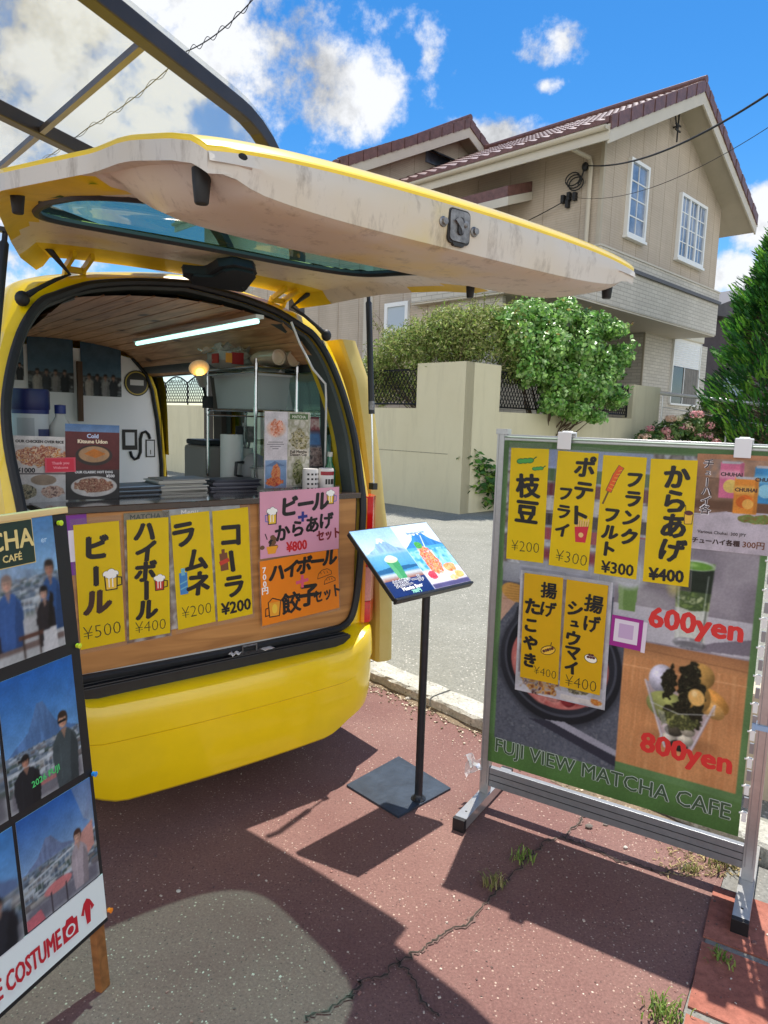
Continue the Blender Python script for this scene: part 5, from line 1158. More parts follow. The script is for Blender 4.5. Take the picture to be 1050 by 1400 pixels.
def paper(name, w_, h_, mat, th=.0006, curl=.0):
    m_ = MB(); xs = list(np.linspace(0, w_, 7)); ys = list(np.linspace(0, h_, 13)); f_ = lambda x, y: .0
    m_.bb(0, w_, 0, h_, -th, 0); return m_.build(name, [mat])
def laminate(o, w_, h_, mg=.009, top=.02, bot=.016):
    m_ = MB(); m_.add([(-mg, -bot, -.0012), (w_ + mg, -bot, -.0012), (w_ + mg, h_ + top, -.0012), (-mg, h_ + top, -.0012)], [(0, 1, 2, 3)]); return m_.build('laminate', [LAMI], o)
def ink(o, m_, cols, nm='lettering'):
    if isinstance(m_, Sheet):
        if m_.draw.v: m_.draw.build('drawing', cols, o)
        if m_.pr.v: m_.pr.build('price', cols, o)
    return m_.build(nm, cols, o)
B_ = (22, 20, 18)
# --- little marker drawings (x, y = centre, s = height)
def mug(m_, x, y, s, k, flip=1):    # k: indices of outline, beer, foam, glass
    strokes(m_, [(x - .3 * s, y + .2 * s), (x - .27 * s, y - .45 * s), (x + .22 * s, y - .45 * s), (x + .25 * s, y + .2 * s)], .05 * s, k[0], .0013)
    poly(m_, [(x - .28 * s, y + .2 * s), (x - .25 * s, y - .43 * s), (x + .2 * s, y - .43 * s), (x + .23 * s, y + .2 * s)], k[1], .0008)
    for dx, dy, r_ in ((-.22, .28, .15), (0, .33, .18), (.18, .27, .14), (-.08, .22, .16), (.1, .2, .14)): ellp(m_, x + dx * s, y + dy * s, r_ * 1.12 * s, r_ * 1.1 * s, k[0], .00085, 0, 12); ellp(m_, x + dx * s, y + dy * s, r_ * s, r_ * s, k[2], .00095 + .00002 * dx, 0, 12)
    strokes(m_, [(x + flip * .25 * s, y + .1 * s), (x + flip * .45 * s, y + .06 * s), (x + flip * .44 * s, y - .28 * s), (x + flip * .23 * s, y - .32 * s)], .055 * s, k[3], .0012)
    for dx in (-.12, .04): strokes(m_, [(x + dx * s, y + .05 * s), (x + dx * s, y - .32 * s)], .05 * s, k[2], .0011)
def price(m_, t, x, y, s, m=0, bold=0, sx=.95): T(getattr(m_, 'pr', m_), t, x, y, s * 1.06, m, bold, random.uniform(-3, 2), .0009, sx, off=-.020 if not bold else 0)

# ================================================================== SHEETS ON THE VAN'S COUNTER FRONT
VF = Frame(VOn, VU, np.cross(VU, (0, 0, 1)))      # n points out of the van, towards the street
STW, STH = .147, .425
def strip(fr_, tl, bl, mat, label, group, draw, cols, out=.006, w_=STW, h_=STH, lam=True):
    o = paper('price_strip', w_, h_, mat); put(o, fr_, tl, bl, h_, out); tag(o, label, 'price strip', group)
    m_ = Sheet(); draw(m_); ink(o, m_, cols)
    if lam: laminate(o, w_, h_)
    return o
GV = 'yellow drink price strips on the van counter front'
BASE = [INK, PM(240, 196, 60), PM(250, 248, 240), PM(150, 110, 40), PM(200, 60, 40), PM(60, 130, 190), PM(120, 70, 40), PM(110, 180, 200), M('brown_marker', lc(60, 36, 24), .45)]
def d1(m_): VT(m_, 'ビ', .070, .345, .1, .092, 0, .006); VT(m_, 'ー', .060, .245, .1, .075, 0, .006); VT(m_, 'ル', .062, .155, .1, .094, 8, .006); mug(m_, .112, .225, .075, (0, 1, 2, 0)); price(m_, '¥500', .072, .055, .062)
def d2(m_):
    VT(m_, 'ハイボール', .062, .380, .070, .080, 0, .0052, 4); mug(m_, .112, .192, .06, (0, 4, 2, 0)); price(m_, '¥400', .076, .04, .055)
def d3(m_):
    VT(m_, 'ラ', .046, .35, .1, .10, 0, .0055); VT(m_, 'ム', .085, .25, .1, .09, 0, .0055); VT(m_, 'ネ', .092, .16, .1, .10, 0, .0055)
    strokes(m_, [(.032, .14), (.032, .20)], .030, 5, .0009); strokes(m_, [(.032, .205), (.032, .222)], .014, 7, .001); strokes(m_, [(.02, .17), (.044, .178)], .005, 7, .0012); strokes(m_, [(.02, .15), (.044, .158)], .005, 7, .0012); price(m_, '¥200', .075, .06, .058)
def d4(m_):
    VT(m_, 'コ', .07, .325, .1, .10, 0, .0055); VT(m_, 'ー', .072, .225, .1, .1, 0, .0055); VT(m_, 'ラ', .075, .125, .1, .10, 0, .0055)
    strokes(m_, [(.038, .205), (.036, .25)], .032, 6, .0009); strokes(m_, [(.036, .255), (.035, .272)], .013, 6, .001); strokes(m_, [(.024, .224), (.052, .232)], .016, 4, .0012); price(m_, '¥200', .078, .045, .06, 0, .0022)
strip(VF, (100, 718), (111, 893), YPAPER, 'yellow strip lettered with a three-sign beer name, price 500 yen and a beer mug', GV, d1, BASE)
strip(VF, (173, 711), (177, 880), YPAPER, 'yellow strip lettered with a five-sign highball name, price 400 yen and a red mug', GV, d2, BASE)
strip(VF, (233, 705), (244, 865), YPAPER, 'yellow strip with a blue ramune bottle drawing, priced 200 yen in thin pen', GV, d3, BASE)
strip(VF, (290, 699), (298, 851), YPAPER, 'yellow cola strip with a brown bottle drawing, 200 yen in thick pen', GV, d4, BASE)
# paper and film that hang behind the strips
def pic_sheet(name, pic, fr_, tl, bl, out, label, cat, group=None, mat=None):
    o = pic.build(name, mat or PRINT); put(o, fr_, tl, bl, pic.h, out); return tag(o, label, cat, group)
p = Pic(.30, .44, 60); p.grad(0, (205, 200, 190), .44, (170, 185, 205)); p.rect(.0, .40, .30, .44, (190, 196, 200)); p.speck(.0, .0, .3, .39, [(200, 196, 188), (150, 130, 120), (215, 210, 205), (120, 110, 100)], .05, 5)
o = pic_sheet('backing_poster', p, VF, (222, 698), (232, 872), .0025, 'pale picture poster behind the ramune and cola strips, headed Menu', 'poster', 'posters half covered by the drink strips'); m_ = MB(); T(m_, 'Menu', .10, .424, .03, 0, .0006); ink(o, m_, [PM(245, 245, 245)])
p = Pic(.16, .46, 30); p.grad(0, (196, 186, 170), .46, (120, 130, 96)); p.rect(0, .43, .16, .46, (150, 140, 120)); p.speck(0, 0, .16, .42, [(190, 170, 150), (120, 90, 70), (205, 200, 195)], .04, 8)
o = pic_sheet('backing_poster', p, VF, (169, 702), (174, 885), .0025, 'narrow picture poster behind the highball strip, headed MATCHA', 'poster', 'posters half covered by the drink strips'); m_ = MB(); T(m_, 'MATCHA', .075, .444, .026, 0, .0008); ink(o, m_, [PM(40, 56, 36)])
m_ = MB(); m_.bb(0, .09, 0, .20, -.001, 0, 0); m_.bb(.03, .082, .045, .15, 0, .0008, 1); o = m_.build('purple_card', [PM(124, 44, 150), PM(232, 226, 236)]); put(o, VF, (78, 706), (82, 768), .20, .004); tag(o, 'purple card with a white square, left of the beer price strip', 'card')

# pink set-menu sheet and orange set-menu sheet
SC_ = [INK, PM(40, 50, 130), RED_INK, PM(240, 196, 60), PM(250, 248, 240), PM(110, 76, 50), PM(226, 90, 120), PM(236, 160, 40), PM(120, 120, 190), PM(120, 24, 30)]
W_, H_2 = .372, .262
o = paper('set_menu_sheet', W_, H_2, PINKP); put(o, VF, (355, 673), (356, 767), H_2, .0165); tag(o, 'pink handwritten sheet for a beer and fried chicken set at 800 yen', 'menu sheet', 'handwritten set sheets on the van')
m_ = Sheet()
for i, ch in enumerate('ビール'): T(m_, ch, .135 + i * .073, .20 + i * .004, .085, 0, .005, random.uniform(-4, 4), .0009, 1, shear=.08)
for i, ch in enumerate('からあげ'): T(m_, ch, .10 + i * .070, .095 + i * .010, .072, 0, .0036, random.uniform(-6, 6))
strokes(m_, [(.175, .150), (.212, .152)], .012, 1); strokes(m_, [(.193, .135), (.194, .168)], .012, 1, .0011)
T(m_, 'セット', .318, .066, .05, 9, .0022, 4, sx=.8); T(m_.pr, '¥800', .165, .035, .055, 2, .002, 2, sx=.85)
mug(m_, .055, .165, .07, (0, 3, 4, 8), -1); mug(m_, .33, .222, .062, (0, 3, 4, 8))
for k in range(12): ellp(m_, .05 + random.gauss(0, .013), .055 + random.gauss(0, .011), .011, .009, 5 if k % 3 else 0, .0009 + k * 2e-5, 0, 8)
poly(m_, [(.026, .045), (.078, .045), (.066, .015), (.034, .015)], 7, .0013); strokes(m_, [(.03, .075), (.022, .096)], .004, 0)
ink(o, m_, SC_); laminate(o, W_, H_2, .006, .006, .004)
o = paper('set_menu_sheet', W_, H_2, ORANP); put(o, VF, (355, 768), (359, 863), H_2, .015); tag(o, 'orange handwritten sheet for a highball and dumpling set at 700 yen', 'menu sheet', 'handwritten set sheets on the van')
m_ = Sheet()
for i, ch in enumerate('ハイボール'): T(m_, ch, .075 + i * .064, .205 + i * .006, .078, 0, .0048, random.uniform(-4, 4), .0009, .95, shear=.12)
strokes(m_, [(.165, .148), (.215, .152)], .013, 6); strokes(m_, [(.19, .128), (.191, .172)], .013, 6, .0011)
T(m_, '餃', .135, .07, .092, 0, .0032, 2); T(m_, '子', .22, .085, .10, 0, .0052, -3); T(m_, 'セット', .31, .075, .062, 0, .0024, 6, sx=.75)
for i, ch in enumerate('700円'): T(m_.pr, ch, .018, .225 - i * .028, .032, 4, .001)
strokes(m_, [(.05, .105), (.03, .09), (.034, .03), (.078, .028), (.086, .09), (.05, .105)], .004, 0); poly(m_, [(.034, .088), (.036, .032), (.076, .03), (.084, .086)], 7, .0008); strokes(m_, [(.032, .07), (.018, .066), (.016, .036), (.034, .038)], .004, 0); ellp(m_, .058, .06, .012, .02, 3, .0011, 0, 12)
for (cx, cy, s_) in ((.30, .160, 1.0), (.325, .128, .8)):
    strokes(m_, [(cx - .035 * s_, cy - .014 * s_), (cx - .03 * s_, cy + .006 * s_), (cx - .012 * s_, cy + .02 * s_), (cx + .014 * s_, cy + .022 * s_), (cx + .034 * s_, cy + .01 * s_), (cx + .036 * s_, cy - .004 * s_), (cx - .035 * s_, cy - .014 * s_)], .0022, 0)
    for k in range(3): strokes(m_, [(cx - .02 * s_ + k * .016 * s_, cy + .014 * s_), (cx - .016 * s_ + k * .016 * s_, cy + .004 * s_)], .002, 0)
ink(o, m_, SC_); laminate(o, W_, H_2, .006, .004, .012)

# ================================================================== MENU STAND
base = np.array([[-.12, 2.69], [.10, 2.95], [.31, 2.69], [.09, 2.47]]); bc = base.mean(0)
ms = empty('menu_stand', (bc[0], bc[1], 0), 0, 'black floor-standing menu holder with a slanted drinks picture on a thin pole', 'menu stand'); MO = Vector((bc[0], bc[1], 0))
BMET = M('black_powder_coat', lc(34, 36, 40), .38, .1, nscale=18, namt=.25, bscale=60, bstr=.08); SCUFF = M('scuffed_plate', lc(52, 62, 74), .42, .2, nscale=10, namt=.35, bscale=40, bstr=.15)
m_ = MB(); bx_ = (base[1] - base[0]) / np.linalg.norm(base[1] - base[0]); m_.prism([tuple(p - bc) for p in base[::-1]], .001, .009, 0); m_.build('base_plate', [SCUFF], ms, bevel=.002)
m_ = MB(); pxy = np.array([.172, 2.60]); m_.tube([(pxy[0] - bc[0], pxy[1] - bc[1], .009), (pxy[0] - bc[0], pxy[1] - bc[1], .876)], .016, 14); m_.lathe([(.03, .009), (.03, .013), (.02, .02), (.016, .03)], (pxy[0] - bc[0], pxy[1] - bc[1], 0), 16); m_.build('pole', [BMET], ms)
PF, PU_, PV_ = np.array([.05, 2.42, .865]), np.array([.31, .32, 0]), np.array([-.167, .19, .21]); PUn, PVn = PU_ / np.linalg.norm(PU_), PV_ / np.linalg.norm(PV_); PNn = np.cross(PUn, PVn)
PW, PH = .452, .335
m_ = MB(); m_.prism(rr_(PW / 2, PH / 2, .012), -.016, 0, 0, lambda x, y, h: (x + PW / 2, y + PH / 2, h)); m_.bb(.002, PW - .002, -.008, .002, -.02, .007); m_.bb(.15, .30, .05, .22, -.03, -.016)
pn = m_.build('panel', [BMET], ms, bevel=.002); pn.matrix_parent_inverse = Matrix(); pn.matrix_local = Matrix.Translation(-MO) @ frame_matrix(PF, PUn, PVn)
def fuji_bg(p, hz, peak, sky0, sky1, mt, snow, x0=0, x1=None, base_h=None, wmul=1.0):
    x1 = x1 or p.w; p.grad(hz, sky1, p.h, sky0, x0, x1); c = (x0 + x1) / 2 if not isinstance(peak[0], float) else peak[0]; w_ = (x1 - x0) * .62 * wmul; ph = peak[1]
    def pk(q):
        a = np.interp(q, [c - w_, c - w_ * .35, c - w_ * .08, c + w_ * .07, c + w_ * .36, c + w_], [0, .42, 1, .99, .40, 0]); return a
    P = [(max(x0, c - w_), hz), (c - w_ * .35, hz + ph * .42), (c - w_ * .08, hz + ph), (c + w_ * .07, hz + ph * .99), (c + w_ * .36, hz + ph * .40), (min(x1, c + w_), hz)]; p.poly(P, mt); msk = (p.Y > hz) & (p.Y < hz + ph * pk(p.X)) & (p.X >= x0) & (p.X <= x1); rg = p.noise((w_ * .07, ph * .5), 77) * .6 + p.noise((w_ * .03, ph * .2), 78) * .4; p.c = np.where(msk[..., None], p.c * (.84 + .34 * rg + .10 * np.clip((c - p.X) / w_, -1, 1))[..., None], p.c)
    if snow: p.poly([(c - w_ * .2, hz + ph * .70), (c - w_ * .08, hz + ph), (c + w_ * .07, hz + ph * .99), (c + w_ * .19, hz + ph * .72), (c + w_ * .1, hz + ph * .78), (c + w_ * .03, hz + ph * .66), (c - w_ * .05, hz + ph * .8), (c - w_ * .12, hz + ph * .64)], snow)
p = Pic(PW - .008, PH - .010, 180); hw2 = p.w / 2
fuji_bg(p, .20, (hw2 * .52, .075), (150, 190, 225), (196, 220, 236), (140, 176, 208), (226, 236, 242), 0, hw2); p.grad(.10, (60, 140, 190), .20, (120, 180, 216), 0, hw2); p.rect(0, .195, hw2, .205, (150, 190, 215), .01)
p.poly([(0, .105), (0, .125), (hw2 * .4, .135), (hw2, .13), (hw2, .118)], (44, 96, 140)); p.rect(0, .06, hw2, .105, (190, 200, 206), .01); p.rect(0, .03, hw2, .085, (150, 100, 80), .02); p.grad(0, (24, 40, 92), .072, (38, 52, 104), 0, hw2)
p.poly([(.085, .075), (.128, .075), (.14, .165), (.075, .165)], (70, 156, 96)); p.poly([(.085, .075), (.105, .075), (.10, .15), (.078, .15)], (110, 186, 130), .6); p.ell(.107, .168, .034, .016, (226, 232, 190)); p.ell(.108, .178, .022, .010, (240, 244, 226)); p.poly([(.088, .062), (.128, .062), (.124, .076), (.09, .076)], (200, 214, 214))
fuji_bg(p, .205, (hw2 * 1.52, .09), (206, 228, 244), (230, 240, 248), (62, 130, 196), (246, 250, 252), hw2, p.w, wmul=1.1); p.grad(.085, (120, 190, 226), .205, (84, 166, 216), hw2, p.w); p.speck(hw2, .09, p.w, .19, [(70, 150, 206), (130, 196, 228), (170, 216, 236)], .02, 4); p.rect(hw2, .0, p.w, .09, (222, 214, 220), .01); p.rect(hw2, 0, p.w, .022, (88, 80, 120), .006)
p.poly([(.28, .075), (.335, .06), (.355, .18), (.28, .20)], (238, 196, 170), .8); p.blob(.312, .13, .042, .072, [(226, 60, 44), (240, 120, 60), (250, 190, 120), (220, 50, 60), (250, 220, 200)], .012, 5); p.blob(.262, .064, .026, .022, [(206, 36, 52), (236, 90, 100), (190, 26, 40)], .01, 6); p.blob(.385, .085, .036, .024, [(240, 140, 60), (250, 190, 130), (226, 96, 40)], .012, 7); p.blob(.41, .045, .026, .02, [(250, 210, 130), (240, 180, 90)], .012, 9); p.blob(.37, .035, .024, .014, [(246, 186, 110), (250, 220, 170)], .01, 19); p.blob(.30, .215, .024, .018, [(60, 150, 60), (110, 190, 80)], .008, 8); p.line(.33, .20, .35, .26, .005, (230, 236, 240))
p.rect(hw2 - .0012, 0, hw2 + .0012, p.h, (236, 240, 244))
o = p.build('menu_print', vcol_mat('laminated_print', .22, 0, spec=.55, coat=.3), pn, .0015, .0012); o.location = (.004, .006, 0)
m_ = MB()
for i, ch in enumerate('抹茶ビール'): T(m_, ch, .055 + i * .033, .056 + i * .002, .036, 0, .0026, 0, .0022); T(m_, ch, .055 + i * .033, .056 + i * .002, .036, 1, .0004, 0, .0028)
T(m_, 'Matcha Beer', .118, .031, .022, 0, .0012, 2, .0022); T(m_, '700円', .125, .012, .02, 2, .001, 2, .0022); T(m_, 'Strawberry Soda', .335, .277, .016, 3, .0005, 0, .0022)
lt = m_.build('lettering', [PM(240, 240, 244), PM(28, 34, 80), PM(150, 220, 200), PM(120, 160, 196)], o)

# ================================================================== BIG MENU BANNER ON ITS STAND
SCB = .97
BO = np.array([.4462, 2.5899, 0.]); BS = np.array([.8498, -.5271, 0.]); BN = np.array([-.5271, -.8498, 0.])
BF_ = Frame(BO, BS, BN); BF_.sc = SCB
bs = empty('banner_stand', tuple(BO), math.atan2(BS[1], BS[0]), 'silver aluminium banner stand holding a large green-edged matcha cafe menu', 'banner stand'); bs.scale = (SCB,) * 3; bs.location.z = .045
# local space: x along the banner, y away from the viewer, z up
ALS = M('brushed_aluminium', lc(186, 186, 184), .34, .75, nscale=40, namt=.08); ENDC = M('black_end_cap', lc(20, 20, 22), .5); RAILM = M('rail_aluminium', lc(150, 152, 154), .4, .6, nscale=30, namt=.1)
for x in (-.014, .947):
    m_ = MB(); m_.bb(x - .019, x + .019, -.014, .018, .004, 1.478); m_.bb(x - .012, x - .010, -.0155, -.014, .05, 1.47, 1); m_.bb(x + .010, x + .012, -.0155, -.014, .05, 1.47, 1); m_.bb(x - .023, x + .023, -.018, .022, 1.462, 1.482); m_.build('post', [ALS, RAILM], bs, bevel=.002)
    m_ = MB(); m_.bb(x - .024, x + .024, -.225, .235, -.038, .004, 0); m_.bb(x - .004, x + .004, -.18, -.172, .004, .0045, 1); ft = m_.build('foot', [ALS, ENDC], bs, bevel=.002)
    m_ = MB(); m_.bb(x - .025, x + .025, -.245, -.225, -.0455, .005); m_.bb(x - .025, x + .025, .235, .25, -.0455, .005); m_.build('end_cap', [ENDC], ft, bevel=.002)
m_ = MB(); m_.bb(.006, .928, -.010, .012, .040, .120); m_.bb(.006, .928, -.0115, -.010, .092, .095, 1); m_.bb(.006, .928, -.0115, -.010, .066, .069, 1); m_.build('lower_rail', [RAILM, ENDC], bs, bevel=.002)
m_ = MB(); m_.bb(-.03, .96, -.012, .012, 1.440, 1.462); m_.tube([(-.0, -.016, 1.452), (.93, -.016, 1.452)], .004, 6, 1); m_.build('upper_rail', [ALS, PM(150, 170, 150)], bs, bevel=.002)
m_ = MB()
for i in range(11):
    z = .24 + i * .095; m_.tube([(.903, -.022, z), (.928, -.016, z)], .0035, 6); m_.bb(.912, .926, -.026, -.016, z - .028, z + .006)
    m_.bb(.914, .927, -.02, -.012, z + .02, z + .055, 1)
m_.build('tension_hook', [PM(232, 232, 226), RAILM], bs)
m_ = MB(); m_.bb(.922, .972, -.021, .024, .535, .552); m_.bb(.915, .925, -.026, -.012, .532, .556); m_.build('cable_tie', [PM(150, 178, 206)], bs)
BW, BH, BZ = .908, 1.287, .153
p = Pic(BW, BH, 340); X = lambda s_: s_; Yz = lambda z: z - BZ
p.rect(-1, -1, 2, 2, (104, 138, 88)); p.grad(0, (84, 120, 64), .12, (96, 130, 76))
p.speck(.02, Yz(.94), .68, Yz(1.415), [(196, 200, 206), (150, 150, 160), (214, 214, 220), (110, 96, 92), (180, 176, 170)], .05, 31); p.rect(.16, Yz(1.31), .54, Yz(1.415), (176, 190, 224)); 
for i, c_ in enumerate(((92, 120, 84), (120, 60, 70), (210, 206, 206), (70, 60, 64), (170, 80, 90), (200, 200, 205))):
    for sx_ in (.185, .355, .523): p.rect(sx_ - .022, Yz(1.30 - i * .055), sx_ + .022, Yz(1.345 - i * .055), c_)
# slate table, whisk, black bowl
p.speck(.024, Yz(.26), .495, Yz(.955), [(92, 96, 108), (108, 110, 120), (84, 88, 100), (120, 122, 130)], .014, 11)
p.grad(Yz(.90), (150, 152, 160), Yz(.975), (170, 172, 178), .024, .495); p.poly([(.024, Yz(.74)), (.10, Yz(.85)), (.10, Yz(.86)), (.024, Yz(.86))], (196, 160, 140)); p.poly([(.03, Yz(.56)), (.09, Yz(.81)), (.15, Yz(.80)), (.07, Yz(.5))], (52, 54, 60))
p.ell(.075, Yz(.86), .055, .035, (206, 158, 84), -15); 
for k in range(7): p.line(.03 + k * .004, Yz(.83 + k * .011), .13, Yz(.84 + k * .008), .0018, (150, 104, 50))
p.ell(.262, Yz(.605), .240, .236, (58, 60, 68), 0, .03); p.ball(.262, Yz(.615), .232, .232, (56, 58, 66), 0, 3, .05); p.ell(.262, Yz(.622), .214, .212, (78, 80, 90)); p.ball(.262, Yz(.624), .206, .204, (50, 52, 60), 180, 4, .04); p.ell(.262, Yz(.612), .186, .172, (188, 110, 104))
p.blob(.262, Yz(.60), .18, .16, [(150, 62, 60), (196, 112, 106), (214, 146, 136), (176, 86, 84)], .05, 12, .12)
for k, (qx, qy, rr2, c2) in enumerate(((.15, .545, .045, (206, 130, 122)), (.20, .515, .05, (190, 104, 100)), (.26, .50, .045, (214, 146, 138)), (.13, .60, .04, (196, 118, 110)), (.31, .505, .05, (140, 50, 54)), (.37, .54, .05, (128, 44, 48)), (.385, .60, .045, (146, 58, 60)), (.23, .545, .04, (222, 164, 154)), (.41, .65, .03, (150, 64, 62)))): p.ball(qx, Yz(qy), rr2, rr2 * .72, c2, 20 * k, 60 + k, .35)
p.rect(.335, Yz(.475), .385, Yz(.515), (178, 104, 104), .006)
p.poly([(.22, Yz(.385)), (.495, Yz(.315)), (.495, Yz(.338)), (.30, Yz(.395))], (168, 166, 178)); p.poly([(.16, Yz(.375)), (.495, Yz(.275)), (.495, Yz(.312)), (.24, Yz(.385))], (58, 58, 70))
# grey-lilac latte photograph
p.speck(.445, Yz(.76), .888, Yz(1.12), [(150, 142, 148), (164, 156, 162), (140, 132, 140), (172, 166, 170)], .14, 14); p.grad(Yz(.765), (196, 192, 198), Yz(.885), (204, 200, 206), .445, .888); p.poly([(.70, Yz(.76)), (.888, Yz(.775)), (.888, Yz(.83)), (.78, Yz(.80))], (132, 124, 134))
p.poly([(.465, Yz(.86)), (.52, Yz(.86)), (.53, Yz(1.02)), (.455, Yz(1.0))], (120, 152, 86)); p.poly([(.465, Yz(.86)), (.48, Yz(.86)), (.475, Yz(1.0)), (.455, Yz(1.0))], (160, 182, 130), .7); p.ell(.49, Yz(.99), .06, .05, (196, 198, 202), 0, .02)
g0, g1 = Yz(.785), Yz(1.06)
for k in range(56):
    t = k / 55; y = g0 + (g1 - g0) * t; hwid = .046 + .013 * t
    base_ = np.array((204, 206, 196)) if t < .42 else np.array((150, 166, 104)) if t < .54 else np.array((72, 90, 54)) if t < .64 else np.array((34, 44, 32))
    if t > .93: base_ = np.array((118, 160, 76))
    nxt = .5 * math.sin(k * 1.7)
    p.rect(.703 - hwid, y - .003, .703 + hwid, y + .003, tuple(base_ * (1 + .03 * nxt)), .004)
p.blob(.70, Yz(.925), .05, .035, [(120, 140, 80), (66, 84, 50), (176, 184, 140)], .02, 66, .5); p.line(.665, Yz(.80), .653, Yz(1.04), .007, (222, 224, 222), .55); p.line(.742, Yz(.80), .755, Yz(1.04), .006, (40, 48, 36), .5); p.line(.735, Yz(.80), .746, Yz(1.02), .0025, (226, 228, 226), .7)
p.ell(.703, Yz(1.052), .060, .018, (196, 204, 192)); p.ell(.703, Yz(1.050), .054, .014, (112, 158, 66)); p.ell(.69, Yz(1.052), .02, .006, (160, 196, 110), 0, .006); p.ball(.703, Yz(.782), .052, .020, (186, 184, 188), 0, 8, .4); p.ell(.703, Yz(.780), .042, .010, (120, 118, 122), 0, .006); p.ell(.64, Yz(.985), .02, .04, (214, 200, 120), 0, .02, .8)
# wood-topped dessert photograph
p.speck(.495, Yz(.30), .888, Yz(.76), [(200, 144, 96), (206, 150, 101), (196, 138, 90), (210, 156, 107)], (.012, .25), 15); p.grad(Yz(.70), (200, 146, 98), Yz(.76), (164, 116, 80), .495, .888); p.line(.495, Yz(.665), .888, Yz(.672), .003, (226, 178, 130)); p.line(.495, Yz(.735), .888, Yz(.72), .004, (140, 98, 66), .6)
p.ell(.70, Yz(.43), .10, .03, (150, 104, 68), 0, .03, .8)
p.poly([(.575, Yz(.625)), (.80, Yz(.585)), (.735, Yz(.395)), (.655, Yz(.40))], (188, 178, 188), .8)
for k, (qx, qy, rx, ry, c2, ro) in enumerate(((.665, .43, .03, .024, (206, 198, 180), 10), (.70, .415, .03, .02, (60, 52, 48), 0), (.72, .44, .026, .022, (214, 206, 188), 0), (.68, .465, .03, .02, (90, 84, 70), 0), (.725, .475, .024, .02, (190, 180, 160), 0), (.628, .64, .043, .052, (222, 218, 232), 0), (.79, .60, .060, .034, (236, 172, 88), -32), (.745, .675, .048, .046, (224, 176, 98), 0), (.79, .57, .045, .028, (242, 188, 110), -28), (.66, .545, .078, .052, (176, 180, 108), -12), (.735, .605, .050, .060, (228, 176, 96), 25))): p.ball(qx, Yz(qy), rx, ry, c2, ro, 70 + k, .14)
for k, (qx, qy, rx, ry, ro) in enumerate(((.652, .635, .022, .058, 8), (.715, .655, .030, .062, -10), (.708, .60, .024, .05, 20), (.755, .60, .014, .052, -8), (.70, .545, .032, .03, 0), (.72, .51, .034, .032, 10), (.66, .535, .020, .018, 0), (.745, .535, .02, .03, 0))): p.blob(qx, Yz(qy), rx * 1.15, ry * 1.1, [(30, 28, 20), (58, 54, 36), (24, 24, 16), (84, 82, 56)], .012, 90 + k, .5)
p.blob(.685, Yz(.505), .07, .03, [(120, 124, 70), (60, 62, 38), (160, 160, 96)], .016, 99, .5); p.ell(.742, Yz(.60), .026, .03, (234, 188, 112), 20); p.ell(.735, Yz(.612), .009, .012, (250, 220, 160), 0, .006)
for x0_, y0_, x1_, y1_ in ((.575, .625, .655, .40), (.80, .585, .735, .395)): p.line(x0_, Yz(y0_), x1_, Yz(y1_), .007, (216, 212, 222), .8); p.line(x0_ + .004, Yz(y0_), x1_ + .004, Yz(y1_), .002, (140, 130, 144), .8)
p.line(.597, Yz(.55), .69, Yz(.528), .003, (226, 224, 230), .8); p.line(.69, Yz(.528), .80, Yz(.552), .003, (226, 224, 230), .8); p.line(.80, Yz(.552), .80, Yz(.585), .003, (226, 224, 230), .8); p.poly([(.62, Yz(.53)), (.645, Yz(.525)), (.672, Yz(.43)), (.66, Yz(.43))], (236, 234, 240), .35)
p.blur(1); bp2 = p.build('banner_print', PRINT_BANNER, bs, 0, .0012)
bp2.matrix_local = Matrix.Translation(Vector((0, -.021, BZ))) @ Matrix(((1, 0, 0, 0), (0, 0, -1, 0), (0, 1, 0, 0), (0, 0, 0, 1)))
m_ = MB(); BR_ = PM(214, 48, 44); OUTL = PM(206, 214, 206); GRN = PM(60, 84, 58)
T(m_, '600yen', .716, Yz(.843), .098, 0, .0046, 0, .0012, W=.288); T(m_, '800yen', .722, Yz(.388), .098, 0, .0046, 0, .0012, W=.288)
T(m_, 'FUJI VIEW MATCHA CAFE', .455, Yz(.222), .080, 1, .0030, 0, .0010, W=.846); T(m_, 'FUJI VIEW MATCHA CAFE', .455, Yz(.222), .080, 2, .0008, 0, .0022, W=.846)
m_.build('lettering', [BR_, OUTL, GRN], bp2)
# sheets fixed to the banner
GB = 'yellow snack price strips on the big banner'; BB = [INK, PM(70, 160, 70), PM(30, 96, 40), PM(226, 90, 24), PM(206, 40, 60), PM(236, 196, 120), PM(110, 84, 40), PM(90, 40, 40), PM(236, 190, 60), PM(244, 240, 220)]
def b1(m_):
    VT(m_, '枝豆', .072, .285, .098, .095, 0, .0046, 2); price(m_, '¥200', .074, .055, .055)
    for (x, y, s_, r_) in ((.058, .378, 1.0, 8), (.108, .352, .66, -4)):
        for k in (-1, 0, 1): ellp(m_, x + k * .018 * s_, y + k * .002, .016 * s_, .0105 * s_, 2, .0008 + .00002 * k, r_); ellp(m_, x + k * .018 * s_, y + k * .002, .0135 * s_, .008 * s_, 1, .001 + .00002 * k, r_)
        strokes(m_, [(x + .028 * s_, y + .005 * s_), (x + .042 * s_, y + .016 * s_)], .004, 2)
def b2(m_):
    VT(m_, 'ポテト', .104, .375, .088, .076, 0, .0040, 3); VT(m_, 'フライ', .040, .270, .066, .056, 0, .0034, 4); price(m_, '¥300', .082, .04, .058)
    poly(m_, [(.085, .155), (.135, .162), (.128, .102), (.092, .100)], 4, .0009); ellp(m_, .11, .128, .009, .009, 5, .0012)
    for k in range(6): strokes(m_, [(.09 + k * .008, .158), (.088 + k * .009, .182 + .006 * (k % 2))], .005, 5, .0008); strokes(m_, [(.094 + k * .008, .158), (.092 + k * .009, .178)], .0012, 6, .001)
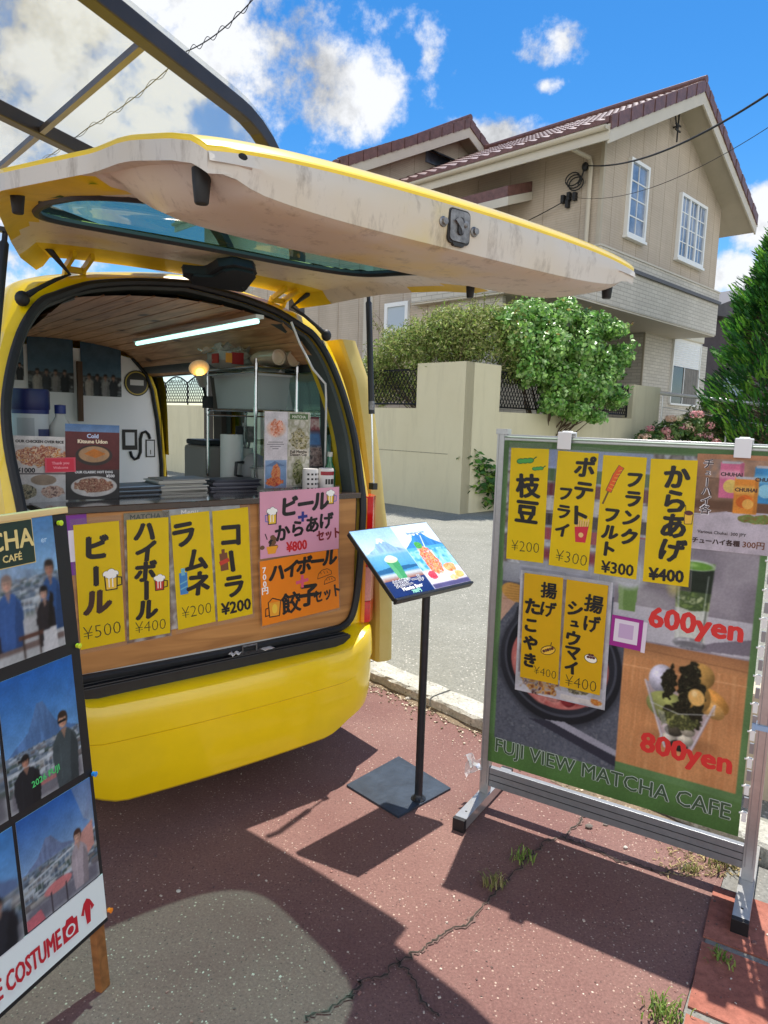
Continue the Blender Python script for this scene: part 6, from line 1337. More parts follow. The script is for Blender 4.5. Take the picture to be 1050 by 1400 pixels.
def b3(m_):
    VT(m_, 'フランク', .112, .345, .066, .064, 0, .004, 4); VT(m_, 'フルト', .046, .215, .060, .060, 0, .004, 4); price(m_, '¥300', .08, .030, .054, 0, .0016)
    strokes(m_, [(.03, .305), (.048, .355), (.062, .382)], .022, 6, .0008); strokes(m_, [(.03, .305), (.048, .355), (.062, .382)], .018, 3, .001); strokes(m_, [(.012, .255), (.028, .30)], .006, 6, .0008)
    for k in range(6): strokes(m_, [(.027 + k * .006, .312 + k * .012), (.043 + k * .005, .306 + k * .014)], .002, 8, .0013)
def b4(m_):
    VT(m_, 'からあげ', .088, .368, .083, .088, 0, .0046, 4); price(m_, '¥400', .074, .032, .054, 0, .0024)
    poly(m_, [(.118, .245), (.145, .248), (.143, .214), (.12, .212)], 8, .0008); strokes(m_, [(.118, .245), (.12, .212), (.143, .214), (.145, .248)], .002, 0, .001); ellp(m_, .131, .25, .014, .008, 7, .0012); strokes(m_, [(.122, .256), (.12, .275)], .002, 0)
def b5(m_):
    VT(m_, '揚げ', .098, .355, .072, .066, 0, .0024, 3); VT(m_, 'た', .037, .285, .07, .068, 0, .004, 3); VT(m_, 'こやき', .036, .210, .068, .062, 0, .004, 4); price(m_, '¥400', .098, .038, .044)
    ellp(m_, .106, .126, .030, .018, 0, .0008, 20); ellp(m_, .106, .126, .027, .015, 8, .001, 20); 
    for k in range(5): ellp(m_, .09 + k * .008, .12 + k * .004, .006, .006, 6 if k % 2 else 7, .0012 + k * 2e-5, 0, 8)
    strokes(m_, [(.112, .13), (.118, .158)], .003, 0)
def b6(m_):
    VT(m_, '揚げ', .104, .335, .075, .068, 0, .0026, 3); VT(m_, 'シュウマイ', .040, .305, .056, .060, 0, .0036, 4); price(m_, '¥400', .078, .030, .058)
    ellp(m_, .108, .13, .024, .016, 0, .0008, -10); ellp(m_, .108, .13, .022, .014, 9, .001, -10)
    for k in range(5): ellp(m_, .098 + k * .005, .135 + (k % 2) * .009, .006, .005, 7, .0012 + k * 2e-5, 0, 8)
OB = .0255
p = Pic(.345, .475, 90); p.rect(-1, -1, 2, 2, (206, 206, 212)); p.speck(.01, .075, .33, .46, [(206, 206, 210), (150, 130, 130), (190, 186, 190)], .05, 41); p.blob(.09, .045, .075, .05, [(120, 60, 50), (206, 150, 60), (180, 170, 170), (90, 50, 44)], .02, 42, .6); p.blob(.245, .06, .045, .028, [(60, 50, 40), (120, 110, 60), (190, 180, 150)], .012, 43, .4); p.rect(.18, .006, .335, .026, (226, 222, 216)); p.blob(.31, .022, .022, .012, [(214, 120, 50), (230, 180, 90)], .008, 44)
o = p.build('photo_menu', PRINT); put(o, BF_, (712, 779), (704, 940), p.h, OB - .0015); tag(o, 'white photo menu behind the two amber strips on the black bowl picture', 'menu sheet')
p = Pic(.30, .14, 40); p.rect(-1, -1, 2, 2, (190, 194, 204)); p.rect(.01, .09, .29, .13, (150, 40, 60), .02); p.rect(.0, .0, .3, .05, (168, 172, 186))
o = p.build('photo_menu', PRINT); put(o, BF_, (712, 742), (710, 786), p.h, OB - .0018); tag(o, 'small grey sheet peeking out below the edamame and potato strips', 'menu sheet')
strip(BF_, (699, 612), (692, 765), YPAPER, 'yellow edamame strip with green bean pods, priced 200 yen', GB, b1, BB, OB)
strip(BF_, (763, 616), (750, 772), YPAPER, 'yellow fried potato strip with a red box of fries, priced 300 yen', GB, b2, BB, OB)
strip(BF_, (825, 622), (812, 782), YPAPER, 'yellow sausage strip with an orange corn dog drawing, priced 300 yen', GB, b3, BB, OB)
strip(BF_, (890, 627), (879, 790), YPAPER, 'yellow fried chicken strip with a tiny cup drawing, price 400 yen in bold', GB, b4, BB, OB)
strip(BF_, (717, 783), (711, 923), OPAPER, 'amber fried octopus ball strip with a small boat drawing, left of its pair', GB, b5, BB, OB, .15, .41)
strip(BF_, (775, 792), (765, 936), OPAPER, 'amber fried dumpling strip with a little plate drawing and large 400 yen', GB, b6, BB, OB, .15, .41)
m_ = MB(); m_.bb(0, .108, 0, .112, -.001, 0, 0); m_.bb(.012, .094, .018, .100, 0, .0007, 1); m_.bb(.028, .078, .034, .086, .0008, .0012, 2); m_.bb(.108, .122, -.004, .106, -.001, -.0004, 1)
o = m_.build('purple_card', [PM(158, 36, 136), PM(226, 216, 226), PM(198, 170, 204)]); put(o, BF_, (837, 840), (833, 880), .112, OB + .001); tag(o, 'magenta bordered card with a pale square, in the middle of the big banner', 'card')
# canned drinks poster, upper right
CWd, CHt = .235, .315
p = Pic(CWd, CHt, 130); p.speck(0, .12, CWd, CHt, [(126, 96, 76), (150, 116, 92), (104, 78, 62)], .05, 51); p.grad(.24, (150, 112, 86), CHt, (196, 140, 100)); p.speck(.04, .24, CWd, .30, [(150, 120, 100), (190, 150, 120), (130, 120, 120)], .04, 52); p.rect(0, .135, CWd, .165, (112, 78, 56), .01); p.poly([(0, 0), (CWd, 0), (CWd, .135), (.10, .13), (0, .11)], (206, 196, 204)); p.line(0, .112, .10, .13, .004, (190, 180, 188))
def can(cx, y0, w_, h_, c1, c2, fc):
    p.rect(cx - w_ / 2, y0, cx + w_ / 2, y0 + h_, c1, .004); p.rect(cx - w_ * .45, y0 + h_ - .004, cx + w_ * .45, y0 + h_ + .004, (196, 196, 200), .003); p.rect(cx - w_ / 2, y0 + h_ * .55, cx + w_ / 2, y0 + h_ * .78, c2, .01); p.ell(cx, y0 + h_ * .34, w_ * .32, w_ * .32, fc); p.rect(cx + w_ * .36, y0 + .004, cx + w_ * .5, y0 + h_, tuple(v * .85 for v in c1), .006)
can(.105, .175, .068, .115, (226, 120, 156), (240, 170, 190), (236, 206, 110)); can(.205, .165, .068, .115, (64, 150, 206), (120, 190, 226), (150, 210, 230)); can(.15, .128, .068, .115, (236, 150, 50), (250, 190, 90), (240, 120, 30)); p.ell(.142, .165, .018, .018, (226, 110, 24)); p.ell(.158, .160, .016, .016, (250, 190, 90)); p.blob(.19, .112, .05, .016, [(150, 110, 60), (120, 150, 70), (190, 140, 100)], .015, 54, .5)
o = p.build('drink_poster', PRINT); put(o, BF_, (954, 620), (944, 746), CHt, OB - .001); tag(o, 'poster of pink, blue and orange drink cans on the upper right of the banner', 'poster')
m_ = MB(); VT(m_, 'チューハイ各', .035, .283, .030, .034, 0, .0022, 0, .0008); VT(m_, 'チューハイ各', .035, .283, .030, .034, 1, .0006, 0, .0014)
for cx, y in ((.105, .252), (.205, .24), (.15, .205)): T(m_, 'CHUHAI', cx, y, .017, 1, .0006, 0, .001)
T(m_, 'Various Chuhai  300 JPY', .09, .058, .0145, 2, .0003, 0, .001); T(m_, 'チューハイ各種', .075, .030, .0205, 1, .0010, 0, .001); T(m_, '300円', .185, .030, .026, 3, .0006, 0, .001)
ink(o, m_, [PM(240, 236, 236), PM(60, 36, 34), PM(70, 60, 60), PM(120, 70, 40)])
for (px, py, lab) in ((772, 601, 'white plastic clip on the top edge of the banner above the potato strip'), (1016, 611, 'white plastic clip on the top edge of the banner above the drink can poster')):
    a = BF_.px(px, py, .03); m_ = MB(); m_.bb(-.024, .024, -.034, .026, .0, .006); m_.bb(-.024, .024, -.034, .026, -.062, -.056); m_.bb(-.024, .024, .020, .026, -.056, 0); m_.bb(-.014, .014, .026, .030, -.05, -.01)
    o = m_.build('banner_clip', [PM(232, 232, 230)], bevel=.003); o.matrix_world = BF_.mat(a[0], a[1], .030); tag(o, lab, 'clip', 'white clips on the banner top')
# torn plastic wrap on the left post
m_ = MB(); rr = random.Random(5)
m_.grid(lambda u, v: (-.035 - .055 * u + .012 * math.sin(v * 9 + u * 5), -.01 + .02 * math.sin(u * 11 + v * 7), .19 - .05 * v * (1 + .6 * u) + .02 * u * math.sin(v * 13)), list(np.linspace(0, 1, 10)), list(np.linspace(0, 1, 10)), 0, True)
o = m_.build('plastic_scrap', [glassy('frosted_plastic', (.9, .9, .9, 1), .05, .2, .35, (.9, .9, .9, 1))]); o.matrix_world = bs.matrix_basis; o.location = BO; o.rotation_euler = (0, 0, math.atan2(BS[1], BS[0])); tag(o, 'torn white plastic scrap hanging on the left banner post', 'plastic scrap')
# beige concrete block at the right edge
q = (1.62, 2.62); m_ = MB(); m_.box((q[0], q[1], .24), (.42, .16, .48), 0, Matrix.Rotation(R(-35), 3, 'Z')); o = m_.build('concrete_post', [M('beige_concrete', lc(196, 182, 156), .85, nscale=6, namt=.08, bscale=40, bstr=.2)], bevel=.01); tag(o, 'low beige concrete block by the kerb behind the right banner post', 'block')

# ================================================================== PHOTO BOARD (A-frame at the left edge)
BDO = np.array([-.67, 1.65, 0.]); DH = np.array([.35, .937, 0]); DH /= np.linalg.norm(DH); UB = np.array([-.937 * .096, .35 * .096, 1]); UB /= np.linalg.norm(UB); NB = np.cross(DH, UB)
PB = Frame(BDO, DH, NB)
pb = empty('photo_board', tuple(BDO), 0, 'black A-frame board with visitors\' photographs and a costume notice on wooden legs', 'sign board')
pbm = frame_matrix((0, 0, 0), DH, UB)
def pbpart(m_, nm, mats, bevel=.002):
    o = m_.build(nm, mats, pb, bevel=bevel); o.matrix_local = pbm; return o
BOARD = M('black_board', lc(22, 22, 25), .5, nscale=20, namt=.2)
BWd = .72
m_ = MB(); m_.bb(-BWd, 0, .185, 1.255, -.014, 0); pbpart(m_, 'board', [BOARD])
m_ = MB(); m_.bb(-BWd, .002, 1.256, 1.272, -.024, .006); pbpart(m_, 'top_rail', [wood('pale_wood', lc(206, 170, 110), lc(232, 204, 150), 'x', 0)])
for x in (-.032, -BWd + .004):
    m_ = MB(); m_.bb(x, x + .032, .002, 1.2, -.036, -.0145); pbpart(m_, 'leg', [LEGW])
for x in (-.06, -BWd + .03):
    m_ = MB(); m_.bar((x, 1.2, -.05), (x, .075, -.42), .03, .022); pbpart(m_, 'rear_leg', [LEGW])
m_ = MB(); m_.bb(-BWd + .01, -.004, .198, .318, .0, .0016); nt_ = pbpart(m_, 'notice', [PM(226, 228, 226)], 0)
m_ = MB(); x = -.142; tx = 'E COSTUME'
T(m_, tx, -.240, .250, .066, 0, .0016, 0, .0026, W=.176)
# camera and shirt symbols
poly(m_, [(-.145, .225), (-.098, .225), (-.098, .268), (-.108, .268), (-.112, .278), (-.131, .278), (-.135, .268), (-.145, .268)], 0, .0024); ellp(m_, -.1215, .246, .015, .015, 1, .0028, 0, 14); ellp(m_, -.1215, .246, .010, .010, 0, .0031, 0, 14)
poly(m_, [(-.086, .258), (-.075, .282), (-.064, .290), (-.054, .282), (-.042, .258), (-.052, .252), (-.054, .268), (-.058, .225), (-.07, .225), (-.074, .268), (-.077, .252)], 0, .0024)
ink(nt_, m_, [PM(190, 28, 44), PM(226, 228, 226)])
for (x, y, c_) in ((-.03, 1.235, (196, 220, 40)), (-.012, .925, (206, 220, 50)), (-.004, .588, (50, 140, 220)), (.001, .215, (240, 130, 30))):
    m_ = MB(); m_.lathe([(.002, 0), (.002, .004), (.006, .004), (.005, .011), (.007, .013), (.001, .014)], (x, y, 0), 10); pbpart(m_, 'push_pin', [PM(*c_, .3)], 0)
def person(p, x, y, h, coat, hair, skin, wide=.2, lean=0):
    w_ = wide * h; dk = tuple(v * .72 for v in coat); lt = tuple(min(255, v * 1.15 + 6) for v in coat)
    p.poly([(x - w_ * .85, y), (x + w_ * .85, y), (x + w_ * 1.05 + lean, y + h * .45), (x + w_ * .95 + lean, y + h * .60), (x + w_ * .5 + lean, y + h * .70), (x + w_ * .2 + lean, y + h * .74), (x - w_ * .2 + lean, y + h * .74), (x - w_ * .55 + lean, y + h * .70), (x - w_ * .98 + lean, y + h * .58), (x - w_ * 1.08 + lean, y + h * .42)], coat)
    p.poly([(x + w_ * .2, y), (x + w_ * .85, y), (x + w_ * 1.05 + lean, y + h * .45), (x + w_ * .6 + lean, y + h * .66), (x + w_ * .3, y + h * .3)], dk, .7); p.line(x - w_ * .5, y + h * .1, x - w_ * .4, y + h * .55, h * .02, lt, .6); p.poly([(x - w_ * .25 + lean, y + h * .74), (x + w_ * .25 + lean, y + h * .74), (x + lean, y + h * .6)], tuple(v * .85 for v in skin), .8)
    cy = y + h * .85; p.ell(x + lean, cy + h * .02, h * .082, h * .105, hair); p.ell(x + lean - h * .008, cy - h * .012, h * .062, h * .088, skin); p.ell(x + lean + h * .03, cy - h * .02, h * .03, h * .07, tuple(v * .8 for v in skin), 0, h * .03, .7); p.ell(x + lean, cy + h * .075, h * .07, h * .045, hair)
    for q in (-1, 1): p.ell(x + lean + q * h * .026 - h * .008, cy + h * .005, h * .011, h * .007, (60, 44, 40))
    p.line(x + lean - h * .025, cy - h * .052, x + lean + h * .012, cy - h * .052, h * .010, (160, 90, 84))
def town(p, z0, z1, seed):
    p.grad(z0, (96, 104, 112), z1, (122, 138, 158)); r_ = random.Random(seed); n = int(220 * p.w / .2)
    for k in range(n):   # roofs and walls, smaller and paler with distance
        f_ = k / n; y = z1 - (z1 - z0) * f_ ** 1.6; s_ = .003 + .012 * f_; x = r_.uniform(0, p.w); c_ = r_.choice(((150, 158, 168), (196, 200, 206), (84, 92, 106), (120, 110, 108), (70, 84, 76), (178, 172, 166), (104, 120, 140))); h_ = 1 - f_
        p.rect(x - s_, y - s_ * .5, x + s_, y + s_ * .25, tuple(q * (1 - .35 * h_) + w_ * .35 * h_ for q, w_ in zip(c_, (130, 150, 176)))); p.rect(x - s_ * .8, y - s_ * .9, x + s_ * .8, y - s_ * .45, tuple(q * .8 for q in c_))
def rail(p, y, x0, x1, slope=0):
    p.line(x0, y, x1, y + slope, .004, (206, 210, 216)); n = int((x1 - x0) / .012)
    for k in range(n): xx = x0 + (x1 - x0) * k / n; yy = y + slope * k / n; p.line(xx, yy, xx, yy - .035, .0018, (196, 200, 206))
GP = 'visitor photographs pinned to the black board'
def photo(pic, s0, z0, label, txt=None):
    pic.blur(1); o = pic.build('photo_print', PRINT); o.matrix_world = PB.mat(s0, z0, .0022); tag(o, label, 'photo', GP); return o
# group photo at the top with the cafe sign
p = Pic(.62, .325, 190); fuji_bg(p, .185, (.62 * .70, .062), (86, 146, 206), (150, 186, 220), (150, 178, 206), (226, 232, 238), wmul=.5); town(p, .10, .185, 60); p.rect(0, .0, .62, .10, (186, 184, 186), .02); rail(p, .125, .02, .6, .01); p.rect(0, .02, .62, .035, (120, 100, 96))
for (x, y, h, coat, hair, skin, wd) in ((.40, .0, .14, (70, 40, 44), (40, 30, 28), (206, 160, 140), .2), (.425, .03, .155, (50, 44, 60), (40, 30, 30), (200, 150, 130), .2), (.475, .03, .175, (56, 90, 150), (140, 120, 110), (206, 160, 140), .19), (.595, .045, .175, (50, 86, 140), (50, 40, 36), (190, 140, 116), .17), (.30, .02, .17, (150, 150, 160), (60, 50, 44), (206, 160, 140), .2), (.2, .02, .16, (90, 60, 60), (50, 40, 36), (200, 150, 130), .2), (.1, .02, .17, (60, 80, 70), (60, 50, 44), (206, 160, 140), .2), (.572, .015, .145, (44, 38, 42), (26, 22, 22), (214, 170, 150), .18)): person(p, x, y, h, coat, hair, skin, wd)
p.poly([(.585, .05), (.60, .13), (.59, .14), (.575, .06)], (26, 22, 22)); p.poly([(.555, .0), (.60, .0), (.598, .055), (.56, .05)], (216, 212, 214)); p.rect(.49, .045, .56, .055, (96, 60, 50)); p.rect(.50, .0, .505, .05, (60, 44, 40)); p.rect(.545, .0, .55, .05, (60, 44, 40))
o = photo(p, -.665, .938, 'top photo on the board, a group by the snowy mountain under the cafe sign')
m_ = MB(); X0_ = .62 - .36; m_.bb(X0_, .558, .215, .318, .0005, .0022, 0); m_.bb(X0_ + .002, .556, .217, .316, .0022, .0028, 1)
T(m_, 'MATCHA', .44, .276, .060, 0, .0014, 0, .0032, .95); T(m_, 'CAFÉ', .495, .238, .022, 0, .0006, 0, .0032); T(m_, 'er', .588, .262, .02, 2, .0003, 0, .0008); 
m_.build('cafe_sign', [M('gold_print', lc(226, 200, 130), .4), PM(22, 46, 34), PM(180, 210, 236)], o)
# second row
p = Pic(.212, .305, 110); p.grad(.14, (120, 166, 214), .305, (30, 96, 178)); fuji_bg(p, .125, (.105, .10), (34, 100, 182), (110, 160, 212), (86, 120, 168), None, wmul=.85); town(p, .05, .13, 61); p.rect(0, 0, .212, .05, (120, 116, 124), .02); rail(p, .085, .0, .21, .012); person(p, .05, -.01, .135, (34, 36, 42), (26, 24, 24), (196, 140, 116), .26); person(p, .165, .0, .185, (70, 80, 84), (60, 44, 36), (206, 156, 130), .2); p.rect(.03, .107, .055, .113, (20, 20, 22)); p.rect(.15, .152, .175, .158, (20, 20, 22)); p.rect(.085, .03, .13, .04, (186, 120, 120))
o = photo(p, -.243, .603, 'photo of two visitors in sunglasses on a terrace below the blue mountain'); m_ = MB(); T(m_, '2026 FUJI', .10, .045, .021, 0, .0005, 5, .0008); m_.build('lettering', [PM(80, 200, 110)], o)
p = Pic(.30, .305, 70); p.grad(.14, (130, 172, 216), .305, (40, 104, 184)); town(p, .06, .15, 62); p.rect(0, 0, .3, .06, (110, 108, 116), .02); person(p, .22, .0, .16, (40, 42, 48), (30, 26, 26), (200, 150, 126), .25)
photo(p, -.552, .600, 'photo with a dark-clad visitor, partly cut off, left in the middle row of the board')
# third row
p = Pic(.222, .262, 110); fuji_bg(p, .125, (.08, .06), (40, 96, 176), (140, 170, 206), (112, 126, 160), None, wmul=.7); p.poly([(.16, .262), (.222, .262), (.222, .14), (.19, .17)], (210, 190, 180), .35); town(p, .05, .13, 63); rail(p, .10, 0, .222, .03); p.rect(0, 0, .222, .045, (120, 116, 128), .02); p.poly([(.15, .05), (.215, .09), (.215, .155), (.155, .13)], (206, 150, 140)); person(p, .165, .01, .15, (176, 160, 166), (70, 46, 38), (214, 170, 150), .17); p.ell(.095, .055, .042, .014, (214, 130, 130)); p.rect(.07, .0, .074, .05, (70, 60, 66)); p.rect(.115, .0, .119, .05, (70, 60, 66)); p.poly([(0, 0), (.05, 0), (.04, .03), (.0, .025)], (206, 110, 120))
photo(p, -.236, .322, 'photo of a woman in a pale coat beside a round pink table')
p = Pic(.30, .262, 70); p.grad(.12, (120, 164, 210), .262, (60, 126, 196)); town(p, .05, .13, 64); p.poly([(.1, .12), (.25, .16), (.3, .14), (.3, .12)], (100, 120, 160)); p.rect(0, 0, .3, .05, (110, 108, 116), .02); person(p, .245, -.01, .14, (44, 44, 52), (30, 26, 26), (196, 150, 130), .3)
photo(p, -.546, .320, 'photo with a hunched dark figure under a pale blue sky, left in the bottom row')

# ================================================================== INSIDE THE VAN
m_ = MB(); cz = lambda a: 1.945 - .05 * (abs(a) / .45) ** 2 if abs(a) < .45 else 1.895 - (abs(a) - .45) * .95
for i in range(13):
    a0 = -.61 + i * .094; a1 = a0 + .0925
    m_.grid(lambda a, b: (a, b, cz(a) + (0 if a0 + .003 < a < a1 - .003 else .005)), [a0, a0 + .004, (a0 + a1) / 2, a1 - .004, a1], [.30, 1.0, 2.4], 0, False)
m_.build('ceiling', [PINE], van)
m_ = MB(); m_.bb(-.68, .69, .08, 2.5, .40, .43); m_.build('load_floor', [DGREY], van)
m_ = MB(); m_.bb(-.60, .615, .0, .018, .605, 1.165, 0); m_.bb(-.598, .60, -.004, -.001, .600, .618, 1); m_.build('counter_front', [PLY, PM(190, 190, 184)], van)
CTOP = M('counter_top', lc(58, 42, 34), .14, 0, nscale=6, namt=.3, coat=.8)
m_ = MB(); m_.bb(-.63, .635, -.012, .50, 1.166, 1.190, 0); m_.build('counter_top', [CTOP], van, bevel=.003)
# white partition behind the front seats
WPAN = M('white_panel', lc(234, 236, 240), .4, nscale=2, namt=.04)
bz = 2.36; prof = [(-.64, .7), (.655, .7), (.662, 1.15), (.635, 1.45), (.60, 1.66), (.56, 1.76), (.47, 1.86), (.30, 1.895), (-.47, 1.895), (-.6, 1.8)]
m_ = MB(); m_.prism(prof, bz, bz + .02, 0, lambda x, y, h: (x, h, y)); pt = m_.build('partition', [WPAN], van)
m_ = MB(); m_.tube([(a + .012, bz - .01, z) for a, z in prof[1:7]], .012, 8, 0); m_.tube([(a + .035, bz + .01, z) for a, z in prof[1:6]], .016, 8, 1); m_.build('partition_edge', [RUB, YELIN], pt)
PF_ = Frame(VOn + VV * (bz - .003), VU, -VV)
m_ = MB()
def sq(px0, py0, px1, py1): a, b = PF_.px(px0, py0), PF_.px(px1, py1); return a[0], b[1], b[0], a[1]
x0, y0, x1, y1 = sq(167, 587, 188, 615)
m_.bb(x0, x1, bz - .004, bz - .001, y0, y1, 0); m_.bb(x0 + .02, x1 - .02, bz - .006, bz - .004, y0 + .03, y1 - .02, 1)
x2, y2, x3, y3 = sq(199, 601, 212, 625); m_.bb(x2, x3, bz - .004, bz - .001, y2, y3, 0); m_.bb(x2 + .008, x3 - .008, bz - .006, bz - .004, y2 + .008, y3 - .008, 1); m_.bb(x2 + .03, x3 - .03, bz - .008, bz - .006, y2 + .05, y3 - .1, 0)
cpts = [PF_.px(*q) for q in ((178, 617), (180, 624), (184, 628), (189, 626), (192, 618), (192, 600), (194, 592), (199, 590), (203, 594), (205, 600))]; m_.tube([(c[0], bz - .004, c[1]) for c in cpts], .010, 6, 0, cap=True)
m_.build('charging_sign', [INK, PM(214, 216, 220)], pt)
c = PF_.px(187, 524); m_ = MB(); Rx = Matrix.Rotation(R(90), 3, 'X'); m_.lathe([(.085, 0), (.085, .003), (.001, .003)], (c[0], bz - .001, c[1]), 28, 0, Rx); m_.lathe([(.078, .003), (.078, .0045), (.070, .0045), (.070, .003)], (c[0], bz - .001, c[1]), 28, 1, Rx, cap=False); m_.bb(c[0] - .045, c[0] + .045, bz - .007, bz - .004, c[1] - .014, c[1] + .022, 2); m_.build('round_sticker', [PM(40, 40, 38), PM(180, 160, 70), PM(206, 206, 206)], pt)
m_ = MB(); q0 = PF_.px(104, 494); q1 = PF_.px(113, 576); m_.bb(q0[0], q1[0], bz - .03, bz - .002, q1[1], q0[1]); m_.build('partition_post', [wood('dark_strip', lc(70, 48, 32), lc(96, 68, 44), 'z', 0)], pt)
GI = 'photo posters on the white partition inside the van'
for (tl, br_, seed, lab) in (((36, 456), (101, 537), 71, 'large mountain view poster inside the van, crossed by a lamp reflection'), ((109, 465), (166, 543), 72, 'poster of a crowd under a dark blue sky beside the round sticker'), ((2, 458), (33, 520), 73, 'poster at the far left inside the van, partly behind the door seal')):
    a, b = PF_.px(*tl), PF_.px(*br_); w_, h_ = b[0] - a[0], a[1] - b[1]; p = Pic(w_, h_, 60); p.grad(h_ * .3, (96, 128, 150), h_, (52, 84, 110)); p.ell(w_ * .5, h_ * .85, w_ * .5, h_ * .15, (110, 124, 136), 0, .1, .6); p.speck(0, 0, w_, h_ * .36, [(60, 66, 72), (150, 156, 160), (90, 94, 98), (44, 46, 50), (190, 194, 196)], .035, seed)
    for k in range(4): person(p, w_ * (.2 + .2 * k), 0, h_ * .42, ((190, 186, 180), (60, 64, 70), (150, 150, 150), (40, 44, 50))[k], (40, 34, 32), (190, 150, 130), .18)
    p.blur(1); o = p.build('wall_poster', PRINT); o.matrix_world = PF_.mat(a[0], b[1], .004); tag(o, lab, 'poster', GI)
# door rail cover, pillar with yellow flange, light tube
m_ = MB(); m_.tube([(.60, 2.42, 1.80), (.60, 2.38, 1.815), (.60, 2.3, 1.82), (.605, 1.4, 1.81), (.61, 1.2, 1.80)], [.03, .052, .058, .058, .05], 14); m_.bb(.63, .66, 1.42, 2.4, 1.745, 1.78); m_.build('door_rail_cover', [DGREY], van)
PILL = M('pillar_trim', lc(92, 82, 76), .7, nscale=10, namt=.1)
m_ = MB(); m_.loft([[(aof(z) - .07, 1.36, z), (aof(z) - .004, 1.36, z), (aof(z) - .004, 1.475, z), (aof(z) - .07, 1.465, z)] for z in np.linspace(.45, 1.82, 14)], 0, True, True, False); m_.build('door_pillar', [PILL], van)
m_ = MB(); m_.loft([[(aof(z) - .05, 1.468, z), (aof(z) + .002, 1.476, z), (aof(z) + .002, 1.492, z), (aof(z) - .05, 1.486, z)] for z in np.linspace(.45, 1.24, 14)], 0, True, True, False); m_.build('pillar_flange', [YEL], van)
m_ = MB(); m_.bb(.69, .70, .34, 1.36, .45, 1.2, 0); m_.bb(.655, .68, .30, 1.38, .5, 1.2, 0); m_.build('side_lining', [M('beige_lining', lc(150, 140, 134), .7, nscale=6, namt=.06)], van)
a_, b_ = vz(207, 467, 1.885), vz(378, 434, 1.885); ax = .255
LED = M('led_tube', (.8, 1, .97, 1), .4, emit=((.50, 1.0, .90, 1), .75))
m_ = MB(); m_.tube([(ax, .22, 1.885), (ax, 1.62, 1.885)], .0095, 10); lt_ = m_.build('light_tube', [LED], van)
m_ = MB(); m_.bb(ax - .018, ax + .018, .20, 1.64, 1.895, 1.91); m_.build('light_fitting', [PM(226, 226, 222)], lt_)
m_ = MB(); P = [vb(x, y, .22) for x, y in ((398, 440), (410, 470), (428, 505), (445, 525), (455, 548), (462, 575), (455, 620), (450, 640))]; m_.tube([Vector((min(p_.x, .60), p_.y, p_.z)) for p_ in P], .005, 6); m_.build('power_lead', [PM(220, 220, 216)], van)

def vthing(name, a, b, z, label, cat, group=None, rz=0):
    p_ = VMAT @ Vector((a, b, z)); return empty(name, p_, VROT + rz, label, cat, group)
CT = 1.190
# wire rack with its load
rx0, rx1, rb0, rb1 = .385, .600, .47, .98
e = vthing('wire_rack', rx0, rb0, CT, 'chrome two-tier wire rack standing on the counter inside the van', 'rack')
for x in (0, rx1 - rx0):
    for y in (0, rb1 - rb0): m_ = MB(); m_.tube([(x, y, 0), (x, y, .57)], .008, 8); m_.lathe([(.011, 0), (.011, .03), (.008, .03)], (x, y, .32), 8); m_.lathe([(.011, 0), (.011, .03), (.008, .03)], (x, y, .52), 8); m_.build('post', [CHROME], e)
for z in (.335, .535):
    m_ = MB(); 
    for x in (0, rx1 - rx0): m_.tube([(x, 0, z), (x, rb1 - rb0, z)], .005, 6); m_.tube([(x, 0, z - .025), (x, rb1 - rb0, z - .025)], .004, 6)
    for y in (0, rb1 - rb0): m_.tube([(0, y, z), (rx1 - rx0, y, z)], .005, 6); m_.tube([(0, y, z - .025), (rx1 - rx0, y, z - .025)], .004, 6)
    for y in np.arange(.025, rb1 - rb0, .025): m_.tube([(0, y, z + .004), (rx1 - rx0, y, z + .004)], .0022, 5)
    m_.build('shelf', [CHROME], e)
FROST = glassy('frosted_box_plastic', (.72, .76, .76, 1), .05, .3, .45, (.62, .66, .66, 1))
e = vthing('plastic_box', rx0 + .01, rb0 + .03, CT + .345, 'cloudy plastic storage box on the lower tier of the wire rack', 'box'); m_ = MB(); w_, d_, h_ = .19, .43, .165
def tray(m_, w_, d_, h_, t=.02, wall=.002): m_.loft([[(x * (1 - s_) + t * s_ * (1 if x < w_ / 2 else -1) * 1 + 0, y, z) for x, y in ((0, 0), (w_, 0), (w_, d_), (0, d_))] for z, s_ in ((h_, 0), (0, 0))], 0, True, False, False)
m_.loft([[(0, 0, h_), (w_, 0, h_), (w_, d_, h_), (0, d_, h_)], [(.015, .015, 0), (w_ - .015, .015, 0), (w_ - .015, d_ - .015, 0), (.015, d_ - .015, 0)]], 0, True, False, False); m_.add([(.015, .015, 0), (w_ - .015, .015, 0), (w_ - .015, d_ - .015, 0), (.015, d_ - .015, 0)], [(0, 1, 2, 3)]); m_.build('tub', [FROST], e)
m_ = MB(); m_.bb(-.006, w_ + .006, -.006, 0, h_ - .012, h_ + .004); m_.bb(-.006, w_ + .006, d_, d_ + .006, h_ - .012, h_ + .004); m_.bb(-.006, 0, 0, d_, h_ - .012, h_ + .004); m_.bb(w_, w_ + .006, 0, d_, h_ - .012, h_ + .004); m_.build('rim', [PM(200, 204, 204)], e)
BAGM = glassy('crinkled_bag', (.85, .86, .84, 1), .10, .12, .38, (.88, .88, .84, 1))
e = vthing('packaged_bag', rx0 - .03, rb0 + .25, CT + .54, 'crinkled clear bag with a red and orange label on top of the wire rack', 'bag'); m_ = MB(); r2 = random.Random(9)
m_.ell((.09, .12, .045), (.10, .13, .05), 0, 22, 12); m_.v = [(x + r2.gauss(0, .007), y + r2.gauss(0, .007), max(.001, z + r2.gauss(0, .006))) for x, y, z in m_.v]; m_.build('film', [BAGM], e)
m_ = MB()
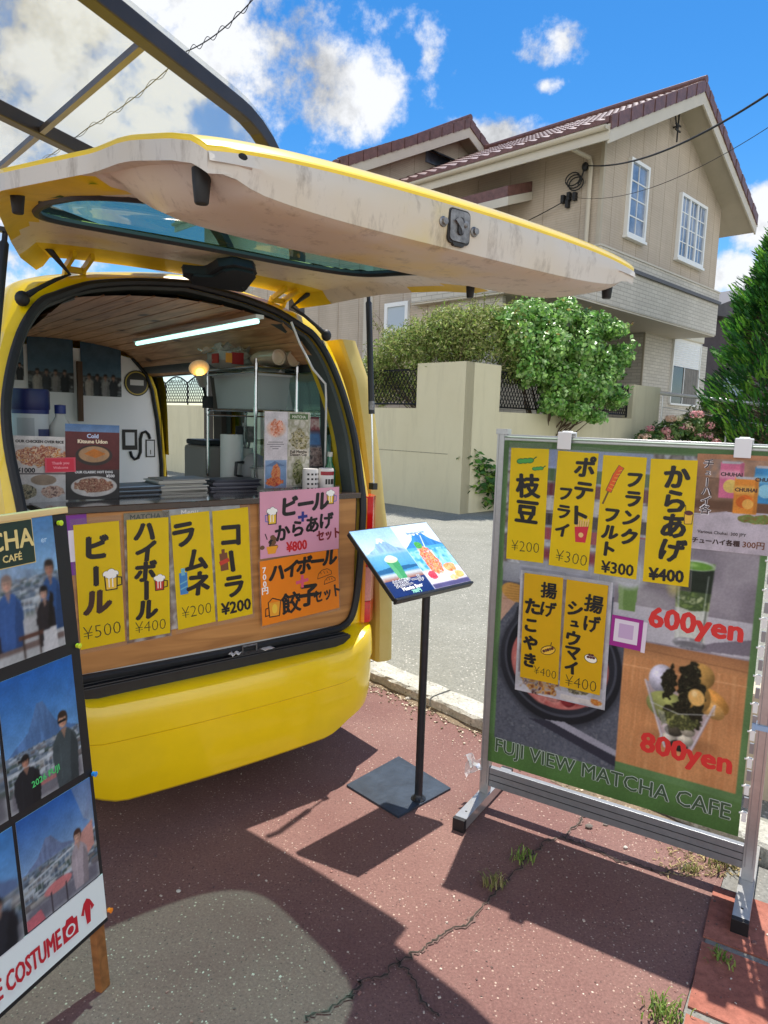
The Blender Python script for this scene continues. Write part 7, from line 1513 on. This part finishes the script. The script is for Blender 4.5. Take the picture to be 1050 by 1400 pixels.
for k in range(16): cx, cy, cz_ = .09 + r2.gauss(0, .05), .12 + r2.gauss(0, .05), .095 + r2.gauss(0, .012); m_.grid(lambda u, v: (cx + .05 * u + .01 * math.sin(v * 9 + k), cy + .045 * v, cz_ + .03 * math.sin(u * 4 + k) * v), list(np.linspace(-.6, .6, 5)), list(np.linspace(-.6, .6, 5)), 0, True)
m_.build('crumpled_film', [BAGM], e); m_ = MB(); m_.bb(-.012, -.008, .05, .12, .02, .065, 0); m_.bb(.03, .09, -.016, -.008, .015, .07, 0); m_.bb(.0, .03, -.014, -.006, .02, .065, 1); m_.build('label', [PM(150, 30, 34), PM(220, 150, 50)], e)
CUPM = M('paper_cup', lc(226, 206, 180), .6, nscale=6, namt=.03)
for k, (a, lab) in enumerate(((.485, 'left sleeve of stacked paper cups lying on the rack top'), (.565, 'right shorter sleeve of stacked paper cups lying at the rack edge'))):
    e = vthing('cup_sleeve', a, rb0 - .03, CT + .545 + .036, lab, 'cups', 'sleeves of paper cups on the rack'); m_ = MB(); Rm = Matrix.Rotation(R(-90), 3, 'X')
    pr_ = [(.002, .012), (.027, .012), (.031, 0), (.036, 0), (.0365, .004)]; z = .004
    for j in range(14): pr_ += [(.0345, z + .005), (.0355, z + .012)]; z += .012
    pr_ += [(.026, z + .05), (.002, z + .05)]; m_.lathe(pr_, (0, 0, 0), 24, 0, Rm); m_.build('cups', [CUPM], e)
    m_ = MB(); m_.lathe([(.0385, -.01), (.0390, .1), (.0385, .2)], (0, 0, 0), 20, 0, Rm); m_.build('wrapper', [glassy('clear_wrapper' + str(k), (.94, .94, .92, 1), .08, .05)], e)
# clip spotlight
q = vb(272, 503, .86); e = vthing('clip_lamp', q.x, q.y, q.z, 'small lit clip-on spotlight with a white shade fixed to the rack post', 'lamp')
dirn = Vector((-.42, -.62, .52)).normalized(); Rm = dirn.to_track_quat('Z', 'Y').to_matrix()
m_ = MB(); m_.lathe([(.012, -.13), (.022, -.125), (.026, -.07), (.040, -.02), (.050, .0), (.048, .001), (.037, -.02), (.024, -.06), (.002, -.065)], (0, 0, 0), 22, 0, Rm); m_.build('lamp_shade', [PM(206, 200, 190)], e)
m_ = MB(); m_.ell(tuple(dirn * -.036), (.021, .021, .021), 0, 14, 8); m_.build('bulb', [M('warm_bulb', (1, .7, .3, 1), .4, emit=((1.0, .55, .12, 1), 1.6))], e)
m_ = MB(); b0 = dirn * -.12; m_.tube([b0, b0 + Vector((.02, .02, -.04)), Vector((.09, .12, -.15))], .007, 6); m_.bb(.08, .12, .10, .14, -.19, -.13); m_.build('bracket', [BLK], e)
# lower rack: utensil cup, kitchen appliance, kettle
e = vthing('utensil_cup', .50, .80, CT, 'white utensil cup with dark spatulas inside the wire rack', 'utensils'); m_ = MB(); m_.lathe([(.04, 0), (.045, .13), (.042, .13), (.038, .01)], (0, 0, .02), 20); m_.build('cup', [PM(196, 190, 182)], e)
for k in range(4): m_ = MB(); m_.tube([(0, 0, .05), (.03 * math.cos(k * 1.7), .03 * math.sin(k * 1.7), .18)], .005, 6); m_.box((.036 * math.cos(k * 1.7), .036 * math.sin(k * 1.7), .22), (.035, .008, .08), 0); m_.build('utensil', [(BLK, METAL)[k % 2]], e)
e = vthing('kettle', .47, .64, CT, 'grey kettle with a dark red side standing in the lower rack', 'kettle'); m_ = MB(); m_.lathe([(.055, 0), (.062, .02), (.058, .09), (.04, .12), (.01, .135)], (0, 0, 0), 22); m_.build('pot', [PM(150, 146, 148)], e); m_ = MB(); m_.lathe([(.0, 0), (.045, .0), (.045, .05), (.03, .06)], (.05, -.02, .01), 18); m_.build('lid', [PM(128, 22, 44)], e); m_ = MB(); m_.tube([(-.055, 0, .09), (-.095, 0, .09), (-.1, 0, .03), (-.06, 0, .02)], .008, 6); m_.build('handle', [BLK], e)
e = vthing('rice_cooker', .52, 1.12, CT - .25, 'beige kitchen appliance with a black top behind the rack', 'appliance'); m_ = MB(); m_.bb(-.14, .10, -.12, .16, 0, .40); m_.build('housing', [PM(160, 148, 142)], e, bevel=.02); m_ = MB(); m_.bb(-.13, .09, -.11, .15, .401, .43); m_.build('lid', [BLK], e, bevel=.01)
e = vthing('takeout_tub', .44, .50, CT, 'white plastic food tub with a clear lid in front of the lower rack', 'tub'); m_ = MB(); m_.lathe([(.045, 0), (.058, .07), (.060, .072), (.056, .072), (.044, .006), (.002, .006)], (0, 0, 0), 24); m_.build('bowl', [PM(222, 220, 214)], e); m_ = MB(); m_.lathe([(.061, .070), (.061, .078), (.05, .084), (.002, .085)], (0, 0, 0), 24); m_.build('lid', [glassy('tub_lid', (.9, .92, .92, 1), .08, .05, .15)], e)
e = vthing('paper_towel', .40, .74, CT, 'white paper towel roll standing behind the display cards', 'towel roll'); m_ = MB(); m_.lathe([(.02, 0), (.052, 0), (.054, .004), (.054, .216), (.052, .22), (.02, .22)], (0, 0, 0), 26); m_.build('roll', [M('tissue', lc(228, 226, 222), .9, bscale=60, bstr=.3)], e); m_ = MB(); m_.lathe([(.021, -.001), (.021, .221), (.017, .221), (.017, -.001)], (0, 0, 0), 18); m_.build('core', [PM(150, 116, 80)], e)
e = vthing('carrier_bag', .53, .60, CT + .345 + .17, 'loose white carrier bag stuffed above the plastic box', 'bag'); m_ = MB(); r3 = random.Random(31); m_.ell((0, .06, .0), (.07, .16, .035), 0, 20, 10); m_.v = [(x + r3.gauss(0, .006), y + r3.gauss(0, .006), z + r3.gauss(0, .006)) for x, y, z in m_.v]; m_.build('bag', [M('bag_plastic', lc(226, 226, 222), .35, trans=.4)], e)
# acrylic display with two menu cards
AC = glassy('acrylic', (.92, .95, .95, 1), .06, .03, .03)
aF = lambda b: Frame(VOn + VV * b, VU, -VV)
f1 = aF(.14); x0, y0 = f1.px(361, 656); x1, y1 = f1.px(424, 553); e = vthing('menu_display', x0, .14, CT, 'upright acrylic display with drink and dessert cards, on the counter right side', 'display')
wD, hD = .217, .315
m_ = MB(); m_.bb(-.004, wD + .004, .001, .004, .012, hD + .02); m_.bb(-.004, wD + .004, -.02, .07, .001, .005); m_.bb(-.004, wD + .004, -.02, -.017, .005, .03); m_.build('holder', [AC], e)
p = Pic(wD, hD, 120); hw_ = wD * .5; p.rect(-1, -1, 2, 2, (226, 218, 220)); p.ell(.055, .245, .044, .034, (238, 200, 180), 0, .01); p.blob(.055, .248, .036, .034, [(226, 120, 80), (240, 170, 140), (250, 214, 196), (214, 90, 60)], .012, 81, .35)
for k, wl_ in enumerate((.07, .08, .05, .03)): p.rect(.052 - wl_ / 2, .188 - k * .009, .052 + wl_ / 2, .191 - k * .009, (120, 110, 112))
p.grad(.0, (120, 150, 190), .115, (150, 178, 212), .004, hw_ - .004); p.poly([(.004, .09), (.05, .112), (.1, .09)], (110, 136, 176)); p.blob(.055, .062, .022, .042, [(226, 110, 60), (240, 170, 110), (214, 80, 50)], .01, 82, .3); p.blob(.05, .026, .042, .02, [(206, 70, 50), (236, 150, 80), (190, 50, 50)], .01, 83, .4)
p.speck(hw_, .0, wD, hD, [(196, 190, 176), (222, 216, 204), (170, 166, 140), (210, 204, 190)], .03, 84); p.rect(hw_ + .01, .285, wD - .008, .308, (90, 120, 70)); p.blob(.165, .20, .045, .05, [(90, 84, 50), (150, 140, 90), (206, 196, 170), (60, 60, 40)], .014, 85, .5); p.rect(hw_ + .004, .130, wD - .004, .160, (216, 208, 192)); p.blob(.162, .065, .026, .055, [(70, 76, 40), (120, 124, 70), (190, 184, 150), (50, 50, 34)], .012, 86, .35); p.rect(hw_ - .0008, 0, hw_ + .0008, hD, (206, 200, 200))
o = p.build('card', PRINT, e, 0, .0008); o.matrix_local = Matrix.Translation((0, -.0005, .018)) @ Matrix.Rotation(R(90), 4, 'X')
m_ = MB(); T(m_, 'Full Matcha', .163, .150, .018, 0, .0006); T(m_, 'Dessert Cup', .163, .136, .016, 0, .0005); T(m_, 'MATCHA', .163, .296, .016, 1, .0005); ink(o, m_, [PM(60, 50, 36), PM(226, 226, 206)])
# magazine card and two small cans
p = Pic(.10, .22, 50); p.grad(0, (70, 56, 60), .22, (96, 40, 50)); p.speck(.0, .0, .1, .09, [(60, 50, 50), (150, 130, 120), (90, 70, 66)], .015, 91); p.rect(.0, .09, .1, .15, (60, 110, 160), .02); p.speck(.0, .16, .1, .21, [(120, 40, 50), (190, 170, 160)], .02, 92)
e = vthing('picture_leaflet', .475, .18, CT, 'dark red and blue picture leaflet leaning behind the two cans', 'leaflet'); o = p.build('print', PRINT, e); o.matrix_local = Matrix.Translation((0, .02, .10)) @ Matrix.Rotation(R(80), 4, 'X'); m_ = MB(); m_.bb(.0, .1, .02, .05, .0, .10); m_.build('support', [BLK], e)
CANB = (M('white_can', lc(216, 212, 208), .4, nscale=60, namt=.05), PM(150, 34, 44))
for k, (a, lab) in enumerate(((.436, 'left white can with dark stamped marks on the counter'), (.515, 'right white can with a red band and bold black writing on the counter'))):
    e = vthing('drink_can', a, .085, CT, lab, 'can', 'two cans at the right end of the counter'); m_ = MB(); m_.lathe([(.030, 0), (.0335, .006), (.0335, .094), (.031, .1), (.029, .097), (.002, .097)], (0, 0, 0), 24); m_.build('tin', [CANB[0]], e)
    m_ = MB()
    if k == 0:
        for i in range(4):
            for a_ in (-2.4, -1.9, -1.4, -.9): m_.box((.0338 * math.cos(a_), .0338 * math.sin(a_), .018 + i * .02), (.001, .009, .008), 0, Matrix.Rotation(a_, 3, 'Z'))
    else:
        m_.loft([[(.0338 * math.cos(t), .0338 * math.sin(t), z) for t in np.linspace(-2.9, -.3, 14)] for z in (.072, .088)], 1, False)
        for i, a_ in enumerate((-2.1, -1.75, -1.4, -1.1)): m_.box((.034 * math.cos(a_), .034 * math.sin(a_), .045), (.001, .008, .022), 0, Matrix.Rotation(a_, 3, 'Z'))
    m_.build('label', [INK, CANB[1]], e)
# flyer stacks
rr = random.Random(12)
for (px, py, w_, d_, n_, col, lab) in ((178, 672, .21, .15, 5, [(60, 60, 64), (150, 170, 190), (90, 90, 90)], 'stack of dark flyers on the counter beside the hot dog card'), (232, 668, .20, .15, 9, [(200, 196, 186), (214, 210, 200), (150, 146, 140)], 'stack of pale booklets in the middle of the counter'), (300, 664, .21, .14, 7, [(80, 80, 92), (120, 118, 126), (60, 60, 70)], 'messy stack of grey leaflets on the counter in front of the rack')):
    c = vz(px, py, CT); e = vthing('flyer_stack', c.x, min(.38, max(.09, c.y)), CT + .0005, lab, 'flyers', 'stacks of flyers on the counter')
    for k in range(n_): m_ = MB(); m_.box((rr.gauss(0, .01), rr.gauss(0, .008), .003 + k * .0055), (w_, d_, .0048), 0, Matrix.Rotation(rr.gauss(0, .06), 3, 'Z')); m_.build('flyer', [PM(*col[k % len(col)])], e)
# food menu cards on the left, with the red card, tub and jug
p = Pic(.178, .232, 110); p.rect(-1, -1, 2, 2, (206, 200, 196)); p.rect(0, .20, .178, .232, (222, 218, 214)); p.blob(.09, .165, .082, .036, [(190, 96, 50), (226, 190, 150), (150, 60, 40), (236, 220, 190), (206, 130, 60)], .012, 101, .3); p.rect(0, .104, .178, .108, (90, 84, 86)); p.grad(0, (190, 190, 190), .10, (206, 202, 200)); p.ell(.10, .085, .04, .018, (150, 130, 110)); p.blob(.045, .045, .036, .024, [(90, 80, 60), (170, 160, 130), (60, 60, 50)], .012, 102, .3); p.blob(.13, .045, .036, .022, [(150, 100, 90), (206, 180, 160), (90, 60, 60)], .012, 103, .3)
f1 = aF(.16); o = p.build('menu_card', PRINT); put(o, f1, (14, 595), (15, 690), p.h, 0); tag(o, 'food card with a chicken rice photo at the left end of the counter', 'menu card', 'picture menu cards on the counter'); m_ = MB(); T(m_, 'OUR CHICKEN OVER RICE', .089, .214, .0125, 0, .0006); T(m_, '¥1000', .045, .118, .022, 1, .001); ink(o, m_, [INK, PM(40, 40, 44)])
p = Pic(.182, .262, 110); p.grad(.236, (120, 150, 190), .262, (90, 130, 180)); p.grad(.105, (96, 40, 40), .236, (110, 50, 52)); p.ell(.095, .155, .062, .036, (60, 50, 48)); p.ell(.095, .158, .052, .028, (190, 150, 110)); p.poly([(.06, .16), (.10, .145), (.135, .16), (.095, .178)], (214, 130, 50)); p.grad(.0, (36, 34, 36), .105, (70, 64, 64)); p.ell(.095, .045, .078, .036, (206, 200, 196)); p.blob(.095, .048, .066, .026, [(90, 44, 36), (190, 150, 120), (130, 70, 56), (214, 190, 160)], .01, 104, .3)
o = p.build('menu_card', PRINT); put(o, f1, (89, 579), (90, 684), p.h, .002); tag(o, 'dark red food card with noodle bowl and hot dog pictures on the counter', 'menu card', 'picture menu cards on the counter'); m_ = MB(); T(m_, 'Cold', .09, .222, .020, 0, .0008); T(m_, 'Kitsune Udon', .09, .203, .018, 1, .0009); T(m_, 'OUR CLASSIC HOT DOG', .094, .096, .0115, 2, .0005); T(m_, '¥500', .15, .082, .014, 2, .0005); ink(o, m_, [PM(200, 210, 240), PM(240, 220, 190), PM(226, 226, 226)])
m_ = MB(); m_.bb(0, .098, 0, .05, -.001, 0, 0); m_.bb(.006, .092, .004, .046, 0, .0006, 1); o = m_.build('red_card', [PM(206, 70, 90), PM(206, 30, 60)]); put(o, f1, (61, 626), (62, 648), .05, .006); tag(o, 'small red card clipped between the two food cards', 'card'); m_ = MB(); T(m_, 'Thank you', .049, .03, .013, 0, .0005, 0, .001); T(m_, 'Welcome', .049, .016, .012, 0, .0004, 0, .001); ink(o, m_, [PM(240, 150, 160)])
q = vb(48, 590, .40); e = vthing('wipe_tub', q.x, .46, CT, 'big white tub with a navy blue lid and blue printing behind the food card', 'tub'); m_ = MB(); m_.lathe([(.058, 0), (.062, .01), (.062, .30), (.058, .31)], (0, 0, 0), 28); m_.lathe([(.0622, .295), (.0624, .295), (.0624, .315), (.0622, .315)], (0, 0, 0), 28, 1); m_.lathe([(.0622, .04), (.0625, .04), (.0625, .065), (.0622, .065)], (0, 0, 0), 28, 1)
m_.loft([[(.0626 * math.cos(t), .0626 * math.sin(t), z) for t in np.linspace(-1.4, -.5, 8)] for z in (.10, .24)], 2, False); m_.loft([[(.0626 * math.cos(t), .0626 * math.sin(t), z) for t in np.linspace(-2.6, -1.6, 8)] for z in (.14, .28)], 3, False); m_.build('tub', [PM(206, 206, 210), PM(36, 44, 110), PM(60, 66, 110), PM(176, 178, 184)], e)
m_ = MB(); m_.lathe([(.064, .31), (.066, .315), (.066, .375), (.062, .385), (.002, .387)], (0, 0, 0), 28); m_.build('lid', [PM(30, 36, 92)], e)
q = vb(87, 590, .40); e = vthing('detergent_jug', q.x, .44, CT, 'small white jug with a blue cap beside the big tub', 'jug'); m_ = MB(); m_.loft([[(x * s_, y * s_, z) for x, y in rr_(.045, .03, .02)] for z, s_ in ((0, .9), (.01, 1), (.20, 1), (.25, .85), (.285, .4), (.30, .38))], 0, True, True); m_.build('jug', [PM(190, 188, 184)], e); m_ = MB(); m_.lathe([(.02, .298), (.02, .33), (.002, .332)], (0, 0, 0), 16); m_.build('cap', [PM(36, 52, 120)], e)
m_ = MB(); m_.tube([(.028, -.034, .09), (.034, -.05, .10), (.034, -.05, .20), (.026, -.034, .22)], .008, 8); m_.build('handle', [PM(196, 194, 190)], e)
e = vthing('sauce_bottle', .585, .16, CT, 'small green glass bottle at the right end of the counter beside the cans', 'bottle'); m_ = MB(); m_.lathe([(.024, 0), (.027, .005), (.027, .085), (.012, .12), (.011, .15), (.002, .151)], (0, 0, 0), 18); m_.build('glass', [M('green_bottle', lc(40, 110, 70), .1, coat=.5)], e); m_ = MB(); m_.lathe([(.0125, .145), (.0125, .165), (.001, .166)], (0, 0, 0), 14); m_.build('cap', [PM(190, 190, 180)], e)
# scraps on the sill
for (px, py, s_, lab) in ((332, 901, .045, 'crumpled white tissue lying on the black sill below the cola strip'), (372, 889, .05, 'flat pale sticker on the sill under the orange sheet')):
    c = vz(px, py, .595); m_ = MB(); r2 = random.Random(px); k = .006 if px < 350 else .0008
    m_.grid(lambda u, v: (u * s_ * .5, v * s_ * .32, k * (1 + math.sin(u * 5 + v * 3) * math.cos(v * 6))), list(np.linspace(-1, 1, 8)), list(np.linspace(-1, 1, 7)), 0, True)
    o = m_.build('paper_scrap', [PM(206, 206, 204)], solid=.0008); o.location = VMAT @ Vector((c.x, min(.03, max(-.04, c.y)), .593)); o.rotation_euler = (0, 0, VROT + .2); tag(o, lab, 'paper scrap')

bpy.data.objects.remove(_to)
for k in list(bpy.data.curves): bpy.data.curves.remove(k)
